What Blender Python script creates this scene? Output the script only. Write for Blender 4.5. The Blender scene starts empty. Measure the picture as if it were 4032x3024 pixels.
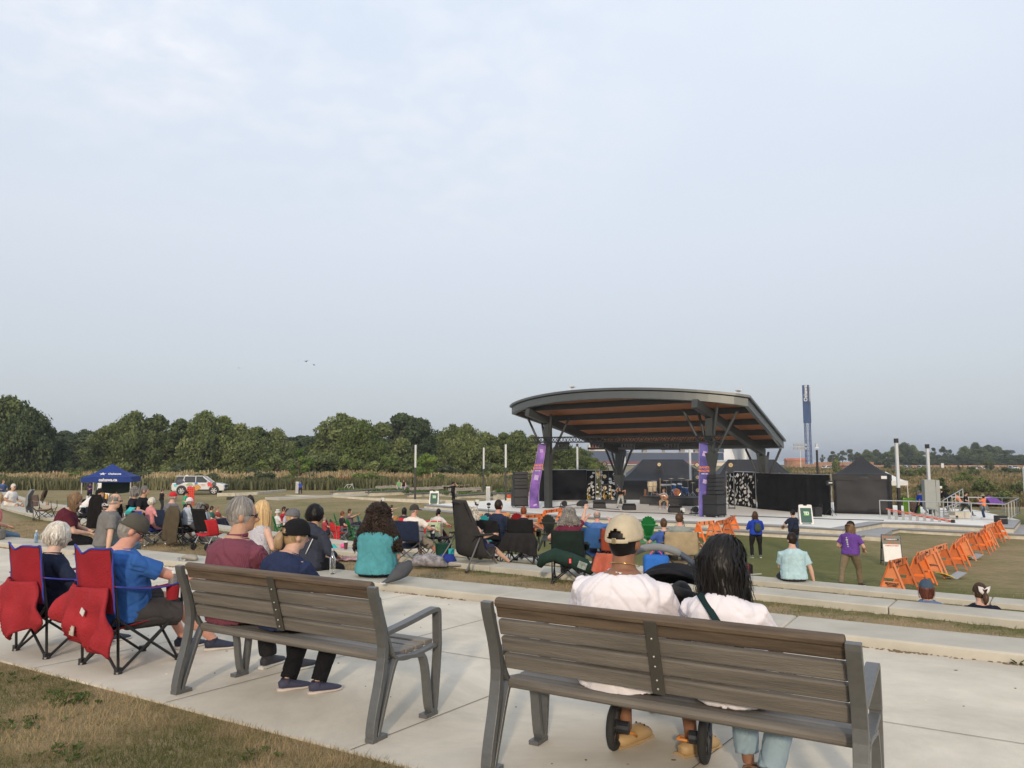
import bpy, bmesh, math, random
import numpy as np
from mathutils import Vector, Matrix, noise
R=math.radians; pi=math.pi
rng=random.Random(7); nrng=np.random.default_rng(7)
SC=bpy.context.scene; COL=SC.collection
# ---------------------------------------------------------------- camera
EYE=1.6; F=3028.0; PITCH=math.atan(295/F)
cam=bpy.data.cameras.new('camera'); camo=bpy.data.objects.new('camera',cam); COL.objects.link(camo)
camo.location=(0,0,EYE); camo.rotation_euler=(pi/2+PITCH,0,0)
cam.sensor_width=36; cam.lens=36*F/4032; cam.clip_start=.05; cam.clip_end=30000
SC.camera=camo
SC.view_settings.view_transform='Standard'; SC.view_settings.look='None'; SC.view_settings.exposure=EXPO=1.12; SC.view_settings.gamma=1
# ---------------------------------------------------------------- sky, sun
SUN_EL=R(19); SUN_AZ=R(186)     # azimuth of the sun, clockwise from +Y
w=bpy.data.worlds.new('World'); SC.world=w; w.use_nodes=True; nt=w.node_tree; N=nt.nodes; L=nt.links
for n in list(N): N.remove(n)
def nd(N_,t,**k):
    n=N_.new(t)
    for a,b in k.items():
        if a.startswith('i_'): n.inputs[a[2:].replace('_',' ')].default_value=b
        else: setattr(n,a,b)
    return n
out=nd(N,'ShaderNodeOutputWorld'); bg=nd(N,'ShaderNodeBackground'); sky=nd(N,'ShaderNodeTexSky')
sky.sky_type='NISHITA'; sky.sun_disc=False; sky.sun_elevation=SUN_EL; sky.sun_rotation=SUN_AZ
sky.air_density=1.0; sky.dust_density=3.2; sky.ozone_density=1.0; sky.altitude=0
tc=nd(N,'ShaderNodeTexCoord'); sep=nd(N,'ShaderNodeSeparateXYZ'); L.new(tc.outputs['Generated'],sep.inputs[0])
# project direction on a cloud deck so the cloudlets shrink towards the horizon
dv=nd(N,'ShaderNodeMath',operation='ADD'); dv.inputs[1].default_value=.12; L.new(sep.outputs[2],dv.inputs[0])
px=nd(N,'ShaderNodeMath',operation='DIVIDE'); py=nd(N,'ShaderNodeMath',operation='DIVIDE')
L.new(sep.outputs[0],px.inputs[0]);L.new(dv.outputs[0],px.inputs[1]);L.new(sep.outputs[1],py.inputs[0]);L.new(dv.outputs[0],py.inputs[1])
cb=nd(N,'ShaderNodeCombineXYZ'); L.new(px.outputs[0],cb.inputs[0]); L.new(py.outputs[0],cb.inputs[1])
n1=nd(N,'ShaderNodeTexNoise',i_Scale=9.0,i_Detail=5.0,i_Roughness=.55,i_Distortion=.15); L.new(cb.outputs[0],n1.inputs['Vector'])
n2=nd(N,'ShaderNodeTexNoise',i_Scale=.8,i_Detail=4.0); L.new(cb.outputs[0],n2.inputs['Vector'])
r1=nd(N,'ShaderNodeMapRange'); r1.inputs[1].default_value=.42; r1.inputs[2].default_value=.66; L.new(n1.outputs[0],r1.inputs[0])
r2=nd(N,'ShaderNodeMapRange'); r2.inputs[1].default_value=.36; r2.inputs[2].default_value=.58; L.new(n2.outputs[0],r2.inputs[0])
r3=nd(N,'ShaderNodeMapRange'); r3.inputs[1].default_value=.25; r3.inputs[2].default_value=.52; L.new(sep.outputs[2],r3.inputs[0])
rl=nd(N,'ShaderNodeMapRange'); rl.inputs[1].default_value=.35; rl.inputs[2].default_value=-.25; L.new(px.outputs[0],rl.inputs[0])
m0=nd(N,'ShaderNodeMath',operation='MULTIPLY'); L.new(rl.outputs[0],m0.inputs[0]); L.new(r1.outputs[0],m0.inputs[1])
mm=nd(N,'ShaderNodeMath',operation='MULTIPLY'); L.new(m0.outputs[0],mm.inputs[0]); L.new(r2.outputs[0],mm.inputs[1])
mm2=nd(N,'ShaderNodeMath',operation='MULTIPLY'); L.new(mm.outputs[0],mm2.inputs[0]); L.new(r3.outputs[0],mm2.inputs[1])
mm3=nd(N,'ShaderNodeMath',operation='MULTIPLY_ADD'); mm3.inputs[1].default_value=.7; L.new(mm2.outputs[0],mm3.inputs[0])
vl=nd(N,'ShaderNodeMath',operation='MULTIPLY'); vl.inputs[1].default_value=.35; L.new(r2.outputs[0],vl.inputs[0])   # thin veil
vl2=nd(N,'ShaderNodeMath',operation='MULTIPLY'); L.new(vl.outputs[0],vl2.inputs[0]); L.new(r3.outputs[0],vl2.inputs[1]); L.new(vl2.outputs[0],mm3.inputs[2])
mx=nd(N,'ShaderNodeMix',data_type='RGBA'); L.new(mm3.outputs[0],mx.inputs[0])
# hazy summer sky: nishita desaturated towards pale grey
hz=nd(N,'ShaderNodeMix',data_type='RGBA'); hz.inputs[0].default_value=.9; L.new(sky.outputs[0],hz.inputs[6])
hg=nd(N,'ShaderNodeValToRGB'); hg.color_ramp.elements[0].color=(2.22,2.40,2.58,1); hg.color_ramp.elements[1].color=(3.02,3.38,3.92,1); hg.color_ramp.elements[1].position=.52; e_=hg.color_ramp.elements.new(.10); e_.color=(2.48,2.64,2.86,1); e_=hg.color_ramp.elements.new(.27); e_.color=(2.98,3.15,3.46,1)
L.new(sep.outputs[2],hg.inputs[0]); L.new(hg.outputs[0],hz.inputs[7]); L.new(hz.outputs[2],mx.inputs[6]); mx.inputs[7].default_value=(3.95,3.98,4.15,1)
L.new(mx.outputs[2],bg.inputs[0]); bg.inputs[1].default_value=.115; L.new(bg.outputs[0],out.inputs[0])
sl=bpy.data.lights.new('sun','SUN'); sl.energy=1.1; sl.angle=R(3.4); sl.color=(1,.83,.63)
so=bpy.data.objects.new('sun',sl); COL.objects.link(so)
so.rotation_euler=Vector((-math.sin(SUN_AZ)*math.cos(SUN_EL),-math.cos(SUN_AZ)*math.cos(SUN_EL),-math.sin(SUN_EL))).to_track_quat('-Z','Y').to_euler()

# ---------------------------------------------------------------- helpers
_c,_s=math.cos(PITCH),math.sin(PITCH)
def at(X,Y,z=0.):            # survey: where the sight line through a photo pixel meets height z
    a=(X-2016)/F; b=-(Y-1512)/F; t=(z-EYE)/(_s+b*_c); return (a*t,(_c-b*_s)*t)
def ad(X,Y,d):               # ... and where it is d metres out
    a=(X-2016)/F; b=-(Y-1512)/F; t=d/(_c-b*_s); return (a*t,d,EYE+(_s+b*_c)*t)
def tag(o,label=None,cat=None,group=None,kind=None):
    if label: o['label']=label
    if cat: o['category']=cat
    if group: o['group']=group
    if kind: o['kind']=kind
    return o
def thing(name,label,cat,loc=(0,0,0),rz=0,group=None):
    o=bpy.data.objects.new(name,None); COL.objects.link(o); o.location=loc; o.rotation_euler=(0,0,rz); o.empty_display_size=.1
    return tag(o,label,cat,group)
def copy_tree(o,loc,rz,label,group=None,scale=None):
    r=o.copy(); COL.objects.link(r); r.location=loc; r.rotation_euler=(0,0,rz); r['label']=label
    if group: r['group']=group
    if scale: r.scale=(scale,)*3 if not hasattr(scale,'__len__') else scale
    for ch in KIDS.get(o.name,[]):
        c=ch.copy(); COL.objects.link(c); c.parent=r; KIDS.setdefault(r.name,[]).append(c)
        for g in KIDS.get(ch.name,[]):
            d=g.copy(); COL.objects.link(d); d.parent=c; KIDS.setdefault(c.name,[]).append(d)
    return r
KIDS={}
class MB:
    def __init__(s): s.v=[]; s.f=[]; s.m=[]; s.cur=0
    def add(s,vs,fs,M=None):
        n=len(s.v)
        if M is not None: vs=[M@Vector(v) for v in vs]
        s.v.extend(tuple(v) for v in vs); s.f.extend(tuple(i+n for i in f) for f in fs); s.m.extend([s.cur]*len(fs)); return s
    def box(s,c,d,M=None,rz=0,rx=0,ry=0):
        x,y,z=d[0]/2,d[1]/2,d[2]/2
        T=Matrix.Translation(c)
        if rz or rx or ry: T=T@Matrix.Rotation(rz,4,'Z')@Matrix.Rotation(ry,4,'Y')@Matrix.Rotation(rx,4,'X')
        if M is not None: T=M@T
        vs=[(a*x,b*y,e*z) for e in(-1,1) for b in(-1,1) for a in(-1,1)]
        return s.add(vs,[(0,2,3,1),(4,5,7,6),(0,1,5,4),(2,6,7,3),(0,4,6,2),(1,3,7,5)],T)
    def tube(s,pts,r,n=8,cap=True,el=1.0,up=None):
        """tube along pts; r scalar or list; el = width/height ratio along 'up' normal"""
        pts=[Vector(p) for p in pts]; m=len(pts); rr=r if hasattr(r,'__len__') else [r]*m
        base=len(s.v); prev=None
        for i,p in enumerate(pts):
            d=(pts[min(i+1,m-1)]-pts[max(i-1,0)])
            if d.length<1e-9: d=Vector((0,0,1))
            d.normalize()
            if prev is None:
                u=Vector(up) if up is not None else (Vector((0,0,1)) if abs(d.z)<.9 else Vector((1,0,0)))
            else: u=prev
            x=d.cross(u)
            if x.length<1e-6: x=d.cross(Vector((.3,.9,.1)))
            x.normalize(); y=x.cross(d).normalized(); prev=y
            rad=rr[i]; ra,rb=(rad if hasattr(rad,'__len__') else (rad,rad*el))
            for k in range(n):
                a=2*pi*k/n; q=p+x*(ra*math.cos(a))+y*(rb*math.sin(a)); s.v.append(tuple(q))
        for i in range(m-1):
            for k in range(n):
                a=base+i*n+k; b=base+i*n+(k+1)%n; s.f.append((a,b,b+n,a+n)); s.m.append(s.cur)
        if cap:
            s.f.append(tuple(base+k for k in range(n))[::-1]); s.m.append(s.cur)
            s.f.append(tuple(base+(m-1)*n+k for k in range(n))); s.m.append(s.cur)
        return s
    def bar(s,p,q,w,h=None,up=(0,0,1)):
        """square bar from p to q"""
        h=h or w; p=Vector(p);q=Vector(q);d=(q-p).normalized();u=Vector(up)
        if abs(d.dot(u))>.98: u=Vector((1,0,0)) if abs(d.x)<.9 else Vector((0,1,0))
        x=d.cross(u).normalized();y=x.cross(d)
        vs=[c+x*(a*w/2)+y*(b*h/2) for c in(p,q) for a,b in((-1,-1),(1,-1),(1,1),(-1,1))]
        return s.add(vs,[(3,2,1,0),(4,5,6,7),(0,1,5,4),(1,2,6,5),(2,3,7,6),(3,0,4,7)])
    def prism(s,poly,h0,h1,M=None,axis='z'):
        """polygon (2D list) extruded from h0 to h1 along axis"""
        n=len(poly)
        def P(a,b,h): return (a,b,h) if axis=='z' else ((h,a,b) if axis=='x' else (a,h,b))
        vs=[P(a,b,h0) for a,b in poly]+[P(a,b,h1) for a,b in poly]
        fs=[tuple(range(n))[::-1],tuple(range(n,2*n))]+[(i,(i+1)%n,n+(i+1)%n,n+i) for i in range(n)]
        return s.add(vs,fs,M)
    def sph(s,c,r,n=12,m=8,M=None,z0=-1,z1=1):
        rx,ry,rz=r if hasattr(r,'__len__') else (r,r,r)
        t0,t1=math.asin(z0),math.asin(z1); vs=[]
        for j in range(m+1):
            t=t0+(t1-t0)*j/m
            for i in range(n): a=2*pi*i/n; vs.append((c[0]+rx*math.cos(t)*math.cos(a),c[1]+ry*math.cos(t)*math.sin(a),c[2]+rz*math.sin(t)))
        fs=[(j*n+i,j*n+(i+1)%n,(j+1)*n+(i+1)%n,(j+1)*n+i) for j in range(m) for i in range(n)]
        return s.add(vs,fs,M)
    def cyl(s,c,r,h,n=16,r2=None,M=None,axis='z'):
        r2=r if r2 is None else r2; vs=[]
        for k,(rr,hh) in enumerate(((r,-h/2),(r2,h/2))):
            for i in range(n):
                a=2*pi*i/n; x,y=rr*math.cos(a),rr*math.sin(a)
                p=(x,y,hh) if axis=='z' else ((hh,x,y) if axis=='x' else (y,hh,x))
                vs.append((c[0]+p[0],c[1]+p[1],c[2]+p[2]))
        return s.add(vs,[tuple(range(n))[::-1],tuple(range(n,2*n))]+[(i,(i+1)%n,n+(i+1)%n,n+i) for i in range(n)],M)
    def ring(s,c,R_,r,n=24,m=8,M=None,axis='z'):
        vs=[]
        for i in range(n):
            a=2*pi*i/n
            for j in range(m):
                b=2*pi*j/m; x=(R_+r*math.cos(b))*math.cos(a); y=(R_+r*math.cos(b))*math.sin(a); z=r*math.sin(b)
                p=(x,y,z) if axis=='z' else ((z,x,y) if axis=='x' else (x,z,y))
                vs.append((c[0]+p[0],c[1]+p[1],c[2]+p[2]))
        return s.add(vs,[(i*m+j,((i+1)%n)*m+j,((i+1)%n)*m+(j+1)%m,i*m+(j+1)%m) for i in range(n) for j in range(m)],M)
    def grid(s,fn,nu,nv,thick=0):
        vs=[fn(i/nu,j/nv) for j in range(nv+1) for i in range(nu+1)]
        fs=[(j*(nu+1)+i,j*(nu+1)+i+1,(j+1)*(nu+1)+i+1,(j+1)*(nu+1)+i) for j in range(nv) for i in range(nu)]
        s.add(vs,fs)
        return s
    def text(s,txt,size,M,ext=.003,font_bold=0.0,align='CENTER',spacing=1.0,sx=1.0):
        cu=bpy.data.curves.new('t','FONT'); cu.body=txt; cu.size=size; cu.extrude=ext; cu.align_x=align; cu.align_y='CENTER'; cu.offset=font_bold; cu.resolution_u=3; cu.space_character=spacing
        o=bpy.data.objects.new('t',cu); COL.objects.link(o); dg=bpy.context.evaluated_depsgraph_get()
        me=bpy.data.meshes.new_from_object(o.evaluated_get(dg)); bpy.data.objects.remove(o)
        M=M@Matrix.Diagonal((sx,1,1,1))
        s.add([v.co.copy() for v in me.vertices],[tuple(p.vertices) for p in me.polygons],M); bpy.data.meshes.remove(me); return s
    def build(s,name,mats,parent=None,smooth=0,bevel=0,loc=None,rz=0,mesh=None,solid=0,subd=0,seg=2):
        me=bpy.data.meshes.new(name); me.from_pydata(s.v,[],s.f)
        mats=mats if isinstance(mats,(list,tuple)) else [mats]
        for m_ in mats: me.materials.append(m_)
        if len(mats)>1: me.polygons.foreach_set('material_index',np.array(s.m,dtype=np.int32))
        me.update(); return link(name,me,parent,smooth,bevel,loc,rz,solid,subd,seg)
def link(name,me,parent=None,smooth=0,bevel=0,loc=None,rz=0,solid=0,subd=0,seg=2):
    if smooth:
        me.polygons.foreach_set('use_smooth',np.ones(len(me.polygons),dtype=bool))
        if smooth<180: me.set_sharp_from_angle(angle=R(smooth))
    o=bpy.data.objects.new(name,me); COL.objects.link(o)
    if loc is not None: o.location=loc
    if rz: o.rotation_euler=(0,0,rz)
    if parent is not None: o.parent=parent; KIDS.setdefault(parent.name,[]).append(o)
    if solid:
        m_=o.modifiers.new('s','SOLIDIFY'); m_.thickness=solid; m_.offset=0
    if bevel:
        m_=o.modifiers.new('b','BEVEL'); m_.width=bevel; m_.segments=seg; m_.limit_method='ANGLE'; m_.angle_limit=R(40); m_.harden_normals=False
    if subd:
        m_=o.modifiers.new('u','SUBSURF'); m_.levels=subd; m_.render_levels=subd
    return o
def attr(o,name,vals):           # per-face random value (natural colour variation of leaves, blades, strands)
    a=o.data.attributes.new(name,'FLOAT','FACE'); a.data.foreach_set('value',np.asarray(vals,dtype=np.float32))

# ---------------------------------------------------------------- materials
MATS={}
def hexc(h):
    h=h.lstrip('#'); c=[int(h[i:i+2],16)/255 for i in(0,2,4)]; return tuple((x/12.92 if x<=.04045 else ((x+.055)/1.055)**2.4) for x in c)
def mat(name,col,rough=.7,metal=0,var=.12,sc=8,bump=0,bsc=60,col2=None,coat=0,spec=.5,emit=0,alpha=1,trans=0,mapping=None,detail=4):
    if name in MATS: return MATS[name]
    m=bpy.data.materials.new(name); m.use_nodes=True; t=m.node_tree; n=t.nodes; l=t.links; b=n['Principled BSDF']
    if isinstance(col,str): col=hexc(col)
    if isinstance(col2,str): col2=hexc(col2)
    b.inputs['Roughness'].default_value=rough; b.inputs['Metallic'].default_value=metal; b.inputs['Specular IOR Level'].default_value=spec
    if coat: b.inputs['Coat Weight'].default_value=coat
    if trans: b.inputs['Transmission Weight'].default_value=trans; b.inputs['IOR'].default_value=1.33
    if alpha<1: b.inputs['Alpha'].default_value=alpha
    tcn=nd(n,'ShaderNodeTexCoord'); vec=tcn.outputs['Object']
    if mapping:
        mp=nd(n,'ShaderNodeMapping'); mp.inputs['Scale'].default_value=mapping; l.new(vec,mp.inputs['Vector']); vec=mp.outputs[0]
    if var or col2:
        ns=nd(n,'ShaderNodeTexNoise',i_Scale=sc,i_Detail=detail,i_Roughness=.6); l.new(vec,ns.inputs['Vector'])
        rp=nd(n,'ShaderNodeMapRange'); rp.inputs[1].default_value=.3; rp.inputs[2].default_value=.7; l.new(ns.outputs[0],rp.inputs[0])
        mi=nd(n,'ShaderNodeMix',data_type='RGBA'); l.new(rp.outputs[0],mi.inputs[0])
        lo=tuple(c*(1-var) for c in col); hi=col2 or tuple(min(1,c*(1+var)) for c in col)
        mi.inputs[6].default_value=(*lo,1); mi.inputs[7].default_value=(*hi,1); l.new(mi.outputs[2],b.inputs['Base Color'])
        if emit: l.new(mi.outputs[2],b.inputs['Emission Color']); b.inputs['Emission Strength'].default_value=emit
    else: b.inputs['Base Color'].default_value=(*col,1)
    if bump:
        bn=nd(n,'ShaderNodeTexNoise',i_Scale=bsc,i_Detail=3.0); l.new(vec,bn.inputs['Vector'])
        bp=nd(n,'ShaderNodeBump',i_Strength=bump,i_Distance=.02); l.new(bn.outputs[0],bp.inputs['Height']); l.new(bp.outputs[0],b.inputs['Normal'])
    MATS[name]=m; return m
def fab(name,col,**k):
    d=dict(rough=.9,var=.14,sc=9,bump=.25,bsc=240,spec=.15); d.update(k); return mat('fabric_'+name,col,**d)
def leafmat(name,c1,c2,c3,trans=.25,rough=.7):
    if name in MATS: return MATS[name]
    m=bpy.data.materials.new(name); m.use_nodes=True; t=m.node_tree; n=t.nodes; l=t.links; b=n['Principled BSDF']
    a=nd(n,'ShaderNodeAttribute'); a.attribute_name='v'
    cr=nd(n,'ShaderNodeValToRGB'); e=cr.color_ramp.elements; e[0].color=(*c1,1); e[1].color=(*c3,1); x=e.new(.5); x.color=(*c2,1)
    oi=nd(n,'ShaderNodeObjectInfo'); ad_=nd(n,'ShaderNodeMath',operation='MULTIPLY_ADD'); ad_.inputs[1].default_value=.4; l.new(oi.outputs['Random'],ad_.inputs[0])
    sb=nd(n,'ShaderNodeMath',operation='SUBTRACT'); sb.inputs[1].default_value=.2; l.new(a.outputs['Fac'],sb.inputs[0]); l.new(sb.outputs[0],ad_.inputs[2])
    l.new(ad_.outputs[0],cr.inputs[0]); l.new(cr.outputs[0],b.inputs['Base Color']); b.inputs['Roughness'].default_value=rough; b.inputs['Specular IOR Level'].default_value=.2
    tr=nd(n,'ShaderNodeBsdfTranslucent'); l.new(cr.outputs[0],tr.inputs[0]); ms=nd(n,'ShaderNodeMixShader'); ms.inputs[0].default_value=trans
    l.new(b.outputs[0],ms.inputs[1]); l.new(tr.outputs[0],ms.inputs[2]); l.new(ms.outputs[0],n['Material Output'].inputs[0])
    MATS[name]=m; return m
# ---------------------------------------------------------------- terrain
UA=R(31); UX=(math.cos(UA),-math.sin(UA)); VX=(math.sin(UA),math.cos(UA))
def UV(u,v,z=0): return (u*UX[0]+v*VX[0], u*UX[1]+v*VX[1], z)
W1=[(-50,40),(-26,24.6),(-15,17.9),(-9.35,14.25),(-.25,8.8),(3.6,6.4),(8,3.9),(14,.6)]
W2=[(-50,70),(-34,48),(-20.3,31.1),(-15.7,26),(-3.7,16.6),(-.54,14.3),(4.95,10.36),(6,9.6),(10,7.2),(16,3.6)]
W3=[(-60,90),(-45,66),(-30.5,47.5),(-25,41.2),(-5.2,22.3),(-1.5,19.9),(1,18.1),(6,14.5),(8,13.05),(14,9.2),(20,5.5)]
def ln(P,x):
    if x<=P[0][0]: a,b=P[0],P[1]
    elif x>=P[-1][0]: a,b=P[-2],P[-1]
    else:
        for a,b in zip(P,P[1:]):
            if a[0]<=x<=b[0]: break
    return a[1]+(b[1]-a[1])*(x-a[0])/(b[0]-a[0])
def sm(a,b,x): t=min(1,max(0,(x-a)/(b-a))); return t*t*(3-2*t)
def itp(P,x):
    return P[0][1] if x<=P[0][0] else (P[-1][1] if x>=P[-1][0] else ln(P,x))
SLOPE=[(0,-1.33),(3,-1.63),(6,-1.92),(10,-2.12),(16,-2.25),(22,-2.3)]
def gz(x,y):
    v=x*VX[0]+y*VX[1]
    z=-.014
    z=z+(-.42)*sm(-.12,.12,y-ln(W1,x)-.42)
    z=z+(-.43)*sm(-.12,.12,y-ln(W2,x)-.42)
    s=(y-ln(W3,x)-.42)
    if s>-.12:
        t=sm(-.12,.12,s); f=itp(SLOPE,max(0,s*.82))
        z=z*(1-t)+f*t
    far=-2.2+.5*sm(48,76,y)*sm(10,-4,x)+.1*sm(60,90,y)
    z=z*(1-sm(36,50,y))+min(far,-1.2)*sm(36,50,y) if y>36 else z
    if y>380:
        z-=9*sm(405,430,y)*sm(30,60,x)*(1-.999*sm(380,400,0))
        if x<=60: z-=9*sm(520,560,y)
    z+=.02*(noise.noise((x*.3,y*.3,0)))*min(1,max(0,v-9)/8)
    return z
xs=sorted(set(np.round(np.concatenate([np.linspace(-4000,-400,10),np.linspace(-400,-62,28),np.arange(-60,36,.4),np.linspace(38,200,42),np.linspace(210,500,30),np.linspace(600,4000,8)]),3)))
ys=sorted(set(np.round(np.concatenate([np.linspace(-60,-2,12),np.arange(-1.5,34,.22),np.arange(34,80,1),np.arange(80,440,6),np.linspace(445,640,20),np.linspace(900,9000,6)]),3)))
vs=[(x,y,gz(x,y)) for y in ys for x in xs]; nx=len(xs)
fs=[(j*nx+i,j*nx+i+1,(j+1)*nx+i+1,(j+1)*nx+i) for j in range(len(ys)-1) for i in range(nx-1)]
gm=bpy.data.materials.new('lawn'); gm.use_nodes=True; t=gm.node_tree; n=t.nodes; l=t.links; b=n['Principled BSDF']; b.inputs['Roughness'].default_value=.95; b.inputs['Specular IOR Level'].default_value=.1
tcn=nd(n,'ShaderNodeTexCoord'); O=tcn.outputs['Object']
GREEN=(.125,.132,.046,1); DRY=(.31,.235,.135,1); MIDC=(.205,.178,.082,1)
na=nd(n,'ShaderNodeTexNoise',i_Scale=.32,i_Detail=6.0,i_Roughness=.65); l.new(O,na.inputs['Vector'])
nb=nd(n,'ShaderNodeTexNoise',i_Scale=5.0,i_Detail=6.0,i_Roughness=.7); mpb=nd(n,'ShaderNodeMapping'); mpb.inputs['Scale'].default_value=(.55,1.6,1); mpb.inputs['Rotation'].default_value=(0,0,R(20)); l.new(O,mpb.inputs[0]); l.new(mpb.outputs[0],nb.inputs['Vector'])
nc=nd(n,'ShaderNodeTexNoise',i_Scale=60.0,i_Detail=3.0,i_Roughness=.8); l.new(O,nc.inputs['Vector'])
# dryness: attribute + two noises
at_=nd(n,'ShaderNodeAttribute'); at_.attribute_name='dry'
s1=nd(n,'ShaderNodeMath',operation='ADD'); l.new(na.outputs[0],s1.inputs[0]); l.new(nb.outputs[0],s1.inputs[1])
s2=nd(n,'ShaderNodeMath',operation='ADD'); l.new(s1.outputs[0],s2.inputs[0]); l.new(at_.outputs['Fac'],s2.inputs[1])
mrg=nd(n,'ShaderNodeMapRange'); mrg.inputs[1].default_value=1.15; mrg.inputs[2].default_value=1.75; l.new(s2.outputs[0],mrg.inputs[0])
cr=nd(n,'ShaderNodeValToRGB'); e=cr.color_ramp.elements; e[0].color=GREEN; e[1].color=DRY; q=e.new(.5); q.color=MIDC; l.new(mrg.outputs[0],cr.inputs[0])
mf=nd(n,'ShaderNodeMix',data_type='RGBA',blend_type='MULTIPLY'); mf.inputs[0].default_value=1; rc=nd(n,'ShaderNodeMapRange'); rc.inputs[1].default_value=.25; rc.inputs[2].default_value=.75; rc.inputs[3].default_value=.5; rc.inputs[4].default_value=1.5
l.new(nc.outputs[0],rc.inputs[0]); l.new(cr.outputs[0],mf.inputs[6]); l.new(rc.outputs[0],mf.inputs[7]); l.new(mf.outputs[2],b.inputs['Base Color'])
bp=nd(n,'ShaderNodeBump',i_Strength=.6,i_Distance=.03); l.new(nc.outputs[0],bp.inputs['Height']); l.new(bp.outputs[0],b.inputs['Normal'])
me=bpy.data.meshes.new('ground'); me.from_pydata(vs,[],fs); me.materials.append(gm)
def dry(x,y):
    v=x*VX[0]+y*VX[1]; a1=y-ln(W1,x); a2=y-ln(W2,x); a3=y-ln(W3,x)
    if v<3.6: return .66
    if a2<0: return .80 if a1>1.0 and a2<-.45 else .25
    if a3<0: return .5
    d=.16+.1*sm(6,0,a3)+.45*sm(9,14,x-.1*y)*sm(45,36,y)*sm(0,4,a3)+.2*sm(-6,-16,x)*sm(60,20,y)
    if y>46: d=.3+.25*sm(50,60,y)
    return d
a=me.attributes.new('dry','FLOAT','POINT'); a.data.foreach_set('value',np.array([dry(v[0],v[1]) for v in vs],dtype=np.float32))
tag(link('ground',me,smooth=180),kind='structure')
# lake
wm=mat('lake_water',(.16,.24,.29),rough=.22,var=.1,sc=.05,bump=.5,bsc=.6,spec=.5)
b_=MB(); b_.box((0,5200,-3.4),(16000,9600,.4)); tag(b_.build('lake',wm),kind='structure')
# ---------------------------------------------------------------- walkway
cm=mat('walk_concrete',(.63,.57,.465),rough=.85,var=.08,sc=1.1,bump=.12,bsc=350,spec=.2,detail=8,col2=(.70,.64,.53))
t=cm.node_tree; n=t.nodes; l=t.links; b=n['Principled BSDF']; src=b.inputs['Base Color'].links[0].from_socket; tcn=nd(n,'ShaderNodeTexCoord')
vo=nd(n,'ShaderNodeTexVoronoi',i_Scale=2.2); l.new(tcn.outputs['Object'],vo.inputs['Vector']); m1=nd(n,'ShaderNodeMapRange'); m1.inputs[1].default_value=.012; m1.inputs[2].default_value=.022; m1.inputs[3].default_value=.45; m1.inputs[4].default_value=1; l.new(vo.outputs['Distance'],m1.inputs[0])
n4=nd(n,'ShaderNodeTexNoise',i_Scale=.55,i_Detail=9.0,i_Roughness=.75,i_Distortion=.6); l.new(tcn.outputs['Object'],n4.inputs['Vector']); m2=nd(n,'ShaderNodeMapRange'); m2.inputs[1].default_value=.42; m2.inputs[2].default_value=.62; m2.inputs[3].default_value=.83; m2.inputs[4].default_value=1.03; l.new(n4.outputs[0],m2.inputs[0])
n5=nd(n,'ShaderNodeTexNoise',i_Scale=180.0,i_Detail=2.0); l.new(tcn.outputs['Object'],n5.inputs['Vector']); m3=nd(n,'ShaderNodeMapRange'); m3.inputs[1].default_value=.3; m3.inputs[2].default_value=.7; m3.inputs[3].default_value=.93; m3.inputs[4].default_value=1.06; l.new(n5.outputs[0],m3.inputs[0])
q1=nd(n,'ShaderNodeMath',operation='MULTIPLY'); l.new(m1.outputs[0],q1.inputs[0]); l.new(m2.outputs[0],q1.inputs[1]); q2=nd(n,'ShaderNodeMath',operation='MULTIPLY'); l.new(q1.outputs[0],q2.inputs[0]); l.new(m3.outputs[0],q2.inputs[1])
mq=nd(n,'ShaderNodeMix',data_type='RGBA',blend_type='MULTIPLY'); mq.inputs[0].default_value=1; l.new(src,mq.inputs[6]); l.new(q2.outputs[0],mq.inputs[7]); l.new(mq.outputs[2],b.inputs['Base Color'])
jm=mat('joint_dark',(.16,.14,.11),rough=.95)
b_=MB()
b_.add([UV(-60,3.32,-.3),UV(20,3.32,-.3),UV(20,7.40,-.3),UV(-60,7.40,-.3),UV(-60,3.32,0),UV(20,3.32,0),UV(20,7.40,0),UV(-60,7.40,0)],[(3,2,1,0),(4,5,6,7),(0,1,5,4),(1,2,6,5),(2,3,7,6),(3,0,4,7)])
b_.cur=1
def strip(p,q,w,z,mb):
    p=Vector((p[0],p[1],z));q=Vector((q[0],q[1],z));d=(q-p).normalized();nn=Vector((-d.y,d.x,0))*w/2
    mb.add([p-nn,q-nn,q+nn,p+nn],[(0,1,2,3)])
strip(UV(-60,5.35),UV(20,5.35),.007,.004,b_)
for k in range(-24,10):
    u0=-3.02+k*1.62; strip(UV(u0-.02,3.33),UV(u0+.42,7.39),.007,.0035,b_)
tag(b_.build('walkway',[cm,jm]),kind='structure')
rr=random.Random(21); m=MB(); m2_=MB()
for k in range(150):
    u,v=rr.uniform(-9,4),rr.uniform(3.4,7.3); x,y,_=UV(u,v); r0=rr.uniform(.003,.009); (m if rr.random()<.75 else m2_).sph((x,y,.002),(r0*rr.uniform(1,2),r0,.003),5,3)
tag(m.build('grit',mat('grit_dark',(.12,.09,.06),rough=1)),'dark grit and leaf crumbs scattered over the walkway','grit',kind='stuff'); tag(m2_.build('paper_bits',mat('grit_white',(.7,.68,.64),rough=.9)),'tiny white paper bits scattered over the walkway','litter',kind='stuff')
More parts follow.
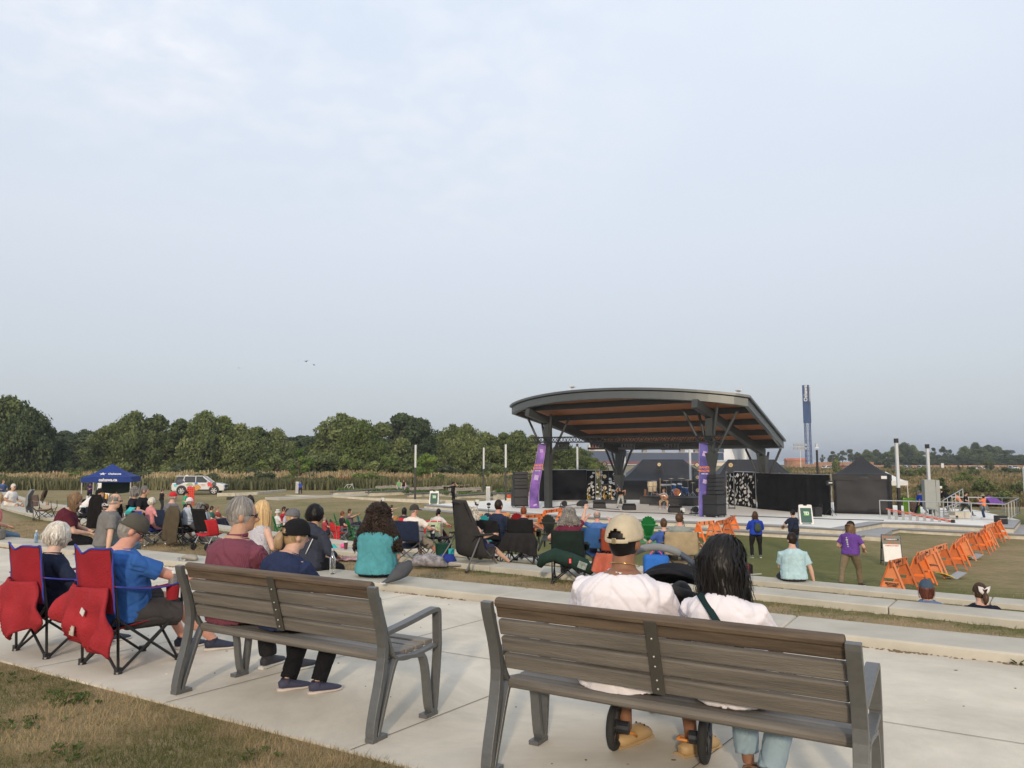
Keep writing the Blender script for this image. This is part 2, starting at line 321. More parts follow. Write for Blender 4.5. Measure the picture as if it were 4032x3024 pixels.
# ---------------------------------------------------------------- precast seat walls
wmat=mat('precast_concrete',(.44,.41,.34),rough=.85,var=.09,sc=2.0,bump=.15,bsc=200,spec=.2,col2=(.51,.475,.40),detail=8)
def seatwall(P,top,bot,th,x0,x1,blk,first,label,name='seat_wall'):
    t=thing(name,label,'seat wall',(0,0,0),0,'terrace seat walls')
    # arc-length walk
    pts=[(x0,ln(P,x0))]+[p for p in P if x0<p[0]<x1]+[(x1,ln(P,x1))]
    L_=[0]
    for a,b in zip(pts,pts[1:]): L_.append(L_[-1]+math.dist(a,b))
    def pt(s):
        for i in range(len(pts)-1):
            if s<=L_[i+1] or i==len(pts)-2:
                a,b=pts[i],pts[i+1]; f=(s-L_[i])/(L_[i+1]-L_[i]); d=((b[0]-a[0])/(L_[i+1]-L_[i]),(b[1]-a[1])/(L_[i+1]-L_[i]))
                return (a[0]+(b[0]-a[0])*f,a[1]+(b[1]-a[1])*f),(-d[1],d[0])
    sf=0
    # arc length at x=first
    for i in range(len(pts)-1):
        if pts[i][0]<=first<=pts[i+1][0]: sf=L_[i]+(first-pts[i][0])/(pts[i+1][0]-pts[i][0])*(L_[i+1]-L_[i])
    cuts=[0]+[s for s in np.arange(sf%blk,L_[-1],blk)]+[L_[-1]]
    for s0,s1 in zip(cuts,cuts[1:]):
        if s1-s0<.3: continue
        s0+=.006; s1-=.006; m=MB(); mid=[s0]+[l_ for l_ in L_ if s0+.1<l_<s1-.1]+[s1]
        A=[];B=[]
        for s in mid:
            p,nn=pt(s); A.append(p); B.append((p[0]+nn[0]*th,p[1]+nn[1]*th))
        poly=A+B[::-1]; m.prism(poly,bot,top)
        m.build('block',wmat,t,bevel=.018,smooth=35)
    return t
seatwall(W1,.085,-.9,.64,-26,13,3.05,-.15,'nearest long concrete seat wall, running along the far edge of the walkway')
seatwall(W2,-.335,-1.3,.62,-33,15,3.3,4.95,'middle concrete seat wall, between the nearest and the farthest ones')
seatwall(W3,-.77,-1.7,.6,-44,19,4.6,7.95,'farthest concrete seat wall, at the top of the green lawn in front of the stage')
# soil strip and weeds at the foot of the near wall
m=MB(); rr=random.Random(3)
for k in range(5200):
    u0=rr.uniform(-26,8); x,y,_=UV(u0,7.36); y2=ln(W1,x); dn=noise.noise((x*1.7,0,0))+.5*noise.noise((x*7,3,0))
    if rr.random()>.45+dn: continue
    w_=rr.uniform(.004,.02); h_=rr.uniform(.003,.010); m.sph((x,y2-rr.uniform(-.02,.05+.05*dn),.001),(w_*1.4,w_,h_),5,3)
tag(m.build('soil_crumbs',mat('soil',(.17,.12,.07),rough=1,var=.35,sc=30)),'brown soil and crumbs gathered along the foot of the nearest seat wall','soil',kind='stuff')
# ---------------------------------------------------------------- grass blades near the camera
def blades(name,label,pts,h,wd,seed=1,lean=.5):
    r=np.random.default_rng(seed); P=np.array(pts); k=len(P); a=r.uniform(0,2*pi,k); hh=h*r.uniform(.5,1.4,k); ww=wd*r.uniform(.6,1.3,k)
    dx,dy=np.cos(a),np.sin(a); lx,ly=r.normal(0,lean,k)*hh,r.normal(0,lean,k)*hh
    b0=P+np.stack([dx*ww/2,dy*ww/2,np.zeros(k)],1); b1=P-np.stack([dx*ww/2,dy*ww/2,np.zeros(k)],1)
    m0=P+np.stack([lx*.4+dx*ww*.35,ly*.4+dy*ww*.35,hh*.6],1); m1=P+np.stack([lx*.4-dx*ww*.35,ly*.4-dy*ww*.35,hh*.6],1); tp=P+np.stack([lx,ly,hh],1)
    V=np.stack([b0,b1,m1,m0,tp],1).reshape(-1,3); me=bpy.data.meshes.new(name)
    i=np.arange(k)*5; q=np.stack([i,i+1,i+2,i+3],1); tr=np.stack([i+3,i+2,i+4],1)
    me.from_pydata(V.tolist(),[],q.tolist()+tr.tolist()); o=link(name,me)
    dn=np.array([noise.noise((p[0]*1.3,p[1]*1.3,0)) for p in P]); dd=np.array([dry(p[0],p[1]) for p in P])
    d2=np.array([noise.noise((p[0]*5,p[1]*5,3)) for p in P]); vv=np.clip(dd*.85+.04+dn*1.15+d2*.6+r.normal(0,.16,k),0,1); attr(o,'v',np.concatenate([vv,vv]))
    me.materials.append(leafmat('grass_blade',(.085,.105,.03),(.20,.165,.075),(.40,.30,.17),trans=.2)); return tag(o,label,'grass',kind='stuff')
pts=[]
r_=np.random.default_rng(5)
# triangle of lawn at the bottom left
while len(pts)<95000:
    u=r_.uniform(-9,-1.2); v=r_.uniform(1.2,3.33)
    x,y,_=UV(u,v)
    if y<1.5 : continue
    edge=.03*noise.noise((u*3,0,0))-.005
    if v>3.32+edge: continue
    d=math.hypot(x,y)
    if r_.random()>min(1,(4.2/d)**2): continue
    pts.append((x,y,gz(x,y)-.005))
blades('grass','short dry brown and green lawn grass in front of the walkway',pts,.035,.0035,2)
pts=[]
while len(pts)<80000:
    x=r_.uniform(-16,13); y=ln(W1,x)+.66*1.17+r_.uniform(0,1)**1.3*7.5
    if y>ln(W2,x)-.01 or y<1: continue
    if abs(x)>y*.72: continue
    pts.append((x,y,gz(x,y)-.005))
blades('grass','short patchy grass of the first terrace behind the nearest seat wall',pts,.035,.007,3,.6)
pts=[]
while len(pts)<60000:
    x=r_.uniform(-22,18); 
    y=(ln(W2,x)+.75+r_.uniform(0,1)*6.5) if r_.random()<.5 else (ln(W3,x)+.7+r_.uniform(0,1)**1.6*12)
    if abs(y-ln(W3,x)-.35)<.4 or abs(x)>y*.72: continue
    pts.append((x,y,gz(x,y)-.005))
blades('grass','grass of the lower terrace and of the lawn before the stage',pts,.04,.012,4,.6)
# broad leaved weeds in the near lawn and at the wall foot
def weeds(name,label,pts,sz,seed):
    r=random.Random(seed); m=MB(); vals=[]
    for (x,y,z) in pts:
        k=r.randint(5,10); v0=r.uniform(0,.5)
        for i in range(k):
            a=r.uniform(0,6.28); l_=sz*r.uniform(.5,1.3); e=r.uniform(.2,1.0); d=Vector((math.cos(a)*math.cos(e),math.sin(a)*math.cos(e),math.sin(e))); p=Vector((x,y,z))+d*l_*.25; q=p+d*l_; sd=Vector((-math.sin(a),math.cos(a),0))*l_*.24; mid=p.lerp(q,.5)+Vector((0,0,.01)); m.add([p,mid-sd,q,mid+sd],[(0,1,2,3)]); vals.append(v0+r.uniform(0,.3))
    o=m.build(name,LFW); attr(o,'v',vals); tag(o,label,'weeds',kind='stuff')
LFW=leafmat('weed_leaf',(.035,.062,.018),(.07,.11,.03),(.14,.18,.06),trans=.2)
pts=[]; rr=random.Random(8)
for c in range(26):
    cu,cv=rr.uniform(-7.5,-1.5),rr.uniform(1.6,3.15)
    for i in range(rr.randint(8,38)): u,v=cu+rr.gauss(0,.11),min(3.27,cv+rr.gauss(0,.08)); x,y,_=UV(u,v); pts.append((x,y,gz(x,y)))
weeds('clover_weeds','dark green clover clumps in the lawn in front of the walkway',pts,.028,4)
pts=[]
for X_,n_ in((-4.55,70),(-3.2,16),(4.25,12),(1.4,10),(-7,20),(-1.9,8)):
    for i in range(n_): x=X_+rr.gauss(0,.10); pts.append((x,ln(W1,x)-abs(rr.gauss(0,.022))-.005,.0))
weeds('wall_weeds','small green weeds growing at the foot of the nearest wall',pts,.045,5)
# ---------------------------------------------------------------- stage platform
SO=Vector((2.54,54.32)); SA=Vector((.7506,-.6608)); SW=Vector((.6608,.7506))
def ST(a,w,z=0): return (SO.x+SA.x*a+SW.x*w, SO.y+SA.y*a+SW.y*w, z)
SROT=math.atan2(SA.y,SA.x)
FL_=-1.8
front=[(-9.07,-3.4),(-5,-4.0),(-1,-4.9),(2.5,-5.5),(6,-5.75),(9.5,-5.5),(13,-4.7),(16,-3.9),(18.5,-3.5),(21.0,-3.45)]
fw=[ST(a,w)[:2] for a,w in front]
side=[at(3473,2057,FL_),at(3600,2060,FL_),at(3989,2078,FL_),at(4016,2047,FL_)]
back=[(31,52),(27,60),(12,70),(0,66)]
poly=fw+side+back
stg=thing('stage_platform','wide white concrete stage floor with grey stone edged steps in front','stage')
m=MB(); m.prism(poly,-2.7,FL_-.002); m.build('floor',mat('stage_concrete',(.76,.74,.68),rough=.7,var=.05,sc=.7,bump=.05,spec=.3),stg)
def offs(P,d):
    o=[]
    for i,p in enumerate(P):
        a=Vector(P[max(i-1,0)]);b=Vector(P[min(i+1,len(P)-1)]);t=(b-a).normalized(); o.append((p[0]+t.y*d,p[1]-t.x*d))
    return o
capm=mat('edge_stone',(.17,.165,.155),rough=.8,var=.12,sc=3); risem=mat('riser_stone',(.50,.45,.34),rough=.85,var=.14,sc=2.5,col2=(.6,.56,.46)); trm=mat('tread_stone',(.30,.30,.30),rough=.8,var=.1,sc=1.5)
full=fw+side
def ribbon(P,d0,d1,z0,z1,name,mt):
    A=offs(P,d0);B=offs(P,d1); m=MB()
    for i in range(len(P)-1): m.prism([A[i],A[i+1],B[i+1],B[i]][::-1],z0,z1)
    return m.build(name,mt,stg)
ribbon(full,-.75,.02,FL_-.07,FL_+.004,'edge_cap',trm)
ribbon(full,.012,.04,FL_-.075,FL_-.004,'edge_cap',capm)
ribbon(full,-.05,.015,-2.2,FL_-.072,'riser',risem)
st2=offs(full,0)
ribbon(full,.0,.95,-2.13,-2.055,'tread',trm)
ribbon(full,.945,.975,-2.14,-2.06,'edge_cap',capm)
ribbon(full,.80,.95,-2.7,-2.135,'riser',risem)
# staggered corner block of the lowest step
m=MB(); q=[at(3065,2086,-2.06),at(3470,2112,-2.06),at(3520,2083,-2.06),at(3300,2068,-2.06),at(3080,2072,-2.06)]; m.prism(q,-2.7,-2.045); m.build('lower_step',trm,stg)
m=MB(); q2=[(q[0][0],q[0][1]-.03),(q[1][0],q[1][1]-.04),(q[1][0],q[1][1]+.3),(q[0][0],q[0][1]+.3)]; m.prism(q2,-2.75,-2.12); m.build('riser',risem,stg)
# ---------------------------------------------------------------- pavilion roof
steel=mat('pavilion_steel',(.055,.06,.06),rough=.5,var=.08,sc=2,spec=.4,metal=.2); steel2=mat('fascia_metal',(.13,.14,.14),rough=.38,metal=.55,var=.05,sc=.5)
woodc=mat('soffit_wood',(.36,.135,.05),rough=.6,var=.25,sc=3,mapping=(.6,9,1),detail=5)
pav=thing('stage_pavilion','large grey steel stage canopy with curved front edge and wooden soffit','pavilion',ST(0,0,FL_),SROT)
MS=.247
def rz_(w,dz=0): return (5.2-FL_)-MS*w+dz      # roof top height above stage floor, local
NF=28
def fe(t):     # front edge, t 0..1
    a=-2.75+t*17.85; w0=-1.0+.75*t; return (a,w0-2.55*(1-(2*t-1.0)**2)**.85)
frt=[fe(i/NF) for i in range(NF+1)]; bk=[(-.6+ (13.3+.6)*i/NF,9.3) for i in range(NF+1)]
def slab(d0,d1,inset=0):
    m=MB(); T=[(a,w,rz_(w,d1)) for a,w in frt]+[(a,w,rz_(w,d1)) for a,w in bk]; Bm=[(a,w,rz_(w,d0)) for a,w in frt]+[(a,w,rz_(w,d0)) for a,w in bk]
    n_=NF+1; vs=T+Bm; f=[]
    for i in range(NF):
        f.append((i,i+1,n_+i+1,n_+i)); f.append((2*n_+i,3*n_+i,3*n_+i+1,2*n_+i+1)); f.append((i,2*n_+i,2*n_+i+1,i+1)); f.append((n_+i,n_+i+1,3*n_+i+1,3*n_+i))
    f.append((0,n_,3*n_,2*n_)); f.append((NF,2*n_+NF,3*n_+NF,n_+NF)); m.add(vs,f); return m
slab(-.14,0).build('roof_deck',steel2,pav)
def shr(P,d):   # shrink towards the centre
    return [(a+(6.2-a)*d/7, w+(3.2-w)*d/7) for a,w in P]
m=MB(); ring_o=frt+bk[::-1]; ring_o=[ring_o[i] for i in range(len(ring_o))]
io=shr(ring_o,.12); ii=shr(ring_o,.32)
for i in range(len(ring_o)):
    j=(i+1)%len(ring_o); A,B,C,D_=io[i],io[j],ii[j],ii[i]
    vs=[(A[0],A[1],rz_(A[1],-.62)),(B[0],B[1],rz_(B[1],-.62)),(C[0],C[1],rz_(C[1],-.62)),(D_[0],D_[1],rz_(D_[1],-.62))]+[(A[0],A[1],rz_(A[1],-.18)),(B[0],B[1],rz_(B[1],-.18)),(C[0],C[1],rz_(C[1],-.18)),(D_[0],D_[1],rz_(D_[1],-.18))]
    m.add(vs,[(3,2,1,0),(4,5,6,7),(0,1,5,4),(1,2,6,5),(2,3,7,6),(3,0,4,7)])
m.build('fascia',steel2,pav)
m=MB(); P_=shr(ring_o,.25)
m.add([(a,w,rz_(w,-.24)) for a,w in P_]+[(a,w,rz_(w,-.18)) for a,w in P_],[tuple(range(len(P_)))[::-1],tuple(range(len(P_),2*len(P_)))]); m.build('soffit',woodc,pav)
for k,w0 in enumerate((-1.3,1.15,3.55,5.95,8.3)):
    lim=[t for t in (i/200 for i in range(201)) if fe(t)[1]<w0-.15] if w0<0 else [0,1]
    if w0<0: a0,a1=fe(min(lim))[0]+.2,fe(max(lim))[0]-.2
    else:
        f=(w0+.6)/9.9; a0=-2.75+2.15*f+.35; a1=15.1-1.8*f-.35
    m=MB(); m.bar((a0,w0,rz_(w0,-.42)),(a1,w0,rz_(w0,-.42)),.2,.36); m.build('purlin',steel,pav)
cols=[(0,0),(12.42,0),(.35,8.4),(11.8,8.95)]
for a0,a1 in((0,.35),(12.42,11.8)):
    m=MB(); fa=lambda w: a0+(a1-a0)*w/8.3
    m.bar((fa(-2.15),-2.15,rz_(-2.15,-.93)),(fa(9.1),9.1,rz_(9.1,-.93)),.36,.5); m.build('girder',steel,pav)
for i,(a,w_) in enumerate(cols):
    top=rz_(w_,-1.15); m=MB(); m.box((a,w_,top/2),(.42,.42,top)); m.box((a,w_,.03),(.6,.6,.06)); m.build('column',steel,pav,bevel=.01)
    zb=top-2.45 if w_<4 else top-2.0
    for da,dw in((-1.6,-.35),(-.95,.45),(1.6,.35),(.85,-.7)) if w_<4 else ((-1.25,0),(1.25,0),(0,-1.2),(0,.9)):
        m=MB(); zt=rz_(w_+dw,-.7); m.tube([(a+da*.08,w_+dw*.08,zb),(a+da,w_+dw,zt)],.085,8); m.build('brace',steel,pav,smooth=60)
    m=MB(); m.cyl((a,w_,zb-.1),.3,.9,4,r2=.5,M=Matrix.Translation((a,w_,0))@Matrix.Rotation(pi/4,4,'Z')@Matrix.Translation((-a,-w_,0))); m.build('bracket',steel,pav)
# ---------------------------------------------------------------- trees
bark=mat('bark',(.12,.09,.065),rough=.95,var=.3,sc=6,bump=.5,bsc=20)
LF={'mid':leafmat('leaves_mid',(.046,.068,.022),(.118,.152,.050),(.235,.265,.10)),
    'dark':leafmat('leaves_dark',(.026,.044,.019),(.066,.092,.036),(.13,.155,.065)),
    'lime':leafmat('leaves_lime',(.06,.09,.022),(.115,.155,.04),(.20,.24,.07)),
    'grey':leafmat('leaves_grey',(.04,.06,.034),(.07,.095,.05),(.13,.155,.085)),
    'yard':leafmat('leaves_yard',(.06,.11,.02),(.11,.18,.035),(.2,.27,.06))}
def crown_mesh(name,seed,H,Wd,base,nl,nq,leaf,shape=0.5):
    r=np.random.default_rng(seed); lob=[]
    for k in range(nl):
        t=r.uniform(0,1)**.9; z=base+(H-base)*(.08+.86*t); rad=Wd*.5*(math.sin(pi*min(1,(t*.9+.14)))**shape); a=r.uniform(0,2*pi); rr=rad*r.uniform(.25,.85)
        s=Wd*r.uniform(.08,.17)*(1.15-.4*t); lob.append((rr*math.cos(a),rr*math.sin(a),min(z,H-s*.75),s))
    lob.append((0,0,H-Wd*.13,Wd*.15)); lob=np.array(lob); w_=lob[:,3]**2; idx=r.choice(len(lob),nq,p=w_/w_.sum())
    d=r.normal(0,1,(nq,3)); d/=np.linalg.norm(d,axis=1)[:,None]; rad=lob[idx,3]*(1-np.abs(r.normal(0,.16,nq)))*r.uniform(.9,1.12,nq)
    # second-level clumps
    cl=np.array([noise.noise(tuple(x)) for x in (d*2.3+lob[idx,:3])]); rad*=1+.42*cl
    c=lob[idx,:3]+d*rad[:,None]*np.array([1,1,.8]); c[:,2]=np.maximum(c[:,2],base*.5)
    nrm=d+r.normal(0,.55,(nq,3)); nrm/=np.linalg.norm(nrm,axis=1)[:,None]
    t1=np.cross(nrm,r.normal(0,1,(nq,3))); t1/=np.linalg.norm(t1,axis=1)[:,None]; t2=np.cross(nrm,t1); s=leaf*r.uniform(.55,1.35,nq)[:,None]
    V=np.stack([c-t1*s,c-t2*s*.6,c+t1*s,c+t2*s*.6],1).reshape(-1,3); me=bpy.data.meshes.new(name)
    i=np.arange(nq)*4; me.from_pydata(V.tolist(),[],np.stack([i,i+1,i+2,i+3],1).tolist())
    a=me.attributes.new('v','FLOAT','FACE'); lobr=r.normal(0,.16,len(lob)); a.data.foreach_set('value',np.clip(.5+lobr[idx]+r.normal(0,.14,nq)+.2*cl,0,1).astype(np.float32))
    return me
def trunk_mesh(name,seed,H,Wd,base):
    r=random.Random(seed); m=MB(); pts=[(0,0,-.5)]; x=y=0
    for k in range(1,7): x+=r.uniform(-.25,.25);y+=r.uniform(-.25,.25); pts.append((x,y,H*.8*k/6))
    R0=H*.022+.05; m.tube(pts,[R0*(1.25-.95*k/6) for k in range(7)],7)
    for k in range(9):
        z=base*.7+(H*.55)*k/9; f=z/(H*.8); p=pts[min(6,int(f*6))]; a=k*2.4+r.uniform(-.4,.4); l_=Wd*.36*(1-.4*f)
        q=(p[0]+math.cos(a)*l_*.5,p[1]+math.sin(a)*l_*.5,z+l_*.35); q2=(p[0]+math.cos(a)*l_,p[1]+math.sin(a)*l_,z+l_*.8)
        m.tube([(p[0],p[1],z),q,q2],[R0*.4,R0*.25,R0*.08],5)
    me=bpy.data.meshes.new(name); me.from_pydata(m.v,[],m.f); me.materials.append(bark); me.polygons.foreach_set('use_smooth',[True]*len(m.f)); return me
PROTO=[]
for k in range(6): PROTO.append((crown_mesh('crown%d'%k,10+k,10,[10,9,11,8,10,12][k],[.6,1,.4,1.2,.8,.6][k],[62,70,78,54,66,84][k],11500,.24,[.5,.4,.6,.8,.5,.45][k]),trunk_mesh('trunk%d'%k,k,10,9,1.5),[10,9,11,8,10,12][k]))
OPEN_=[(crown_mesh('ocrown%d'%k,60+k,10,[10,8,9][k],3.2,[13,11,15][k],2600,.3,.5),trunk_mesh('otrunk%d'%k,30+k,10,8,3.0),[10,8,9][k]) for k in range(3)]
BUSH=[(crown_mesh('bush%d'%k,80+k,2,3,.1,[9,12,10,8][k],1500,.11,.4),trunk_mesh('bushstem%d'%k,50+k,2,2,.2),3) for k in range(4)]
CONI=[(crown_mesh('coni%d'%k,95+k,4,2.4,.2,26,1800,.14,1.6),trunk_mesh('conistem%d'%k,70+k,4,2,.3),2.4) for k in range(2)]
CACHE={}
def meshmat(me,m):
    k=(me.name,m.name)
    if k not in CACHE: c=me.copy(); c.materials.clear(); c.materials.append(m); CACHE[k]=c
    return CACHE[k]
def tree(x,y,z,h,wd,kind,label,group,protos=None,name='broadleaf_tree',cat='tree',h0=10,seed=0):
    pr=(protos or PROTO); c,t_,w0=pr[seed%len(pr)]
    o=thing(name,label,cat,(x,y,z),random.Random(seed*7+1).uniform(0,6.28),group); o.scale=(wd/w0,wd/w0,h/h0)
    a=bpy.data.objects.new('trunk' if cat=='tree' else 'stem',t_); COL.objects.link(a); a.parent=o
    b=bpy.data.objects.new('crown' if cat=='tree' else 'foliage',meshmat(c,LF[kind])); COL.objects.link(b); b.parent=o; return o
ORD=['leftmost','second','third','fourth','fifth','sixth','seventh','eighth','ninth','tenth','eleventh','twelfth','thirteenth','fourteenth','fifteenth','sixteenth','seventeenth','eighteenth','nineteenth','twentieth']
def ordn(k):
    if k<20: return ORD[k] if k==0 else ORD[k]
    return '%dth'%(k+1) if (k+1)%10 not in(1,2,3) else '%d%s'%(k+1,{1:'st',2:'nd',3:'rd'}[(k+1)%10])
TL=[(-40,860,62,105,'dark'),(20,857,60,107,'mid'),(68,880,45,104,'dark'),(104,912,34,110,'dark'),(140,934,44,150,'grey'),(186,928,42,150,'dark'),(222,934,36,140,'mid'),
(250,903,42,118,'mid'),(292,892,48,116,'mid'),(342,894,46,118,'mid'),(392,897,46,117,'mid'),(442,893,42,115,'mid'),(482,899,42,118,'lime'),(522,909,40,117,'mid'),(560,914,42,116,'mid'),(598,928,38,118,'mid'),(640,944,40,150,'grey'),(672,958,30,135,'dark'),
(702,925,34,122,'mid'),(738,892,52,119,'mid'),(782,903,46,116,'lime'),(825,903,46,121,'mid'),(868,895,46,134,'dark'),(905,900,44,134,'dark'),(942,930,36,130,'dark'),
(978,920,38,116,'mid'),(1010,916,36,113,'mid'),(1048,930,36,117,'mid'),(1088,926,36,118,'mid'),(1122,932,34,116,'mid'),(1152,938,34,117,'mid'),(1185,962,34,119,'mid'),(1218,962,36,117,'mid'),(1248,966,32,124,'mid'),(1272,985,28,120,'lime')]
S_=4032/2212
for k,(dx,ty,hw,d,kd) in enumerate(TL):
    x,_,top=ad(dx*S_,ty*S_,d); h=top+1.75; wd=hw*2*S_/F*d*(1.25+.3*((k*7)%5)/5)
    tree(x,d,-1.75,h*(.93+.13*((k*5)%7)/7),wd,kd,'%s tree from the left in the long dense tree line behind the dry reeds'%ordn(k).replace('leftmost','first'),'trees in the line behind the reeds',seed=k+3)
# understorey along the wood's edge
rr=random.Random(11); k=0
for dx in list(range(-60,1300,30)):
    d=rr.uniform(104,109); hpx=rr.uniform(16,34) if not 560<dx<960 else rr.uniform(34,52)
    x,_,_z=ad(dx*S_+rr.uniform(-12,12),1800,d); h=hpx*S_/F*d
    tree(x,d,-1.8,h+.8,h*rr.uniform(1.3,1.9)+1.5,rr.choice(['mid','mid','lime','grey']),'%s bush from the left along the foot of the tree line'%ordn(k).replace('leftmost','first'),'bushes along the foot of the tree line',BUSH,'bush','bush',2,k+5); k+=1
for dx in range(-60,720,42):      # second, farther row so no gaps open low down
    d=150; x,_,_z=ad(dx*S_,1800,d); tree(x,d,-1.8,7.5+rr.uniform(0,1.2),15,'dark','%s low tree from the left in the darker row behind the front tree line'%ordn(k-44).replace('leftmost','first') if k>=44 else 'tree','trees in the darker second row',seed=k); k+=1
x,y=at(362*S_,1038*S_,-1.75)
x,_,_z=ad(645*S_,1012*S_,92); tree(x,92,-1.75,4.6,3.6,'yard','young bright green tree standing alone in the reeds','young trees in the reeds',OPEN_,'young_tree',seed=1)
x,_,_z=ad(921*S_,1012*S_,88); tree(x,88,-1.75,4.0,3.8,'yard','slim yellow green sapling in the reeds behind the photographer','young trees in the reeds',OPEN_,'young_tree',seed=2)
for k in range(34):
    dx=-60+k*38+rr.uniform(-14,14); d=rr.uniform(82,90); x,_,_z=ad(dx*S_,1800,d); h=rr.uniform(.9,2.0); tree(x,d,-1.75,h,h*rr.uniform(1.6,3.2),rr.choice(['mid','grey','grey','lime','dark']),'%s low shrub from the left among the weeds and reeds'%ordn(k).replace('leftmost','first'),'low shrubs among the reeds',BUSH,'shrub','bush',2,k)
# right far trees beyond the hoarding
TR=[(3238,1790,12,'grey'),(3278,1776,24,'grey'),(3318,1774,22,'grey'),(3348,1769,20,'grey'),(3374,1779,22,'dark'),(3412,1770,30,'mid'),(3425,1783,34,'mid'),(3450,1769,24,'dark'),(3484,1785,26,'grey'),(3518,1757,32,'mid'),(3560,1740,34,'dark'),(3592,1752,34,'mid'),(3630,1776,36,'mid'),(3676,1762,20,'grey'),(3712,1758,20,'grey'),(3742,1770,16,'grey'),(3800,1755,34,'mid'),(3842,1742,34,'dark'),(3865,1760,44,'mid'),(3892,1751,32,'dark'),(3926,1756,38,'mid'),(3965,1772,38,'grey'),(4000,1792,34,'dark'),(4030,1797,30,'dark')]
for k,(X,Y,hw,kd) in enumerate(TR):
    d=372+ (k%3)*9; x,_,top=ad(X,Y,d); h=top+2.2
    tree(x,d,-2.2,h,hw*2/F*d*1.1,kd,'%s tree from the left in the distant tree line beyond the brown hoarding'%ordn(k).replace('leftmost','first'),'distant trees beyond the hoarding',OPEN_ if kd=='grey' else PROTO,seed=k)
for k in range(17):
    X=3480+k*36; x,_,z_=ad(X,1800,360); tree(x,360,-2.2,5.2+rr.uniform(-.6,.8),9,'dark','%s bush from the left in the dark hedge row right behind the brown hoarding'%ordn(k).replace('leftmost','first'),'dark bushes behind the hoarding',PROTO,'hedge_bush','bush',10,k)
# meadow bushes right
k=0
for (X,Y,hp,wp,kd) in [(3085,1905,50,60,'mid'),(3110,1870,28,40,'mid'),(3296,1880,65,50,'mid'),(3320,1900,40,60,'mid'),(3375,1862,34,20,'grey'),(3500,1855,44,26,'grey'),(3556,1865,28,26,'mid'),(3580,1885,34,60,'mid'),(3640,1880,40,70,'lime'),(3830,1880,40,60,'mid'),(3893,1862,44,50,'dark'),(3960,1870,28,60,'dark'),(4000,1872,26,50,'dark'),(3800,1905,44,70,'lime'),(3700,1950,60,60,'mid'),(3868,1955,70,80,'mid'),(3960,1990,56,90,'mid'),(3630,1960,50,60,'grey'),(3780,1990,50,70,'grey'),(4020,1960,60,60,'mid'),(3560,2000,50,50,'lime'),(2330,1860,40,80,'lime'),(2260,1870,50,70,'mid'),(2560,1850,30,60,'mid'),(2200,1880,40,60,'mid')]:
    x,y=at(X,Y,-2.1); 
    if X<2600: y=92; x=ad(X,Y,92)[0]
    d=y; tree(x,y,-2.15,hp/F*d*1.1,wp/F*d*1.3,kd,'%s wild bush listed from the pavilion rightwards in the meadow, growing among dry grass'%ordn(k).replace('leftmost','first'),'wild bushes in the meadow',BUSH,'meadow_bush','bush',2,k); k+=1
for k,(X,Y,hp) in enumerate([(3712,1965,70),(3775,1862,26),(3812,1858,20)]):
    x,y=at(X,Y,-2.1); tree(x,y,-2.15,hp/F*y*1.2,hp/F*y*.9,'dark',['young dark conifer in the meadow right of the grey cabinet','small dark conifer by the parking strip','smallest dark conifer beside the white parked cars'][k],'young conifers',CONI,'young_conifer','tree',4,k)
# ---------------------------------------------------------------- reeds and meadow grass
def reed(name,label,n,fx,h,wd,mt,seed,vfun=None,cat='reeds'):
    r=np.random.default_rng(seed); P=np.array([fx(r) for _ in range(n)]); k=n; a=r.uniform(0,2*pi,k); hh=h(P,r); ww=wd*r.uniform(.6,1.4,k)
    dx,dy=np.cos(a),np.sin(a); lx,ly=r.normal(0,.14,k)*hh,r.normal(0,.14,k)*hh; Z=np.zeros(k)
    D=np.stack([dx*ww/2,dy*ww/2,Z],1); Lm=np.stack([lx*.5,ly*.5,hh*.55],1); T=np.stack([lx,ly,hh],1)
    V=np.stack([P-D*.6,P+D*.6,P+Lm+D*1.1,P+T+D*.5,P+T-D*.5,P+Lm-D*1.1],1).reshape(-1,3); i=np.arange(k)*6
    me=bpy.data.meshes.new(name); me.from_pydata(V.tolist(),[],np.stack([i,i+1,i+2,i+5],1).tolist()+np.stack([i+5,i+2,i+3,i+4],1).tolist()); o=link(name,me)
    vv=vfun(P,r) if vfun else np.clip(r.normal(.5,.2,k),0,1); attr(o,'v',np.concatenate([vv,vv])); me.materials.append(mt); return tag(o,label,cat,kind='stuff')
dryl=leafmat('dry_reed',(.24,.17,.085),(.46,.36,.20),(.66,.56,.36),trans=.3); grl=leafmat('green_weed',(.07,.078,.036),(.15,.15,.07),(.30,.27,.15),trans=.2)
rust=leafmat('rusty_reed',(.17,.08,.03),(.30,.15,.06),(.42,.25,.12),trans=.3)
def band(d0,d1,x0,x1):
    def f(r):
        d=r.uniform(d0,d1); X=r.uniform(x0,x1); return ((X-2016)/F*d,d,-1.8+.0*d)
    return f
nz=lambda P,s,o=0: np.array([noise.noise((p[0]*s+o,p[1]*s,0)) for p in P])
reed('reeds','tall pale dry reeds filling the wetland before the tree line',34000,band(86,104,-150,3000),lambda P,r:(1.45+.55*nz(P,.13)+.3*nz(P,.5,3))*r.uniform(.7,1.12,len(P)),.16,dryl,1,lambda P,r:np.clip(.55+.35*nz(P,.12,9)+r.normal(0,.17,len(P)),0,1))
reed('weeds','dark green weeds and goldenrod along the path in front of the reeds',26000,band(80,87,-150,2450),lambda P,r:(1.25+.55*nz(P,.12,4)+.25*nz(P,.5,1))*r.uniform(.4,1.15,len(P)),.12,grl,2,lambda P,r:np.clip(.40+.6*nz(P,.10,3)+r.normal(0,.18,len(P)),0,1))
reed('rusty_grass','rust coloured grass patch behind the slatted benches',2600,band(84,90,1330,1640),lambda P,r:1.35*r.uniform(.6,1.1,len(P)),.16,rust,3)
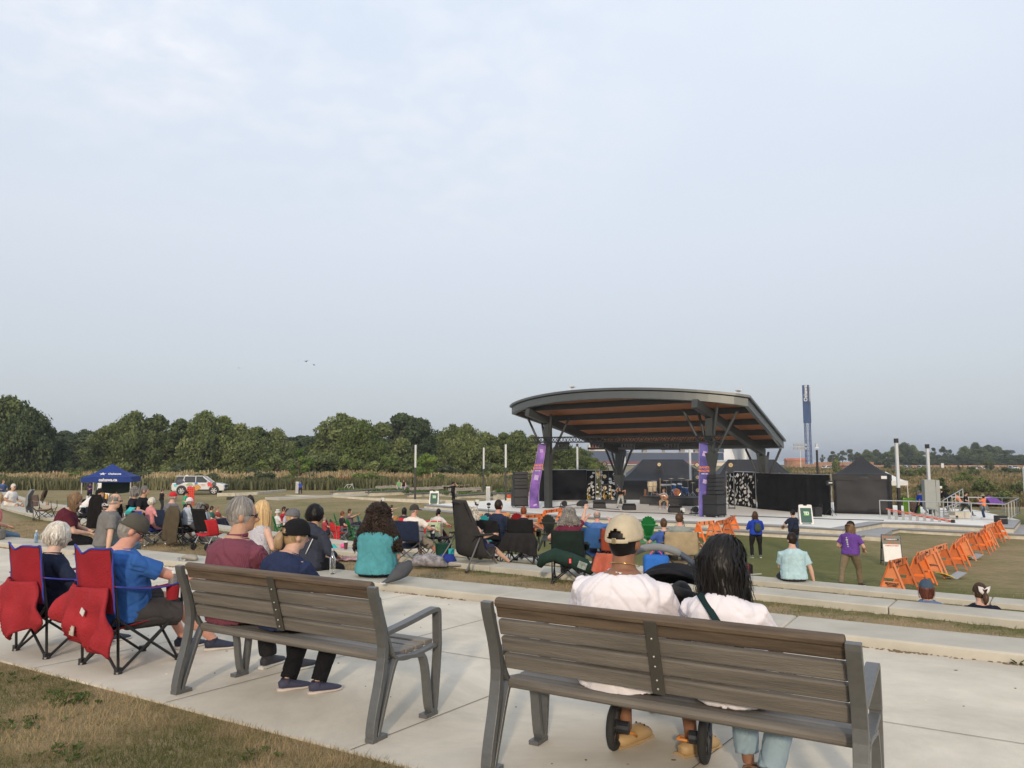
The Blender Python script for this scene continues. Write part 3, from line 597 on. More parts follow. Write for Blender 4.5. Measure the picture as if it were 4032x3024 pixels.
def mead(r):
    d=62+ (285-62)*r.random()**1.5; X=r.uniform(2950,4250); x=(X-2016)/F*d; return (x,d,-2.2)
mg=leafmat('meadow_grass',(.065,.07,.022),(.16,.135,.06),(.32,.24,.13),trans=.25)
reed('meadow_grass','rough green and tan meadow grass between the stage and the parked cars',42000,mead,lambda P,r:(.62+.45*nz(P,.09,2))*r.uniform(.5,1.2,len(P))*np.clip(P[:,1]/110,.9,1.5),.28,mg,5,lambda P,r:np.clip(.5+.75*nz(P,.05,7)+.3*nz(P,.2,1)+r.normal(0,.15,len(P)),0,1))
# ---------------------------------------------------------------- far path, planters and slatted benches
pc=mat('path_concrete',(.40,.38,.33),rough=.85,var=.08,sc=.6)
def sheet(name,pts,z,mt,kind='structure',dz=.004):
    m=MB(); k=len(pts); vs=[(p[0],p[1],z(p) if callable(z) else z) for p in pts]; m.add([(a,b,c-.25) for a,b,c in vs]+vs,[tuple(range(k))[::-1],tuple(range(k,2*k))]+[(i,(i+1)%k,k+(i+1)%k,k+i) for i in range(k)])
    o=m.build(name,mt); return tag(o,kind=kind) if kind else o
sheet('far_path',[(-90,77.5),(-30,76),(-14,73.5),(-14,75.6),(-30,78.6),(-90,80.2)],-1.66,pc)
sheet('far_path',[(-14,73.5),(-3,68),(6,60),(8,61.5),(0,71),(-14,75.6)],-1.72,pc)
sheet('side_path',[(-21,66),(-13.5,72),(-12,71.4),(-19.6,65.2)],-1.64,pc)
# kerb wall of the culvert bank
t=thing('bank_kerb','low curved concrete kerb on the lawn bank below the far path','kerb')
m=MB(); pp=[at(855,1948,-1.6),at(925,1947,-1.6),at(1010,1944,-1.6),at(1120,1931,-1.55)]
for a,b in zip(pp,pp[1:]): m.bar((a[0],a[1],-1.95),(b[0],b[1],-1.95),.3,1.0)
m.build('kerb_wall',risem,t)
m=MB(); a,b=at(928,1965,-1.9),at(958,1965,-1.9); m.box(((a[0]+b[0])/2,a[1]-2.2,-1.75),(.55,.3,.28)); m.build('drain_grate',mat('drain_dark',(.02,.02,.022),rough=.7),t)
t=thing('bank_wall','long low concrete wall along the far edge of the lawn below the planters','wall')
m=MB(); pp=[(-20.5,72.5)]+[at(X,Y,-1.75) for X,Y in((1130,1952),(1310,1957),(1500,1966),(1700,1972),(1870,1976))]
pp=pp[1:]
for a,b in zip(pp,pp[1:]): m.bar((a[0],a[1],-1.98),(b[0],b[1],-1.98),.35,.62)
m.build('wall_body',risem,t)
pl=[((1310,1939),(1484,1926),1953),((1452,1940),(1611,1932),1957),((1608,1947),(1768,1937),1964),((1796,1954),(1944,1941),1970),((1950,1946),(2030,1940),1966)]
darkcap=mat('dark_coping',(.10,.10,.10),rough=.7)
for k,(p,q,yb) in enumerate(pl):
    d=71.5-1.5*k; a=ad(p[0],p[1],d); b=ad(q[0],q[1],d+2.5)
    t=thing('planter_wall','%s wedge shaped concrete planter from the left, with dark coping, below the slatted benches'%ordn(k).replace('leftmost','first'),'planter',(0,0,0),0,'wedge planters')
    m=MB(); zb=-2.1; m.bar((a[0],a[1],(a[2]+zb)/2),(b[0],b[1],(b[2]+zb)/2),.4,a[2]-zb); m.build('planter_side',risem,t)
    m=MB(); m.bar((a[0]-.2,a[1]-.05,a[2]+.03),(b[0]+.1,b[1]-.05,b[2]+.03),.62,.1); m.build('coping',darkcap,t)
    reed('planter_grass','green grass growing in the %s planter from the left'%ordn(k).replace('leftmost','first'),420,lambda r,a=a,b=b:(a[0]+(b[0]-a[0])*r.random(),a[1]+.5+(b[1]-a[1])*.5+r.uniform(0,1.6),a[2]-.1),lambda P,r:.34*r.uniform(.6,1.3,len(P)),.09,leafmat('planter_green',(.05,.09,.025),(.09,.15,.04),(.15,.2,.07)),20+k,cat='planting')
slat=mat('grey_slats',(.27,.245,.215),rough=.85,var=.22,sc=4)
def slatbench(X0,X1,Yt,Yb,d,label):
    a=ad(X0,Yt,d);b=ad(X1,Yt-6,d+1); zb=ad(X0,Yb,d)[2]; t=thing('slatted_bench',label,'bench',(0,0,0),0,'slatted benches by the reeds')
    A=Vector(a);B=Vector(b);L_=(B-A).length;n_=int(L_/.17); dr=(B-A).normalized(); m=MB(); hh=a[2]-zb
    for i in range(n_):
        c=A+dr*(i+.5)*L_/n_; m.box((c.x,c.y+.03*(i%2),c.z-hh/2+.02*math.sin(i*1.7)),(.15,.05,hh*1.02),rz=math.atan2(dr.y,dr.x))
    m.build('backrest',slat,t)
    m=MB(); m.bar(A-Vector((0,.3,hh*.55)),B-Vector((0,.3,hh*.55)),.5,.06); m.build('seat',slat,t)
    for f in(.2,.8):
        c=A+dr*L_*f; m=MB(); m.box((c.x,c.y-.32,c.z-hh*.85),(.45,.4,hh*.5)); m.build('support',slat,t)
for k,(X0,X1,Yt,Yb) in enumerate([(1478,1612,1914,1932),(1612,1746,1920,1937),(1763,1894,1923,1942),(1940,2022,1932,1946),(1740,1850,1911,1917)]): slatbench(X0,X1,Yt,Yb,74-1.2*k if k<4 else 80,'%s grey slatted bench back from the left, between planters and reeds'%ordn(k).replace('leftmost','first'))
# ---------------------------------------------------------------- light columns
whitel=mat('white_acrylic',(.50,.52,.54),rough=.3,var=.03); blk=mat('black_metal',(.018,.018,.02),rough=.45,var=.1,spec=.4); grm=mat('grey_metal',(.33,.34,.35),rough=.45,metal=.3,var=.06)
LP=[(898,961,1063,66,.55,'second'),(1045,967,1052,72,.6,0),(1092.5,960,1062,64,.5,0),(1247,965,1045,68,.75,0),(1349,963,1040,66,.75,0),(1490,967,1040,62,.7,0),(1936,957,1040,46,.8,0),(2003,969,1035,48,.85,0)]
for k,(X,yt,yb,d,f,_q) in enumerate(LP):
    a=ad(X*S_,yt*S_,d); zb=gz(a[0],d)-.1 if k<3 else -2.3; h=a[2]-zb; t=thing('light_column','%s slim light column from the left, white above and black below'%ordn(k).replace('leftmost','first'),'light column',(a[0],d,zb),0,'slim light columns')
    zw=ad(X*S_,(yt+(yb-yt)*f)*S_,d)[2]-zb if k<3 else 2.2
    if k==1: zw=ad(X*S_,1013*S_,d)[2]-zb
    if k==0: zw=ad(X*S_,1010*S_,d)[2]-zb
    if k==2: zw=ad(X*S_,1010*S_,d)[2]-zb
    m=MB(); m.box((0,0,zw/2),(.16,.16,zw)); m.build('post',blk,t,bevel=.01)
    m=MB(); m.box((0,0,(zw+h)/2),(.155,.155,h-zw)); m.build('light_tube',whitel,t,bevel=.012)
    if k>2: m=MB(); m.box((0,0,h+.14),(.19,.19,.26)); m.build('cap',blk,t)
# camera pole
a=ad(3216,1772,52); t=thing('camera_pole','slim black pole with a white security camera, behind the black drape','pole',(a[0],52,-2.2))
m=MB(); m.tube([(0,0,0),(0,0,a[2]+2.2)],.075,8); m.build('post',blk,t,smooth=60); m=MB(); m.cyl((0,0,a[2]+2.35),.2,.08,12,r2=.1); m.box((0,0,a[2]+2.5),(.13,.13,.25)); m.build('camera_head',whitel,t)
# utility box left with blue walker and pylon cabinets
def cabinet(X,Y,w_,h,d,label,rot=0):
    a=at(X,Y,-1.75) ; t=thing('utility_cabinet',label,'cabinet',(a[0],a[1],gz(*a)-.02),rot); m=MB(); m.box((0,0,h/2),(w_,w_,h)); m.build('housing',mat('galvanised',(.40,.43,.43),rough=.4,metal=.5,var=.1,sc=3),t,bevel=.015); m=MB(); m.box((0,-w_/2-.01,h*.5),(w_*.8,.02,h*.8)); m.build('door',grm,t); return t
cabinet(1171,1945,.32,1.1,0,'narrow grey metal cabinet beside the far path, next to a person in blue')
cabinet(1922,1967,.36,1.25,0,'narrow grey metal cabinet at the back of the stage floor left of the loudspeakers')
# ---------------------------------------------------------------- blue lattice tower
bluem=mat('tower_blue',(.018,.045,.17),rough=.45,var=.15,sc=.6); blued=mat('tower_panel',(.02,.05,.15),rough=.5,var=.35,sc=.25,col2=(.045,.09,.22))
d=300; a=ad(3182,1517,d); zb=-2.2; H_=a[2]-zb; TWW=2.35*2
t=thing('sign_tower','tall blue lattice tower with a solid sign box on its upper half','tower',(ad(3184,1800,d)[0],d,zb),R(-38))
hb=H_*.545; w2=.93
for sx in(-1,1):
    for sy in(-1,1):
        m=MB(); m.bar((sx*w2,sy*w2,0),(sx*w2,sy*w2,hb),.2); m.build('leg',bluem,t)
for face in range(4):
    m=MB(); M=Matrix.Rotation(face*pi/2,4,'Z'); nb_=9
    for i in range(nb_):
        z0,z1=hb*i/nb_,hb*(i+1)/nb_
        for p,q in(((-w2,w2,z0),(w2,w2,z1)),((w2,w2,z0),(-w2,w2,z1)),((-w2,w2,z1),(w2,w2,z1))): m.bar(M@Vector(p),M@Vector(q),.085)
    m.build('cross_bracing',bluem,t)
m=MB(); w3=1.17; m.box((0,0,hb+(H_-hb)*.5),(w3*2,w3*2,H_-hb)); m.build('sign_box',blued,t)
for face in(0,1):
    M=Matrix.Rotation(face*pi/2,4,'Z')@Matrix.Translation((.1,-w3-.05,hb+(H_-hb)*.78))@Matrix.Rotation(pi/2,4,'X')@Matrix.Rotation(pi/2,4,'Z'); m=MB(); m.text('Oshawa',1.95,M,.03,.03); m.build('lettering',mat('white_letters',(.8,.8,.8),rough=.5,var=0),t)
# floodlight mast
a=ad(3150,1748,260); t=thing('floodlight_mast','thin pale floodlight mast left of the blue tower','mast',(a[0],260,-2.2)); h=a[2]+2.2
m=MB(); m.tube([(0,0,0),(0,0,h)],[.16,.09],6); m.build('pole',mat('mast_white',(.6,.57,.53),rough=.5),t); m=MB(); m.box((0,0,h-.3),(4.2,.2,.2)); m.box((0,0,h-1.5),(3.6,.2,.2)); [m.box((x_,0,h-z_),(.8,.4,.7)) for x_ in(-1.8,-.6,.6,1.8) for z_ in(.3,1.5)]; m.build('lamp_rack',grm,t)
# ---------------------------------------------------------------- hoarding, verge and parked cars
hm=mat('hoarding',(.36,.185,.105),rough=.85,var=.16,sc=.5,mapping=(3,3,.2),col2=(.43,.24,.14))
def hoard(X0,X1,d0,d1,Yt,label):
    a=ad(X0,Yt,d0);b=ad(X1,Yt,d1); t=thing('hoarding',label,'hoarding'); zt=a[2]
    A=Vector((a[0],a[1],0));B=Vector((b[0],b[1],0)); n_=14
    for i in range(n_):
        p=A.lerp(B,i/n_+.002);q=A.lerp(B,(i+1)/n_-.002); m=MB(); m.bar((p.x,p.y,(zt-2.4)/2),(q.x,q.y,(zt-2.4)/2),.12,zt+2.4); m.build('panel',hm,t)
hoard(3380,4200,318,318,1832,'long brown hoarding running right behind the parked white cars')
hoard(3205,3440,322,345,1820,'taller brown hoarding section behind the black peaked tent')
hoard(3113,3215,285,300,1829,'short brown hoarding section left of the camera pole')
sheet('parking_road',[(ad(3150,1800,283)[0],283),(ad(4300,1800,283)[0],283),(ad(4300,1800,312)[0],312),(ad(3150,1800,312)[0],312)],-2.13,mat('asphalt',(.16,.15,.14),rough=.9))
cw=mat('car_white',(.62,.62,.62),rough=.25,coat=.5,var=.02); cr_=mat('car_red',(.35,.04,.04),rough=.3,coat=.5); cbl=mat('car_blue',(.06,.07,.12),rough=.3,coat=.5); glass=mat('car_glass',(.025,.03,.035),rough=.08,var=0); tyre=mat('tyre',(.02,.02,.02),rough=.85); rim=mat('rim',(.5,.5,.52),rough=.3,metal=.8); red=mat('tail_light',(.4,.02,.02),rough=.3); lamp=mat('head_light',(.7,.72,.75),rough=.2)
def smallcar(X,Y,rot,bm,label,d=None):
    a=at(X,Y,-2.1); t=thing('parked_car',label,'car',(a[0],a[1],-2.12),rot,'cars parked along the hoarding')
    prof=[(-2.2,.35),(-2.25,.75),(-2.05,.95),(-1.4,1.4),(-.9,1.48),(.3,1.48),(1.0,1.05),(2.0,.85),(2.22,.6),(2.2,.35)]
    m=MB(); m.prism(prof,-.88,.88,axis='y'); m.build('body',bm,t,bevel=.1,smooth=40)
    for nm,p in(('windscreen',[(1.05,1.02),(.4,1.44),(.42,1.47),(1.09,1.05)]),('rear_window',[(-2.0,1.0),(-1.42,1.4),(-1.46,1.43),(-2.06,1.03)])): m=MB(); m.prism(p,-.72,.72,axis='y'); m.build(nm,glass,t)
    for s in(-1,1):
        m=MB(); m.prism([(-1.5,1.0),(-1.0,1.4),(.25,1.4),(.8,1.03)],s*.885,s*.9,axis='y'); m.build('side_window',glass,t)
        m=MB(); m.box((2.2,s*.65,.72),(.06,.3,.14)); m.build('headlight',lamp,t); m=MB(); m.box((-2.24,s*.68,.8),(.06,.26,.14)); m.build('tail_light',red,t)
        for x_ in(-1.35,1.35): m=MB(); m.cyl((x_,s*.82,.33),.33,.2,14,axis='y'); w_=m.build('wheel',tyre,t); m=MB(); m.cyl((x_,s*.925,.33),.2,.02,10,axis='y'); m.build('rim',rim,w_)
for i,(X,Y,rot,bm,lb) in enumerate([(3258,1850,.5,cw,'white hatchback seen in three quarter view beside the camera pole'),(3290,1848,.2,cbl,'pale blue car partly hidden behind the meadow bush'),(3316,1848,.2,cr_,'red car left of the peaked black tent'),(3347,1848,.3,cbl,'dark car just showing over the shoulder of the black tent'),(3505,1847,1.57,cr_,'dark red car behind the black tent peak'),(3520,1847,1.57,cbl,'dark blue car beside the dark red one'),(3576,1849,-1.45,cw,'white car right of the first tall white light column'),(3625,1849,1.7,cw,'white car with dark rear window left of the second light column'),(3831,1854,-1.5,cw,'white car beside the smallest conifer'),(3864,1854,1.65,cw,'white car, right hand one of the close pair before the hoarding'),(3992,1852,-1.6,cw,'white car farthest right, nearly behind the white post'),]): smallcar(X,Y,rot,bm,lb)
m=MB(); a=at(3712,1850,-2.1); t=thing('white_marker','small white notice post at the parking verge','sign',(a[0],a[1],-2.1)); m.box((0,0,1.1),(1.0,.2,2.2)); m.build('post',cw,t,bevel=.1)
# ---------------------------------------------------------------- harbour: shore, pier, ship, dome, silo
sand=mat('pier_stone',(.42,.38,.31),rough=.9,var=.2,sc=.08); rock=mat('dark_rocks',(.07,.07,.07),rough=.95,var=.4,sc=.5)
sheet('pier',[(60,520),(170,520),(210,560),(80,640),(40,600)],-2.4,sand); sheet('pier',[(130,455),(190,455),(190,475),(120,480)],-2.0,sand)
m=MB(); rr=random.Random(5)
for i in range(160): f=rr.random(); m.sph((138+f*26,447+rr.uniform(-2,4),-3),(1.2+rr.random(),1.2,.8+rr.random()*.5),6,4)
tag(m.build('rock_armour',rock),'dark boulders along the harbour shore','rocks',kind='stuff')
hull=mat('hull_blue',(.012,.03,.07),rough=.5,var=.2,sc=.05); hullr=mat('hull_red',(.16,.035,.035),rough=.7,var=.2,sc=.1); cream=mat('ship_cream',(.62,.55,.42),rough=.6,var=.06); sred=mat('ship_red',(.35,.07,.04),rough=.6)
D=600; sx=lambda X:(X-2016)/F*D*1.0; sz=lambda Y: ad(2500,Y,D)[2]
t=thing('cargo_ship','long dark blue cargo ship with red waterline and cream superstructure in the harbour','ship',(0,D,0))
m=MB(); x0,x1=sx(2286),sx(2842); zt,zw,zb=sz(1783),sz(1816),sz(1832); 
def hullp(z0,z1,mt,nm,o=0):
    m=MB(); pl_=[(x0+o,0),(x0+6+o,-8),(x1-6,-8),(x1,-3),(x1,3),(x1-6,8),(x0+6,8)]; m.prism(pl_,z0,z1); m.build(nm,mt,t)
hullp(zw,zt,hull,'hull'); hullp(-3.6,zw-.02,hullr,'waterline_band',1); 
m=MB(); m.prism([(x0,zt),(x0+38,zt),(x0+36,zt+1.2),(x0-2,zt+1.6)],-8,8,axis='y'); m.build('stern',hull,t)
a=sx(2310);m=MB(); m.box((a+15,0,zt+3.6),(28,12,5)); m.box((a+13,0,zt+7.6),(20,12,4)); m.box((a+10,0,zt+10.5),(14,12,3)); m.build('superstructure',cream,t)
m=MB(); [m.box((a+5+i*4,-6.1,zt+z_),(1.6,.2,.9)) for i in range(6) for z_ in(4.5,7.8)]; m.build('window_row',glass,t)
m=MB(); m.prism([(a+2,zt+2),(a+5,zt+2),(a+12,zt+14),(a+8,zt+14)],-6.4,-3,axis='y'); m.build('funnel',sred,t)
hatch=mat('hatch_grey',(.30,.28,.25),rough=.8,var=.25,sc=.3)
for X0,X1 in((2472,2500),(2508,2562),(2655,2710),(2716,2756)): m=MB(); m.box(((sx(X0)+sx(X1))/2,0,zt+4.6),(sx(X1)-sx(X0),8,4.4)); m.box(((sx(X0)+sx(X1))/2,0,zt+1.2),((sx(X1)-sx(X0))*.3,6,2.5)); m.build('deck_crane_house',hatch,t)
for X in(2610,2676,2744): m=MB(); m.cyl((sx(X),0,zt+6),1.1,12,8); m.build('crane_post',hatch,t)
m=MB(); m.bar((sx(2580),0,zt+5.5),(sx(2650),0,zt+9.5),.5); m.build('crane_jib',cream,t)
m=MB(); m.box((sx(2827),0,zt+2.6),(6,8,5)); m.box((sx(2834),0,zt+5.4),(5,9,1.5)); m.build('bow_house',hull,t)
m=MB(); m.bar((sx(2460),-8.1,zt+.1),(sx(2830),-8.1,zt+.1),.3,.5); m.build('rail',hatch,t)
t=thing('storage_dome','large white salt storage dome behind the ship bow','dome',(sx(2800)*1.1,660,-2.5)); m=MB(); m.sph((0,0,0),(27,27,21),32,10,z0=0,z1=.999); m.build('shell',mat('dome_white',(.66,.66,.64),rough=.6,var=.04,sc=.05),t,smooth=180)
t=thing('silo','grey ribbed steel silo right of the white dome','silo',(sx(2926)*1.07,642,-2.5)); m=MB(); m.cyl((0,0,9),10.4,18,32); m.build('drum',mat('silo_steel',(.36,.37,.38),rough=.35,metal=.7,var=.12,sc=1,mapping=(1,1,.02)),t,smooth=40); m=MB(); m.cyl((0,0,19),10.6,2,32,r2=2); m.build('cone_roof',grm,t,smooth=40); m=MB(); m.box((13,0,8),(1.5,2,18)); m.box((16,0,6),(1,2,14)); m.build('stair_tower',grm,t)
t=thing('port_shed','long cream roofed port shed behind the tents','shed',(sx(2900)*.8,470,-2.5)); m=MB(); m.box((0,0,1.2),(36,14,2.4)); m.build('wall',cream,t); m=MB(); m.prism([(-8,2.4),(8,2.4),(0,3.4)],-18.5,18.5,axis='x'); m.build('roof',mat('shed_roof',(.5,.48,.43),rough=.7),t)
t=thing('sailing_boat','tiny white boat far out on the lake','boat',(ad(3120,1800,1500)[0],1500,-3.2)); m=MB(); m.prism([(-7,0),(7,0),(9,2),(-9,2)],-2,2,axis='y'); m.build('hull',cw,t); m=MB(); m.box((-2,0,4),(5,2,4)); m.build('cabin',cw,t)
t=thing('orange_hut','small orange roofed hut on the shore left of the hoarding','hut',(ad(3130,1800,330)[0],330,-2.5)); m=MB(); m.box((0,0,2),(8,4,3)); m.build('wall',hm,t); m=MB(); m.prism([(-2.4,3.4),(2.4,3.4),(0,4.4)],-4.3,4.3,axis='x'); m.build('roof',mat('orange_roof',(.45,.13,.06),rough=.7),t)
# ---------------------------------------------------------------- stage equipment
def face(p): return math.atan2(-p[0],p[1])      # rotation that turns local -Y towards the camera
black=mat('black_cloth',(.012,.012,.014),rough=.85,var=.3,sc=1.5,bump=.6,bsc=3,spec=.15); satin=mat('black_nylon',(.022,.022,.025),rough=.55,var=.2,sc=1,bump=.5,bsc=2.2,spec=.35)
spk=mat('speaker_black',(.014,.014,.015),rough=.6,var=.15,sc=20,bump=.2,bsc=200); gril=mat('speaker_grille',(.03,.03,.032),rough=.5,var=.2,sc=90); pipe=mat('pipe_silver',(.42,.42,.43),rough=.35,metal=.7,var=.05)
shard=mat('white_card',(.58,.58,.57),rough=.7,var=.05); brass=mat('brass',(.55,.36,.08),rough=.25,metal=.9,var=.1); chrome=mat('chrome',(.6,.6,.62),rough=.2,metal=1,var=0); wht=mat('white_plastic',(.62,.62,.60),rough=.45,var=.04)
def stack(X,Y,rot,label):
    a=at(X,Y,-1.8); t=thing('loudspeaker_stack',label,'loudspeaker',(a[0],a[1],-1.8),rot,'loudspeaker stacks')
    m=MB(); m.box((0,.2,.12),(1.05,1.0,.05)); m.build('dolly',spk,t)
    for x_ in(-.42,.42):
        for y_ in(-.2,.6): m=MB(); m.cyl((x_,y_,.06),.06,.05,10,axis='x'); m.build('castor',chrome,t)
    z=.15
    for k in range(2):
        m=MB(); m.box((0,.2,z+.29),(1.02,.95,.57)); b=m.build('subwoofer',spk,t,bevel=.012); m=MB(); m.box((0,-.285,z+.29),(.96,.02,.5)); m.build('grille',gril,b); z+=.585
    for k in range(5):
        h=.235; m=MB(); M=Matrix.Translation((0,.1-.012*k*k*.3,z+h/2))@Matrix.Rotation(R(-1.3*k),4,'X'); m.box((0,0,0),(1.0,.55,h-.02),M=M); b=m.build('line_array_box',spk,t,bevel=.012)
        m=MB(); m.box((0,-.28,0),(.92,.02,h-.06),M=M); m.build('grille',gril,b); z+=h
stack(2049,1998,.25,'loudspeaker stack at the left end of the stage beside the rippling purple banner')
stack(2826,2036,.75,'loudspeaker stack at the right of the stage beside the straight purple banner')
purp=mat('banner_purple',(.085,.045,.30),rough=.6,var=.5,sc=1.1,col2=(.30,.13,.52),trans=0)
blu=mat('banner_violet',(.055,.045,.28),rough=.6,var=.4,sc=1.1,col2=(.13,.11,.42)); bor=mat('banner_border',(.42,.32,.55),rough=.6); org=mat('banner_orange',(.75,.22,.05),rough=.6,var=.1)
def banner(X0,X1,Yt,Yb,Xt0,Xt1,d,mt,curl,label):
    f=lambda X,Y:Vector(ad(X,Y,d)); t=thing('stage_banner',label,'banner',(0,0,0),0,'purple stage banners')
    bl,br,tl,tr=f(X0,Yb),f(X1,Yb),f(Xt0,Yt),f(Xt1,Yt)
    def P(u,v,o=0):
        p=bl.lerp(br,u).lerp(tl.lerp(tr,u),v); s=curl*math.sin(pi*v*1.1); return p+Vector((-.35*s*(1-v),-.35*s+.05*curl*math.sin(9*v)+o,0))
    m=MB(); m.grid(lambda u,v:P(u,v),6,40); m.build('cloth',mt,t,smooth=180,solid=.006)
    m=MB()
    for u in(.005,.995): m.tube([P(u,v/30,-.01) for v in range(31)],.012,5)
    m.tube([P(u/6,.995,-.01) for u in range(7)],.012,5); m.build('edge_hem',bor,t)
    for txt,v,sz,ma in(('BANDS',.685-.02,.19,org),('BEACHES',.645-.025,.17,org),('MUSIC  FEST',.605-.025,.07,wht)):
        c=P(.5,v+.0,-.03); dx=(P(1,v)-P(0,v)); ang=math.atan2(dx.y,dx.x); m=MB(); m.text(txt,sz,Matrix.Translation(c)@Matrix.Rotation(ang,4,'Z')@Matrix.Rotation(pi/2,4,'X'),.004,.004); m.build('lettering',ma,t)
    rr=random.Random(int(X0)); 
    for i in range(7): m=MB(); v=.08+.13*i+rr.uniform(-.03,.03); u=rr.uniform(.3,.7); c=P(u,v,-.012); m.box(c,(rr.uniform(.15,.3),.004,rr.uniform(.1,.35)),ry=rr.uniform(-.4,.4)); m.build('print_patch',bor if i%3==0 else purp,t)
banner(2085,2124,1747,2002,2120,2150,53.9,purp,.8,'rippling purple banner leaning at the left front column of the pavilion')
banner(2752,2796,1743,2037,2753,2796,46.0,blu,.06,'straight violet banner hanging at the right front column of the pavilion')
# truss with lamps
t=thing('lighting_truss','long black lighting truss spanning the front columns under the canopy','truss')
p,q=Vector(ad(2094,1732,54.4)),Vector(ad(2839,1728,45.2)); dr=(q-p).normalized(); nrm=Vector((-dr.y,dr.x,0)); L_=(q-p).length; up=Vector((0,0,1))
cor=[up*.17+nrm*.17,up*.17-nrm*.17,-up*.17+nrm*.17,-up*.17-nrm*.17]
m=MB(); [m.tube([p+c,q+c],.042,6) for c in cor]; m.build('chord',blk,t)
m=MB(); nb_=52
for i in range(nb_):
    a,b=p+dr*L_*i/nb_,p+dr*L_*(i+1)/nb_; s=1 if i%2 else -1
    for o in(nrm*.17,-nrm*.17): m.tube([a+o-up*.17*s,b+o+up*.17*s],.024,5)
    m.tube([a+up*.17+nrm*.17*s,b+up*.17-nrm*.17*s],.012,5)
m.build('web',blk,t)
for k,X in enumerate((2237,2380,2500,2655)):
    f=(X-2094)/(2839-2094); c=p+dr*L_*(f*1.04-.01); o=thing('stage_lamp_bar','%s bar of black lamps from the left hanging from the lighting truss'%ordn(k).replace('leftmost','first'),'stage light',c-up*.25,math.atan2(dr.y,dr.x),'lamp bars on the truss')
    m=MB(); m.box((0,0,-.02),(1.1,.14,.12)); m.box((-.35,0,.1),(.05,.05,.2)); m.box((.35,0,.1),(.05,.05,.2)); m.build('bar',blk,o)
    for i in range(5): m=MB(); m.cyl((-.45+.22*i,-.02,-.16),.07,.2,10,r2=.09,M=None); m.build('lamp',blk,o,smooth=50)
    m=MB(); m.box((-.1,0,-.34),(1.25,.2,.14)); m.build('batten',blk,o,bevel=.02)
# drapes
def drape(P,h,label,mt=black,seed=1,amp=.05,name='black_drape',sag=0):
    t=thing(name,label,'drape',(0,0,0),0,'black stage drapes'); rr=random.Random(seed)
    A,B=Vector(P[0]),Vector(P[1]); L_=(B-A).length; dr=(B-A).normalized(); n_=Vector((-dr.y,dr.x,0)); n1=int(L_*14)
    ph=[rr.uniform(0,6) for _ in range(4)]
    def f(u,v):
        s=u*L_; z=h*v; o=amp*(math.sin(s*7+ph[0]+.5*math.sin(v*3+ph[1]))*.5+math.sin(s*2.9+ph[2]+v*1.1)*.7)*(1.1-.4*v)+.04*noise.noise((s,v*3,seed))
        return A+dr*s+n_*o+up*(z-sag*math.sin(s*pi/2.4)**2*v*.06)
    m=MB(); m.grid(f,n1,10); m.build('cloth',mt,t,smooth=180,solid=.008)
    m=MB(); m.tube([A+up*(h+.02)+n_*.05,B+up*(h+.02)+n_*.05],.024,8); k=max(1,round(L_/2.6))
    for i in range(k+1): c=A.lerp(B,i/k)+n_*.08; m.tube([c,c+up*(h+.08)],.024,8)
    m.build('pipe_frame',pipe,t); return t
Z=-1.8; V3=lambda p,z=Z:(p[0],p[1],z)
drape([V3(at(2123,1974,Z)),V3(at(2310,1972,Z))],2.5,'black drape at the left rear of the stage beside the first card panel',seed=2)
drape([V3(at(2981,2003,Z)),V3(at(3274,2030,Z))],2.42,'long black drape screen running right from the second card panel to the peaked tent',seed=4,amp=.02)
def shards(P,h,seed,label,gaps=()):
    t=thing('card_panel',label,'backdrop',(0,0,0),0,'white card backdrops'); rr=random.Random(seed); A,B=Vector(P[0]),Vector(P[1]); L_=(B-A).length; dr=(B-A).normalized(); n_=Vector((-dr.y,dr.x,0))
    g=[0]+[x for ab in gaps for x in ab]+[1]
    for i in range(0,len(g)-1,2):
        m=MB(); a=A.lerp(B,g[i]); b=A.lerp(B,g[i+1]); m.grid(lambda u,v:a.lerp(b,u)+n_*(.06+.03*math.sin(u*30))+up*h*v,10,4); m.build('backing',black,t,solid=.006)
    nx=max(3,int(L_/.37)); ny=8
    for i in range(nx):
        for j in range(ny):
            if rr.random()<.24: continue
            c=A+dr*(L_*(i+.5+rr.uniform(-.25,.25))/nx)+up*(h*(j+.55+rr.uniform(-.25,.25)+.25*(i%2))/ny*.96)-n_*.03; s=rr.uniform(.09,.15); s2=rr.uniform(.06,.11)
            M=Matrix.Translation(c)@Matrix.Rotation(math.atan2(dr.y,dr.x)+rr.uniform(-.4,.4),4,'Z')@Matrix.Rotation(rr.uniform(-.9,.9),4,'Y')@Matrix.Rotation(pi/2+rr.uniform(-.5,.5),4,'X')
            m=MB(); k_=rr.uniform(-.09,.09); m.prism([(-s,-s2),(s,-s2+k_),(s-k_,s2),(-s+k_,s2-k_)],-.004,.004,M=M); m.build('card',shard,t)
    m=MB(); m.tube([A+up*(h+.06),B+up*(h+.06)],.026,8)
    for f in(0,1)+tuple(x for ab in gaps for x in ab): c=A.lerp(B,f); m.tube([c,c+up*(h+.1)],.026,8)
    m.build('pipe_frame',pipe,t); m=MB(); [m.box(A.lerp(B,f)+up*.02,(.5,.5,.03)) for f in(0,1)]; m.build('base_plate',blk,t)
shards([V3(at(2309,1970,Z)),V3(at(2443,1968,Z))],2.42,3,'backdrop of scattered white cards behind the saxophones',gaps=((.27,.45),))
shards([V3(at(2892,1990,Z)),V3(at(2978,2001,Z))],2.42,5,'backdrop of scattered white cards right of the second loudspeaker stack')
shards([V3(at(2862,1986,Z)),V3(at(2896,1989,Z))],2.35,9,'narrow backdrop of white cards hidden beside the second loudspeaker stack')
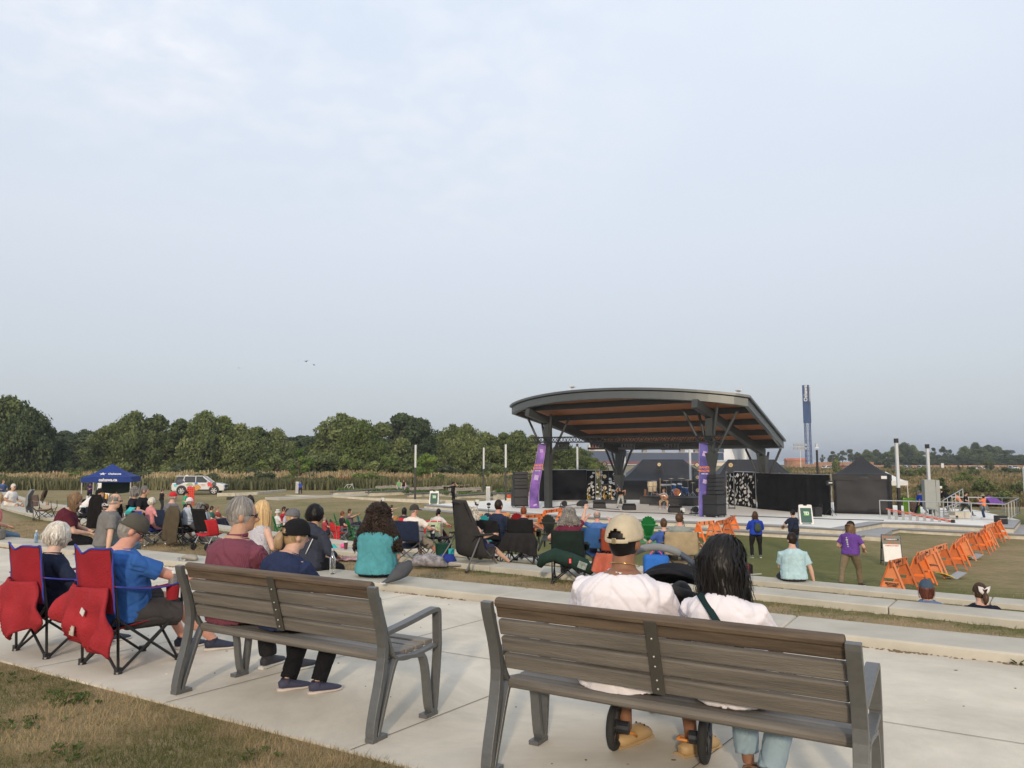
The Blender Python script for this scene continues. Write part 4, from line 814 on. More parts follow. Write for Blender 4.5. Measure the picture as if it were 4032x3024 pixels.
# tents
def hiptent(c,rot,W_,D_,hw,hr,ridge,mt,label,name='black_tent',skirt=.35,wall=True,lw=None,scallop=.28):
    t=thing(name,label,'tent',(c[0],c[1],c[2]),rot); x,y=W_/2,D_/2; 
    def roof(u,v,side):
        pass
    m=MB(); N_=10
    cx=[(-x,-y),(x,-y),(x,y),(-x,y)]; rd=[(-ridge/2,0),(ridge/2,0),(ridge/2,0),(-ridge/2,0)]
    for s_ in range(4):
        a,b=cx[s_],cx[(s_+1)%4]; ra,rb=rd[s_],rd[(s_+1)%4]
        def f(u,v,a=a,b=b,ra=ra,rb=rb):
            px=a[0]+(b[0]-a[0])*u; py=a[1]+(b[1]-a[1])*u; qx=ra[0]+(rb[0]-ra[0])*u; qy=ra[1]+(rb[1]-ra[1])*u
            zz=hw+(hr-hw)*(v**1.35); return (px+(qx-px)*v,py+(qy-py)*v,zz-scallop*.25*math.sin(pi*u)*(1-v)*v*2)
        m.grid(f,N_,N_)
    m.build('canopy',mt,t,smooth=50,solid=.01)
    m=MB()
    for s_ in range(4): a,b=cx[s_],cx[(s_+1)%4]; m.grid(lambda u,v:(a[0]+(b[0]-a[0])*u,a[1]+(b[1]-a[1])*u,hw-skirt*v),4,1)
    m.build('valance',mt,t,solid=.012)
    if wall:
        for s_ in range(4):
            a,b=cx[s_],cx[(s_+1)%4]; m=MB(); a2=(a[0]*.985,a[1]*.985); b2=(b[0]*.985,b[1]*.985)
            m.grid(lambda u,v:(a2[0]+(b2[0]-a2[0])*u+.05*noise.noise((u*4,v*4,s_)),a2[1]+(b2[1]-a2[1])*u+.07*noise.noise((u*3,v*3,s_+5)),.03+(hw-.03)*v),16,10); m.build('side_wall',mt,t,smooth=180,solid=.01)
    for a in cx: m=MB(); m.box((a[0]*.97,a[1]*.97,hw/2),(.05,.05,hw)); m.build('leg',lw or blk,t)
    return t
a=ad(2622,1970,66.5); hiptent((a[0],67.5,-2.0),-.02,8.2,5.2,1.75,3.55,3.5,satin,'wide black hipped tent behind the drum kit at the rear of the stage')
a=ad(2958,1970,67); hiptent((a[0]+.4,68,-2.0),-.05,7.6,5,1.7,3.55,4.0,satin,'wide black hipped tent behind the right rear column and drape')
a=at(3418,2022,-1.8); t=hiptent((a[0]+.1,a[1]+.9,-1.8),-.42,3.35,3.2,2.42,3.62,.02,satin,'black peaked tent with closed walls at the right end of the stage'); m=MB(); m.box((1.25,-1.63,2.27),(.32,.02,.18)); o=m.build('maker_tag',wht,t)
a=at(3565,1985,-2); hiptent((a[0]-.5,a[1]+2,-2.2),.2,2.3,2.3,2.0,2.75,.02,wht,'white pop up canopy peeking out from behind the black peaked tent','white_canopy',wall=False,lw=wht)
# risers
rsm=mat('riser_black',(.03,.03,.032),rough=.7,var=.15,sc=30,bump=.2); rst=mat('riser_side',(.055,.055,.058),rough=.8,var=.15)
def riser(p,q,dep,z0,h,label,name='stage_riser'):
    A,B=Vector(V3(at(*p,Z))),Vector(V3(at(*q,Z))); dr=(B-A).normalized(); t=thing(name,label,'riser',A,math.atan2(dr.y,dr.x)); L_=(B-A).length
    m=MB(); m.box((L_/2,dep/2,h-.04),(L_,dep,.08)); m.build('deck',rsm,t,bevel=.005); n_=max(1,round(L_/2))
    for i in range(n_): m=MB(); m.box((L_*(i+.5)/n_,.0,h/2-.04),(L_/n_-.02,.03,h-.09)); m.build('skirt',rst,t)
    m=MB(); [MB().box((x_,dep/2,h/2-.04),(.03,dep-.05,h-.09)).build('side_skirt',rst,t) for x_ in(.02,L_-.02)]; return t
r1=riser((2519,1984),(2730,1993),2.6,0,.58,'large black drum riser carrying the congas and the drum kit'); riser((2555,1990),(2673,1994),.9,0,.2,'low dark step in front of the drum riser'); riser((2334,1982),(2455,1984),1.6,0,.22,'low grey riser carrying the saxophones')
# light towers
def ltower(X,Yt,Yb,lamps,label,w_=.62):
    a=at(X,Yb,Z); h=ad(X,Yt,a[1])[2]-Z; t=thing('light_tower',label,'light stand',(a[0],a[1],Z),face(a),'black light towers on the stage')
    m=MB(); [m.box((s*w_/2,y_,h/2),(.05,.05,h)) for s in(-1,1) for y_ in(-.2,.2)]; [m.box((0,y_,z_),(w_,.04,.04)) for y_ in(-.2,.2) for z_ in(h,h-.14,h*.5,.05)]; [m.box((s*w_/2,0,z_),(.04,.4,.04)) for s in(-1,1) for z_ in(h,h*.5,.05)]; [m.box((-w_/2,-.2,h*i/12),(.1,.03,.03)) for i in range(1,12)]; m.build('frame',blk,t)
    for Yl in lamps:
        z_=ad(X,Yl,a[1])[2]-Z; m=MB(); m.cyl((0,-.05,z_),.2,.24,18,axis='y'); b=m.build('lamp',blk,t,smooth=50,bevel=.01); m=MB(); m.cyl((0,-.18,z_),.15,.02,18,axis='y'); m.build('lens',mat('warm_lens',(.5,.36,.15),rough=.2),b); m=MB(); m.ring((0,-.195,z_),.1,.015,16,5,axis='y'); m.build('ring',wht,b)
        m=MB(); m.box((-.24,0,z_-.1),(.03,.06,.3)); m.box((.24,0,z_-.1),(.03,.06,.3)); m.box((0,0,z_-.26),(.5,.06,.03)); m.build('yoke',blk,t)
ltower(2382,1843,1972,(1827,1876,1921),'black light tower with round lamps behind the saxophones'); ltower(2598,1848,1964,(1829,1880),'black light tower with round lamps beside the congas'); ltower(2748,1848,1975,(1831,1879,1930),'black light tower with round lamps left of the straight banner'); ltower(2882,1851,2003,(1831,),'black light tower right of the second loudspeaker stack',.4)
# floor monitors
def wedge(X,Y,rot,label,s=1):
    a=at(X,Y,Z); t=thing('floor_monitor',label,'loudspeaker',(a[0],a[1],Z),rot,'wedge monitors on the stage'); m=MB(); m.prism([(-.25,0),(.28,0),(.3,.18),(-.02,.44),(-.25,.3)],-.42*s,.42*s,axis='x'); m.build('cabinet',spk,t,bevel=.025); m=MB(); m.box((0,.17,.3),(.74*s,.34,.015),rx=-.68); m.build('grille',gril,t); return t
for X,Y,r_,lb in((2294,1992,1.0,'wedge monitor turned on its side, farthest left on the stage floor'),(2360,2001,0,'wedge monitor left of the singer'),(2477,2008,.15,'wedge monitor just right of the singer'),(2659,2018,0,'wedge monitor right of the seated guitarist')): wedge(X,Y,r_,lb)
# small floor spots
for X,Y,lb in((2220,1998,'small black spotlight lying near the left column'),(2736,2024,'small round black spotlight left of the straight banner')):
    a=at(X,Y,Z); t=thing('floor_spotlight',lb,'stage light',(a[0],a[1],Z),.3); m=MB(); m.cyl((0,0,.28),.2,.3,16,axis='y',r2=.15); m.build('housing',blk,t,smooth=50); m=MB(); m.ring((0,-.16,.28),.17,.02,16,6,axis='y'); m.box((0,.05,.03),(.55,.3,.05)); m.box((-.24,.03,.16),(.03,.05,.28)); m.box((.24,.03,.16),(.03,.05,.28)); m.build('yoke',blk,t)
# microphone stand
a=at(2380,1998,Z); t=thing('microphone_stand','thin microphone stand left of the singer','mic stand',(a[0],a[1],Z),0); m=MB(); m.cyl((0,0,.02),.15,.03,14); m.tube([(0,0,0),(0,0,1.5),(.25,-.1,1.68)],.012,6); m.build('stand',blk,t)
# saxophones
def sax(X,Y,label,s=1,z=.22):
    a=at(X,Y+9,Z); t=thing('saxophone',label,'saxophone',(a[0],a[1],Z+z),.3*s,'saxophones'); pts=[(0,0,1.0),(.05,0,1.02),(.07,0,.9),(.04,0,.5),(.0,0,.2),(.07,-.02,.08),(.17,-.04,.18),(.2,-.05,.4)]
    if s<0: pts=[(-x,y,z) for x,y,z in pts]
    m=MB(); m.tube(pts,[.012,.015,.022,.038,.05,.06,.075,.115],12); m.build('body',brass,t,smooth=60); m=MB(); [m.cyl((.03*(1 if s>0 else -1)+.01*i,-.05,.3+.08*i),.03,.02,8,axis='y') for i in range(7)]; m.build('keys',brass,t); m=MB(); [m.tube([(0,.05,.35),(.25*math.cos(q),.25*math.sin(q),0)],.012,5) for q in(0,2.1,4.2)]; m.build('stand',blk,t)
sax(2314,1963,'saxophone on a stand farthest left, before the card backdrop',1,0); sax(2377,1972,'smaller saxophone on a stand between the other two',1); sax(2410,1970,'saxophone on a stand right, nearest the singer',-1)
# congas
bx=lambda X,Y,z:(at(X,Y,z)[0],at(X,Y,z)[1],z)
zd=Z+.58; skinm=mat('conga_cream',(.60,.50,.36),rough=.35,coat=.4,var=.06)
for k,X in enumerate((2562,2576)):
    a=at(X,1953-2*k,zd); t=thing('conga_drum',('cream conga drum, left of the pair on the riser','cream conga drum, right of the pair on the riser')[k],'drum',(a[0],a[1],zd),0,'conga drums')
    m=MB(); m.tube([(0,0,.32),(0,0,.55),(0,0,.85),(0,0,1.08),(0,0,1.12)],[.15,.2,.24,.215,.21],20); m.build('shell',skinm,t,smooth=50); m=MB(); m.ring((0,0,1.1),.215,.018,20,6); m.build('rim',chrome,t); m=MB(); m.ring((0,0,.72),.245,.012,20,5); [m.tube([(.22*math.cos(q),.22*math.sin(q),.72),(.3*math.cos(q),.3*math.sin(q),0)],.012,5) for q in(.5,2.1,3.7,5.3)]; m.build('stand',chrome,t)
a=at(2541,1953,zd); t=thing('bongo','small brown wooden hand drum at the left end of the riser','drum',(a[0],a[1],zd)); m=MB(); m.tube([(0,0,0),(0,0,.12),(0,0,.4),(0,0,.52)],[.16,.1,.1,.08],14); m.build('shell',mat('drum_wood',(.28,.13,.06),rough=.5,var=.2),t,smooth=40); m=MB(); m.ring((0,0,.5),.085,.01,14,5); m.build('rim',chrome,t)
# drum kit
a=at(2690,1956,zd); t=thing('drum_kit','blue drum kit with chrome stands and cymbals on the riser','drum kit',(a[0],a[1]+.9,zd),.1)
dblue=mat('drum_blue',(.02,.07,.28),rough=.2,coat=.6,var=.3,sc=4,col2=(.05,.16,.42)); head=mat('drum_head',(.60,.58,.52),rough=.5,var=.05)
def drum(x,y,z,r,h,tilt,axis,lg=False):
    m=MB(); M=Matrix.Translation((x,y,z))@Matrix.Rotation(tilt,4,'X'); m.cyl((0,0,0),r,h,20,M=M,axis=axis); b=m.build('drum',dblue,t,smooth=40); m=MB(); o=h/2; c=(0,-o,0) if axis=='y' else (0,0,o); m.ring(c,r,.015,20,5,M=M,axis=axis); m.build('rim',chrome,b)
    m=MB(); c2=(0,-o-.004,0) if axis=='y' else (0,0,o+.004); m.cyl(c2,r*.97,.004,20,M=M,axis=axis); m.build('drum_head',head if not lg else mat('kick_art',(.25,.03,.16),rough=.5,var=.4,sc=7,col2=(.7,.3,.05)),b)
drum(-.35,0,.3,.29,.42,0,'y',True); drum(-.5,.05,.78,.17,.22,.35,'z'); drum(-.05,.05,.8,.18,.24,.35,'z'); drum(.45,.2,.42,.22,.4,0,'z'); drum(.2,.5,.6,.18,.14,0,'z')
for x_,y_,z_,r in((-1.0,.3,1.15,.24),(-.55,.5,1.3,.2),(.25,.5,1.32,.26),(.7,.3,1.2,.24),(1.0,.1,1.0,.18)):
    m=MB(); m.sph((x_,y_,z_),(r,r,.03),18,4,z0=0,z1=.99,M=None); m.build('cymbal',brass,t,smooth=180,solid=.004); m=MB(); m.tube([(x_,y_,z_+.04),(x_,y_,.3)],.013,6); [m.tube([(x_,y_,.32),(x_+.28*math.cos(q),y_+.28*math.sin(q),0)],.012,5) for q in(.3,2.4,4.5)]; m.build('cymbal_stand',chrome,t)
m=MB(); m.tube([(.2,1,0),(.2,1,.5)],.03,6); m.cyl((.2,1,.53),.18,.08,16); m.build('stool',blk,t)
a=at(2630,1953,zd); t=thing('keyboard_stand','small grey keyboard mixer on a stand between congas and drum kit','keyboard',(a[0],a[1]+.4,zd),0); m=MB(); m.box((0,0,.82),(.95,.32,.1),rx=.15); m.build('keyboard',grm,t); m=MB(); m.bar((-.35,0,.76),(.35,0,0),.03); m.bar((.35,.05,.76),(-.35,.05,0),.03); m.build('cross_stand',blk,t)
for k,(X,Y,col) in enumerate(((2600,1954,(.25,.14,.05)),)):
    a=at(X,Y,zd); t=thing('bass_guitar','bass guitar standing upright on the riser behind the guitarist','guitar',(a[0],a[1],zd),0); m=MB(); m.tube([(0,0,.1),(0,0,.3),(0,0,.42),(0,0,.55)],[(.12,.03),(.17,.03),(.12,.03),(.08,.03)],14); m.build('body',mat('gtr',col,rough=.3,coat=.4),t,smooth=60); m=MB(); m.box((0,-.02,.85),(.05,.03,.75)); m.box((0,-.02,1.27),(.08,.03,.15)); m.build('neck',mat('gtr_neck',(.35,.22,.1),rough=.4),t)
# cables
for k,(pts) in enumerate([[(2290,1996),(2360,2012),(2470,2018),(2600,2022),(2740,2030)],[(2175,1998),(2230,1992),(2290,1984),(2335,1980)],[(2875,2032),(2990,2035),(3120,2040),(3300,2046),(3480,2050)],[(2200,2002),(2300,2001),(2380,2003),(2440,2008)]]):
    m=MB(); P_=[Vector(V3(at(X,Y,Z),Z+.02)) for X,Y in pts]; m.tube(P_,.022,5); tag(m.build('stage_cable',blk),'black cable %s'%('running below the wedge monitors','running back from the left column to the low riser','running right in front of the black drape','running past the wedge monitor left of the singer')[k],'cable')
# lamp stand right, case, a-frames
a=at(3262,2029,Z); t=thing('flood_stand','tall thin stand with a small floodlight before the end of the black drape','light stand',(a[0],a[1]-.4,Z)); m=MB(); m.tube([(0,0,.1),(0,0,1.85)],.02,6); [m.tube([(0,0,.5),(.4*math.cos(q),.4*math.sin(q),.01)],.015,5) for q in(.3,2.4,4.5)]; m.build('stand',blk,t); m=MB(); m.box((0,0,1.95),(.42,.16,.28)); m.build('lamp_head',blk,t,bevel=.02); m=MB(); m.box((.0,-.09,1.97),(.22,.02,.06)); m.build('lamp_glass',wht,t)
a=at(3218,2034,Z); t=thing('amp_case','small black amplifier case with a looped cable beside the bank sign','case',(a[0],a[1],Z),.2); m=MB(); m.box((0,0,.28),(.42,.35,.55)); m.build('case',spk,t,bevel=.02); m=MB(); m.tube([(.1,0,.5),(.2,0,.75),(.35,0,.7),(.35,0,.2)],.012,5); m.build('cable_loop',blk,t)
tdg=mat('sign_dark_green',(.018,.075,.065),rough=.6,var=.1); tdl=mat('sign_green',(.07,.30,.045),rough=.55,var=.08)
def aframe(X,Y,rot,h,w_,label,z=Z):
    a=at(X,Y,z); t=thing('sandwich_board',label,'sign',(a[0],a[1],z),rot,'white framed sandwich boards'); th=.17
    for s in(-1,1):
        M=Matrix.Translation((0,s*.3,0))@Matrix.Rotation(-s*(-th if s<0 else -th),4,'X') if False else Matrix.Translation((0,s*.27,0))@Matrix.Rotation(s*.27,4,'X')
        m=MB(); m.prism([(-w_/2,0),(-w_/2+.12,0),(-w_/2+.15,.07),(w_/2-.15,.07),(w_/2-.12,0),(w_/2,0),(w_/2-.03,h),(w_/2-.12,h+.02),(.1,h+.02),(.08,h-.04),(-.08,h-.04),(-.1,h+.02),(-w_/2+.12,h+.02),(-w_/2+.03,h)],-.025,.025,M=M,axis='y'); b=m.build('board',wht,t,bevel=.012)
        if s<0:
            m=MB(); m.box((0,-.03,h*.46),(w_*.76,.012,h*.76),M=M); m.build('poster',tdg,b); m=MB(); m.box((.02,-.04,h*.55),(.27,.01,.25),M=M); m.build('logo_square',tdl,b)
            m=MB(); m.text('TD',.22,M@Matrix.Translation((.02,-.052,h*.55))@Matrix.Rotation(pi/2,4,'X'),.004,.008,spacing=.8); m.build('lettering',wht,b)
aframe(3172,2063,-.12,1.02,.72,'white framed sandwich board with green logo behind the navy shirted photographer'); aframe(1710,1985,-.05,1.02,.74,'white framed sandwich board with green logo at the left corner of the stage',-1.83)
# electrical cabinet
a=at(3662,2034,Z); cab=mat('cabinet_grey',(.27,.285,.27),rough=.6,var=.06,sc=3); t=thing('electrical_cabinet','tall grey electrical cabinets on posts beside the ramp railing','cabinet',(a[0],a[1],Z),-.1)
m=MB(); m.box((0,0,1.3),(.62,.45,1.75)); m.build('main_box',cab,t,bevel=.015); m=MB(); m.box((.44,-.05,1.4),(.22,.35,1.5)); m.box((.32,-.1,.9),(.2,.2,1.7)); m.build('side_box',cab,t,bevel=.01); m=MB(); m.tube([(.45,-.1,0),(.45,-.1,1.1)],.085,10); m.box((-.2,.05,.25),(.05,.05,.5)); m.box((.15,.05,.25),(.05,.05,.5)); m.build('conduit',grm,t,smooth=50); m=MB(); m.cyl((.62,-.1,1.72),.08,.15,12,axis='x'); m.build('camera_dome',wht,t)
# railings
rail=mat('galv_rail',(.43,.44,.45),rough=.38,metal=.6,var=.08)
def railing(P,h,label,posts,low=.08,mid=()):
    t=thing('metal_railing',label,'railing',(0,0,0),0,'galvanised railings'); P=[Vector(p) for p in P]
    m=MB(); m.tube([p+up*h for p in P],.03,8); m.build('top_rail',rail,t,smooth=60); m=MB(); m.tube([p+up*low for p in P],.024,8); m.build('bottom_rail',rail,t,smooth=60)
    for a,b,n_ in zip(P,P[1:],posts):
        for i in range(n_+1): c=a.lerp(b,i/n_); m=MB(); m.tube([c,c+up*h],.028,8); m.build('post',rail,t)
    return t
railing([V3(at(3466,2034,Z)),V3(at(3700,2042,Z)),V3(at(3962,2056,Z))],.95,'long galvanised railing behind the orange stepladder',(2,2))
railing([V3(at(3962,2056,Z)),V3(at(4016,2022,Z)),(27,49.5,-1.75)],.95,'galvanised railing turning away at the right end of the platform',(5,5))
railing([V3(at(3716,2030,Z)),V3(at(3795,2004,Z),-1.35)],.9,'short sloping stair railing right of the grey cabinets',(5,)); railing([V3(at(3720,2036,Z)),V3(at(3800,2028,Z),-1.5)],.55,'low sloping stair railing beside the concrete block',(4,))
a=at(3790,2044,Z); t=thing('concrete_block','pale concrete ramp block behind the railing','block',(a[0],a[1]+.3,Z)); m=MB(); m.box((0,0,.2),(.85,.7,.42)); m.build('block_body',wmat,t,bevel=.02); m=MB(); m.box((-.5,0,.1),(.5,.7,.22)); m.build('step',wmat,t,bevel=.02)
# stepladder on its side
orr=mat('ladder_orange',(.62,.12,.06),rough=.5,var=.1); al=mat('aluminium',(.5,.5,.5),rough=.35,metal=.7,var=.06)
zl=-2.05; A,B=Vector(V3(at(3495,2062,zl),zl)),Vector(V3(at(3757,2077,zl),zl)); dr=(B-A).normalized(); t=thing('stepladder','orange and aluminium stepladder lying on its side on the stage step','ladder',A,math.atan2(dr.y,dr.x)); L_=(B-A).length
m=MB(); m.bar((0,-.1,.06),(L_,-.1,.06),.07,.04); m.bar((0,-.1,.84),(L_,-.1,.34),.07,.05); m.build('side_rail',orr,t); m=MB()
m=MB()
for i in range(9): x_=.15+L_*.93*i/8.6; z_=.84-.5*x_/L_; m.box((x_,-.1,(z_+.06)/2),(.14,.05,z_-.08)); m.box((x_+.02,-.04,(z_+.06)/2),(.03,.08,z_-.1))
m.build('treads',al,t); m=MB(); m.bar((0,.25,.06),(L_*.96,.0,.06),.06); m.bar((0,.25,.7),(L_*.96,.0,.3),.05); m.build('rear_rail',orr,t); m=MB(); m.box((L_-.02,-.06,.2),(.16,.2,.42)); m.build('cap',blk,t,bevel=.01)
# equipment right
a=at(3950,2064,Z); t=thing('flight_case','small black flight case on the platform beside the railing corner','case',(a[0]-.05,a[1]+.1,Z),.1); m=MB(); m.box((0,0,.22),(.5,.4,.44)); m.build('case',spk,t,bevel=.02); m=MB(); m.box((0,-.21,.3),(.42,.01,.03)); m.build('strap',grm,t)
a=at(3722,2030,Z); t=thing('equipment_rack','folding table with a black case and red bag behind the grey cabinets','table',(a[0],a[1]+2.2,Z)); m=MB(); m.box((0,0,.72),(1.5,.6,.04)); m.build('table_top',wht,t); m=MB(); [m.tube([(s*.6,y_,0),(s*.6,y_,.7)],.02,6) for s in(-1,1) for y_ in(-.2,.2)]; m.build('leg',blk,t)
for nm,c,dm,mt_,lb,ct in(('black_case',(0,0,.95),(.9,.45,.4),spk,'black equipment case on the folding table','case'),('red_bag',(-.35,-.35,.62),(.5,.25,.3),mat('red_nylon',(.45,.03,.05),rough=.6,var=.2),'red bag in front of the folding table','bag')):
    m=MB(); m.box((0,0,0),dm); o=m.build(nm,mt_,bevel=.05,loc=(a[0]+c[0],a[1]+2.2+c[1],Z+c[2]-.0)); tag(o,lb,ct)
# coloured tents fabric heap
for k,(X,Y,c_,lb) in enumerate([(3905,1998,(.14,.05,.28),'purple cloth heap behind the platform'),(3880,1990,(.5,.12,.03),'orange cloth heap behind the purple one'),(3840,1975,(.07,.16,.04),'green cloth heap near the black capped walker'),(3925,1985,(.12,.05,.3),'second purple cloth heap, right of the orange one')]):
    a=at(X,Y,-2.1); m=MB(); rr=random.Random(k); m.grid(lambda u,v:((u-.5)*1.7,(v-.5)*1.2,.45*math.sin(pi*u)*math.sin(pi*v)*(1+.8*noise.noise((u*4,v*4,k)))),18,12); o=m.build('cloth_heap',mat('cloth%d'%k,c_,rough=.8,var=.2),smooth=180,loc=(a[0],a[1],-1.78 if a[1]<60 else -2.0),solid=.02); tag(o,lb,'cloth',None)
a=at(3588,2022,Z); t=thing('green_camp_chair','lime green folding chair with a brown patterned bag beside the black tent','chair',(a[0],a[1],Z),.2); m=MB(); m.box((-.3,0,.45),(.06,.5,.9)); m.box((.45,0,.45),(.06,.5,.9)); m.box((.05,.25,.7),(.8,.05,.5)); m.build('frame_cloth',mat('lime',(.18,.38,.04),rough=.7),t,bevel=.02); m=MB(); m.sph((.1,-.05,.42),(.3,.2,.36),14,9); m.build('patterned_bag',mat('brown_pattern',(.10,.04,.03),rough=.8,var=.5,sc=18,col2=(.4,.22,.15)),t,smooth=180)
# white post / trailer at the right edge
a=at(4038,2060,-2.1); t=thing('white_trailer','white trailer end with red marking at the right edge of the photo','trailer',(a[0]+.95,a[1]-1.5,-2.2),0); m=MB(); m.box((0,0,2.0),(2.0,3.0,2.75)); m.build('body',mat('trailer_white',(.60,.60,.58),rough=.4,var=.03),t,bevel=.14,seg=3); m=MB(); m.box((-.83,-1.51,2.6),(.16,.02,.7)); m.build('red_marking',red,t); m=MB(); m.box((0,-.1,.5),(1.9,2.8,.3)); m.build('chassis',blk,t); 
m=MB(); m.cyl((-.8,-1.0,.32),.32,.2,16,axis='x'); m.build('wheel',tyre,t)
# gulls and flying birds
def bird(loc,rot,s,label,fly=False):
    t=thing('gull',label,'bird',loc,rot,'gulls in flight' if fly else 'gulls on the roof'); w_=mat('gull_white',(.55,.54,.52) if not fly else (.08,.08,.09),rough=.7) if not fly else mat('bird_dark',(.09,.09,.1),rough=.8)
    m=MB(); m.tube([(0,-.24,.0),(0,-.1,.02),(0,.06,.03),(0,.17,.09),(0,.2,.15),(0,.25,.16)],[.015,.06,.075,.045,.04,.012],10); m.sph((0,.19,.155),.04,8,6); m.build('body',w_,t,smooth=180)
    if fly:
        for sd in(-1,1): m=MB(); m.grid(lambda u,v:(sd*u*.62,.08-v*.14*(1-u*.7)+.06*math.sin(u*3),.05+.16*math.sin(u*2.4)),8,2); m.build('wing',w_,t,solid=.01)
    else:
        for sd in(-1,1): m=MB(); m.sph((sd*.055,-.06,.03),(.03,.17,.05),8,6); m.build('wing',mat('gull_grey',(.25,.25,.27),rough=.7),t,smooth=180)
        for sd in(-1,1): m=MB(); m.tube([(sd*.03,0,-.02),(sd*.03,0,-.13)],.007,5); m.build('leg',org,t)
    t.scale=(s,)*3
g=ST(5.0,-3.15); bird((g[0]-.4,g[1],-1.8+rz_(-3.0)+.17),R(60),.95,'grey brown gull standing on the roof edge left of its middle')
g=ST(14.6,-.6); bird((g[0],g[1],-1.8+rz_(-.35)+.2),R(-70),1.0,'white gull standing on the right front corner of the roof')
for k,(X,Y,s) in enumerate(((941,1450,.8),(1175,1421,.5),(1205,1424,1.2),(1237,1438,.9))):
    c=ad(X,Y,150); bird(c,[.8,.2,-.6,1.4][k],s,['lone bird in flight left of the other three','leftmost and smallest of the three birds flying together','middle and largest of the three birds flying together','right and lowest of the three birds flying together'][k],True)
# ---------------------------------------------------------------- people
def remesh(m,vox,it=3,wr=0,seed=0,wsc=9):
    me=bpy.data.meshes.new('tmp'); me.from_pydata(m.v,[],m.f); o=bpy.data.objects.new('tmp',me); COL.objects.link(o)
    r=o.modifiers.new('r','REMESH'); r.mode='VOXEL'; r.voxel_size=vox; s=o.modifiers.new('s','SMOOTH'); s.factor=.5; s.iterations=it
    dg=bpy.context.evaluated_depsgraph_get(); e=bpy.data.meshes.new_from_object(o.evaluated_get(dg)); bpy.data.objects.remove(o); bpy.data.meshes.remove(me)
    e.polygons.foreach_set('use_smooth',np.ones(len(e.polygons),dtype=bool))
    if wr:
        n=len(e.vertices); co=np.empty(n*3); e.vertices.foreach_get('co',co); co=co.reshape(-1,3); no=np.empty(n*3); e.vertex_normals.foreach_get('vector',no); no=no.reshape(-1,3)
        d=np.empty(n)
        for i,c in enumerate(co):
            v=Vector((c[0]*4.5+seed,c[1]*5,c[2]*8+abs(c[0])*9)); a=noise.noise(v); b=noise.noise(v*1.9+Vector((3,1,7))); e2=noise.noise(v*.6+Vector((9,2,1)))
            d[i]=e2*1.1-1.5*max(0,1-abs(a)*7)**1.3-.8*max(0,1-abs(b)*8)+.35*abs(a)
        d=np.clip(d,-1.5,1.0); co+=no*(d*wr)[:,None]; e.vertices.foreach_set('co',co.ravel()); e.update()
    return e
def ik(a,t,l1,l2,pole):
    a,t,pole=Vector(a),Vector(t),Vector(pole); d=t-a; L=d.length
    if L>(l1+l2)*.995: t=a+d*((l1+l2)*.995/L); d=t-a; L=d.length
    if L<abs(l1-l2)*1.05+.02: L=abs(l1-l2)*1.05+.02
    u=d.normalized(); x=(l1*l1-l2*l2+L*L)/(2*L); h=math.sqrt(max(1e-6,l1*l1-x*x)); p=pole-u*pole.dot(u)
    if p.length<1e-4: p=Vector((0,1,.2))
    return a+u*x+p.normalized()*h,t
SKINS={'light':(.56,.34,.25),'tan':(.46,.26,.17),'red':(.58,.29,.21),'brown':(.24,.115,.065),'dark':(.15,.075,.045),'pale':(.64,.43,.34)}
def skin(k): return mat('skin_'+k,SKINS[k],rough=.55,var=.09,sc=14,spec=.35,bump=.08,bsc=120)
HAIRC={'black':(.010,.009,.009),'dark':(.028,.018,.013),'brown':(.075,.042,.024),'lbrown':(.20,.125,.07),'blond':(.52,.36,.18),'dblond':(.36,.25,.14),'grey':(.25,.235,.22),'dgrey':(.11,.105,.10),'white':(.62,.57,.50),'red':(.20,.055,.02),'auburn':(.13,.045,.03),'ginger':(.28,.13,.04)}
def hairmat(k):
    c=HAIRC[k]; return leafmat('hair_'+k,tuple(x*.55 for x in c),c,tuple(min(.85,x*1.55) for x in c),trans=0,rough=.42)
def hand(m,w,d,n,s=1,curl=.6,side=1):
    """palm + five fingers; w wrist, d direction, n palm normal (towards the palm side)"""
    w,d,n=Vector(w),Vector(d).normalized(),Vector(n); n=(n-d*n.dot(d)).normalized(); x=d.cross(n)*side
    m.tube([w-d*.02*s,w+d*.02*s,w+d*.055*s,w+d*.09*s],[(.026*s,.02*s),(.034*s,.017*s),(.041*s,.015*s),(.038*s,.012*s)],8,up=n)
    for k,(o,L) in enumerate(((-.03,.066),(-.010,.078),(.011,.073),(.03,.058))):
        p=w+d*.086*s+x*o*s; q=d.copy(); pts=[p]; 
        for j in range(3): q=(q+n*curl*(.35+.25*j)).normalized(); p=p+q*(L*s*(.45,.32,.25)[j]); pts.append(p)
        m.tube(pts,[.0092*s,.0088*s,.008*s,.0062*s],6,up=n)
    p=w+d*.02*s-x*.028*s; q=(d*.75-x*.75+n*.3).normalized(); pts=[p,p+q*.034*s]; q=(q+n*.35+d*.35).normalized(); pts.append(pts[-1]+q*.03*s); pts.append(pts[-1]+(q+n*.3).normalized()*.024*s)
    m.tube(pts,[.013*s,.012*s,.010*s,.0075*s],6,up=n)
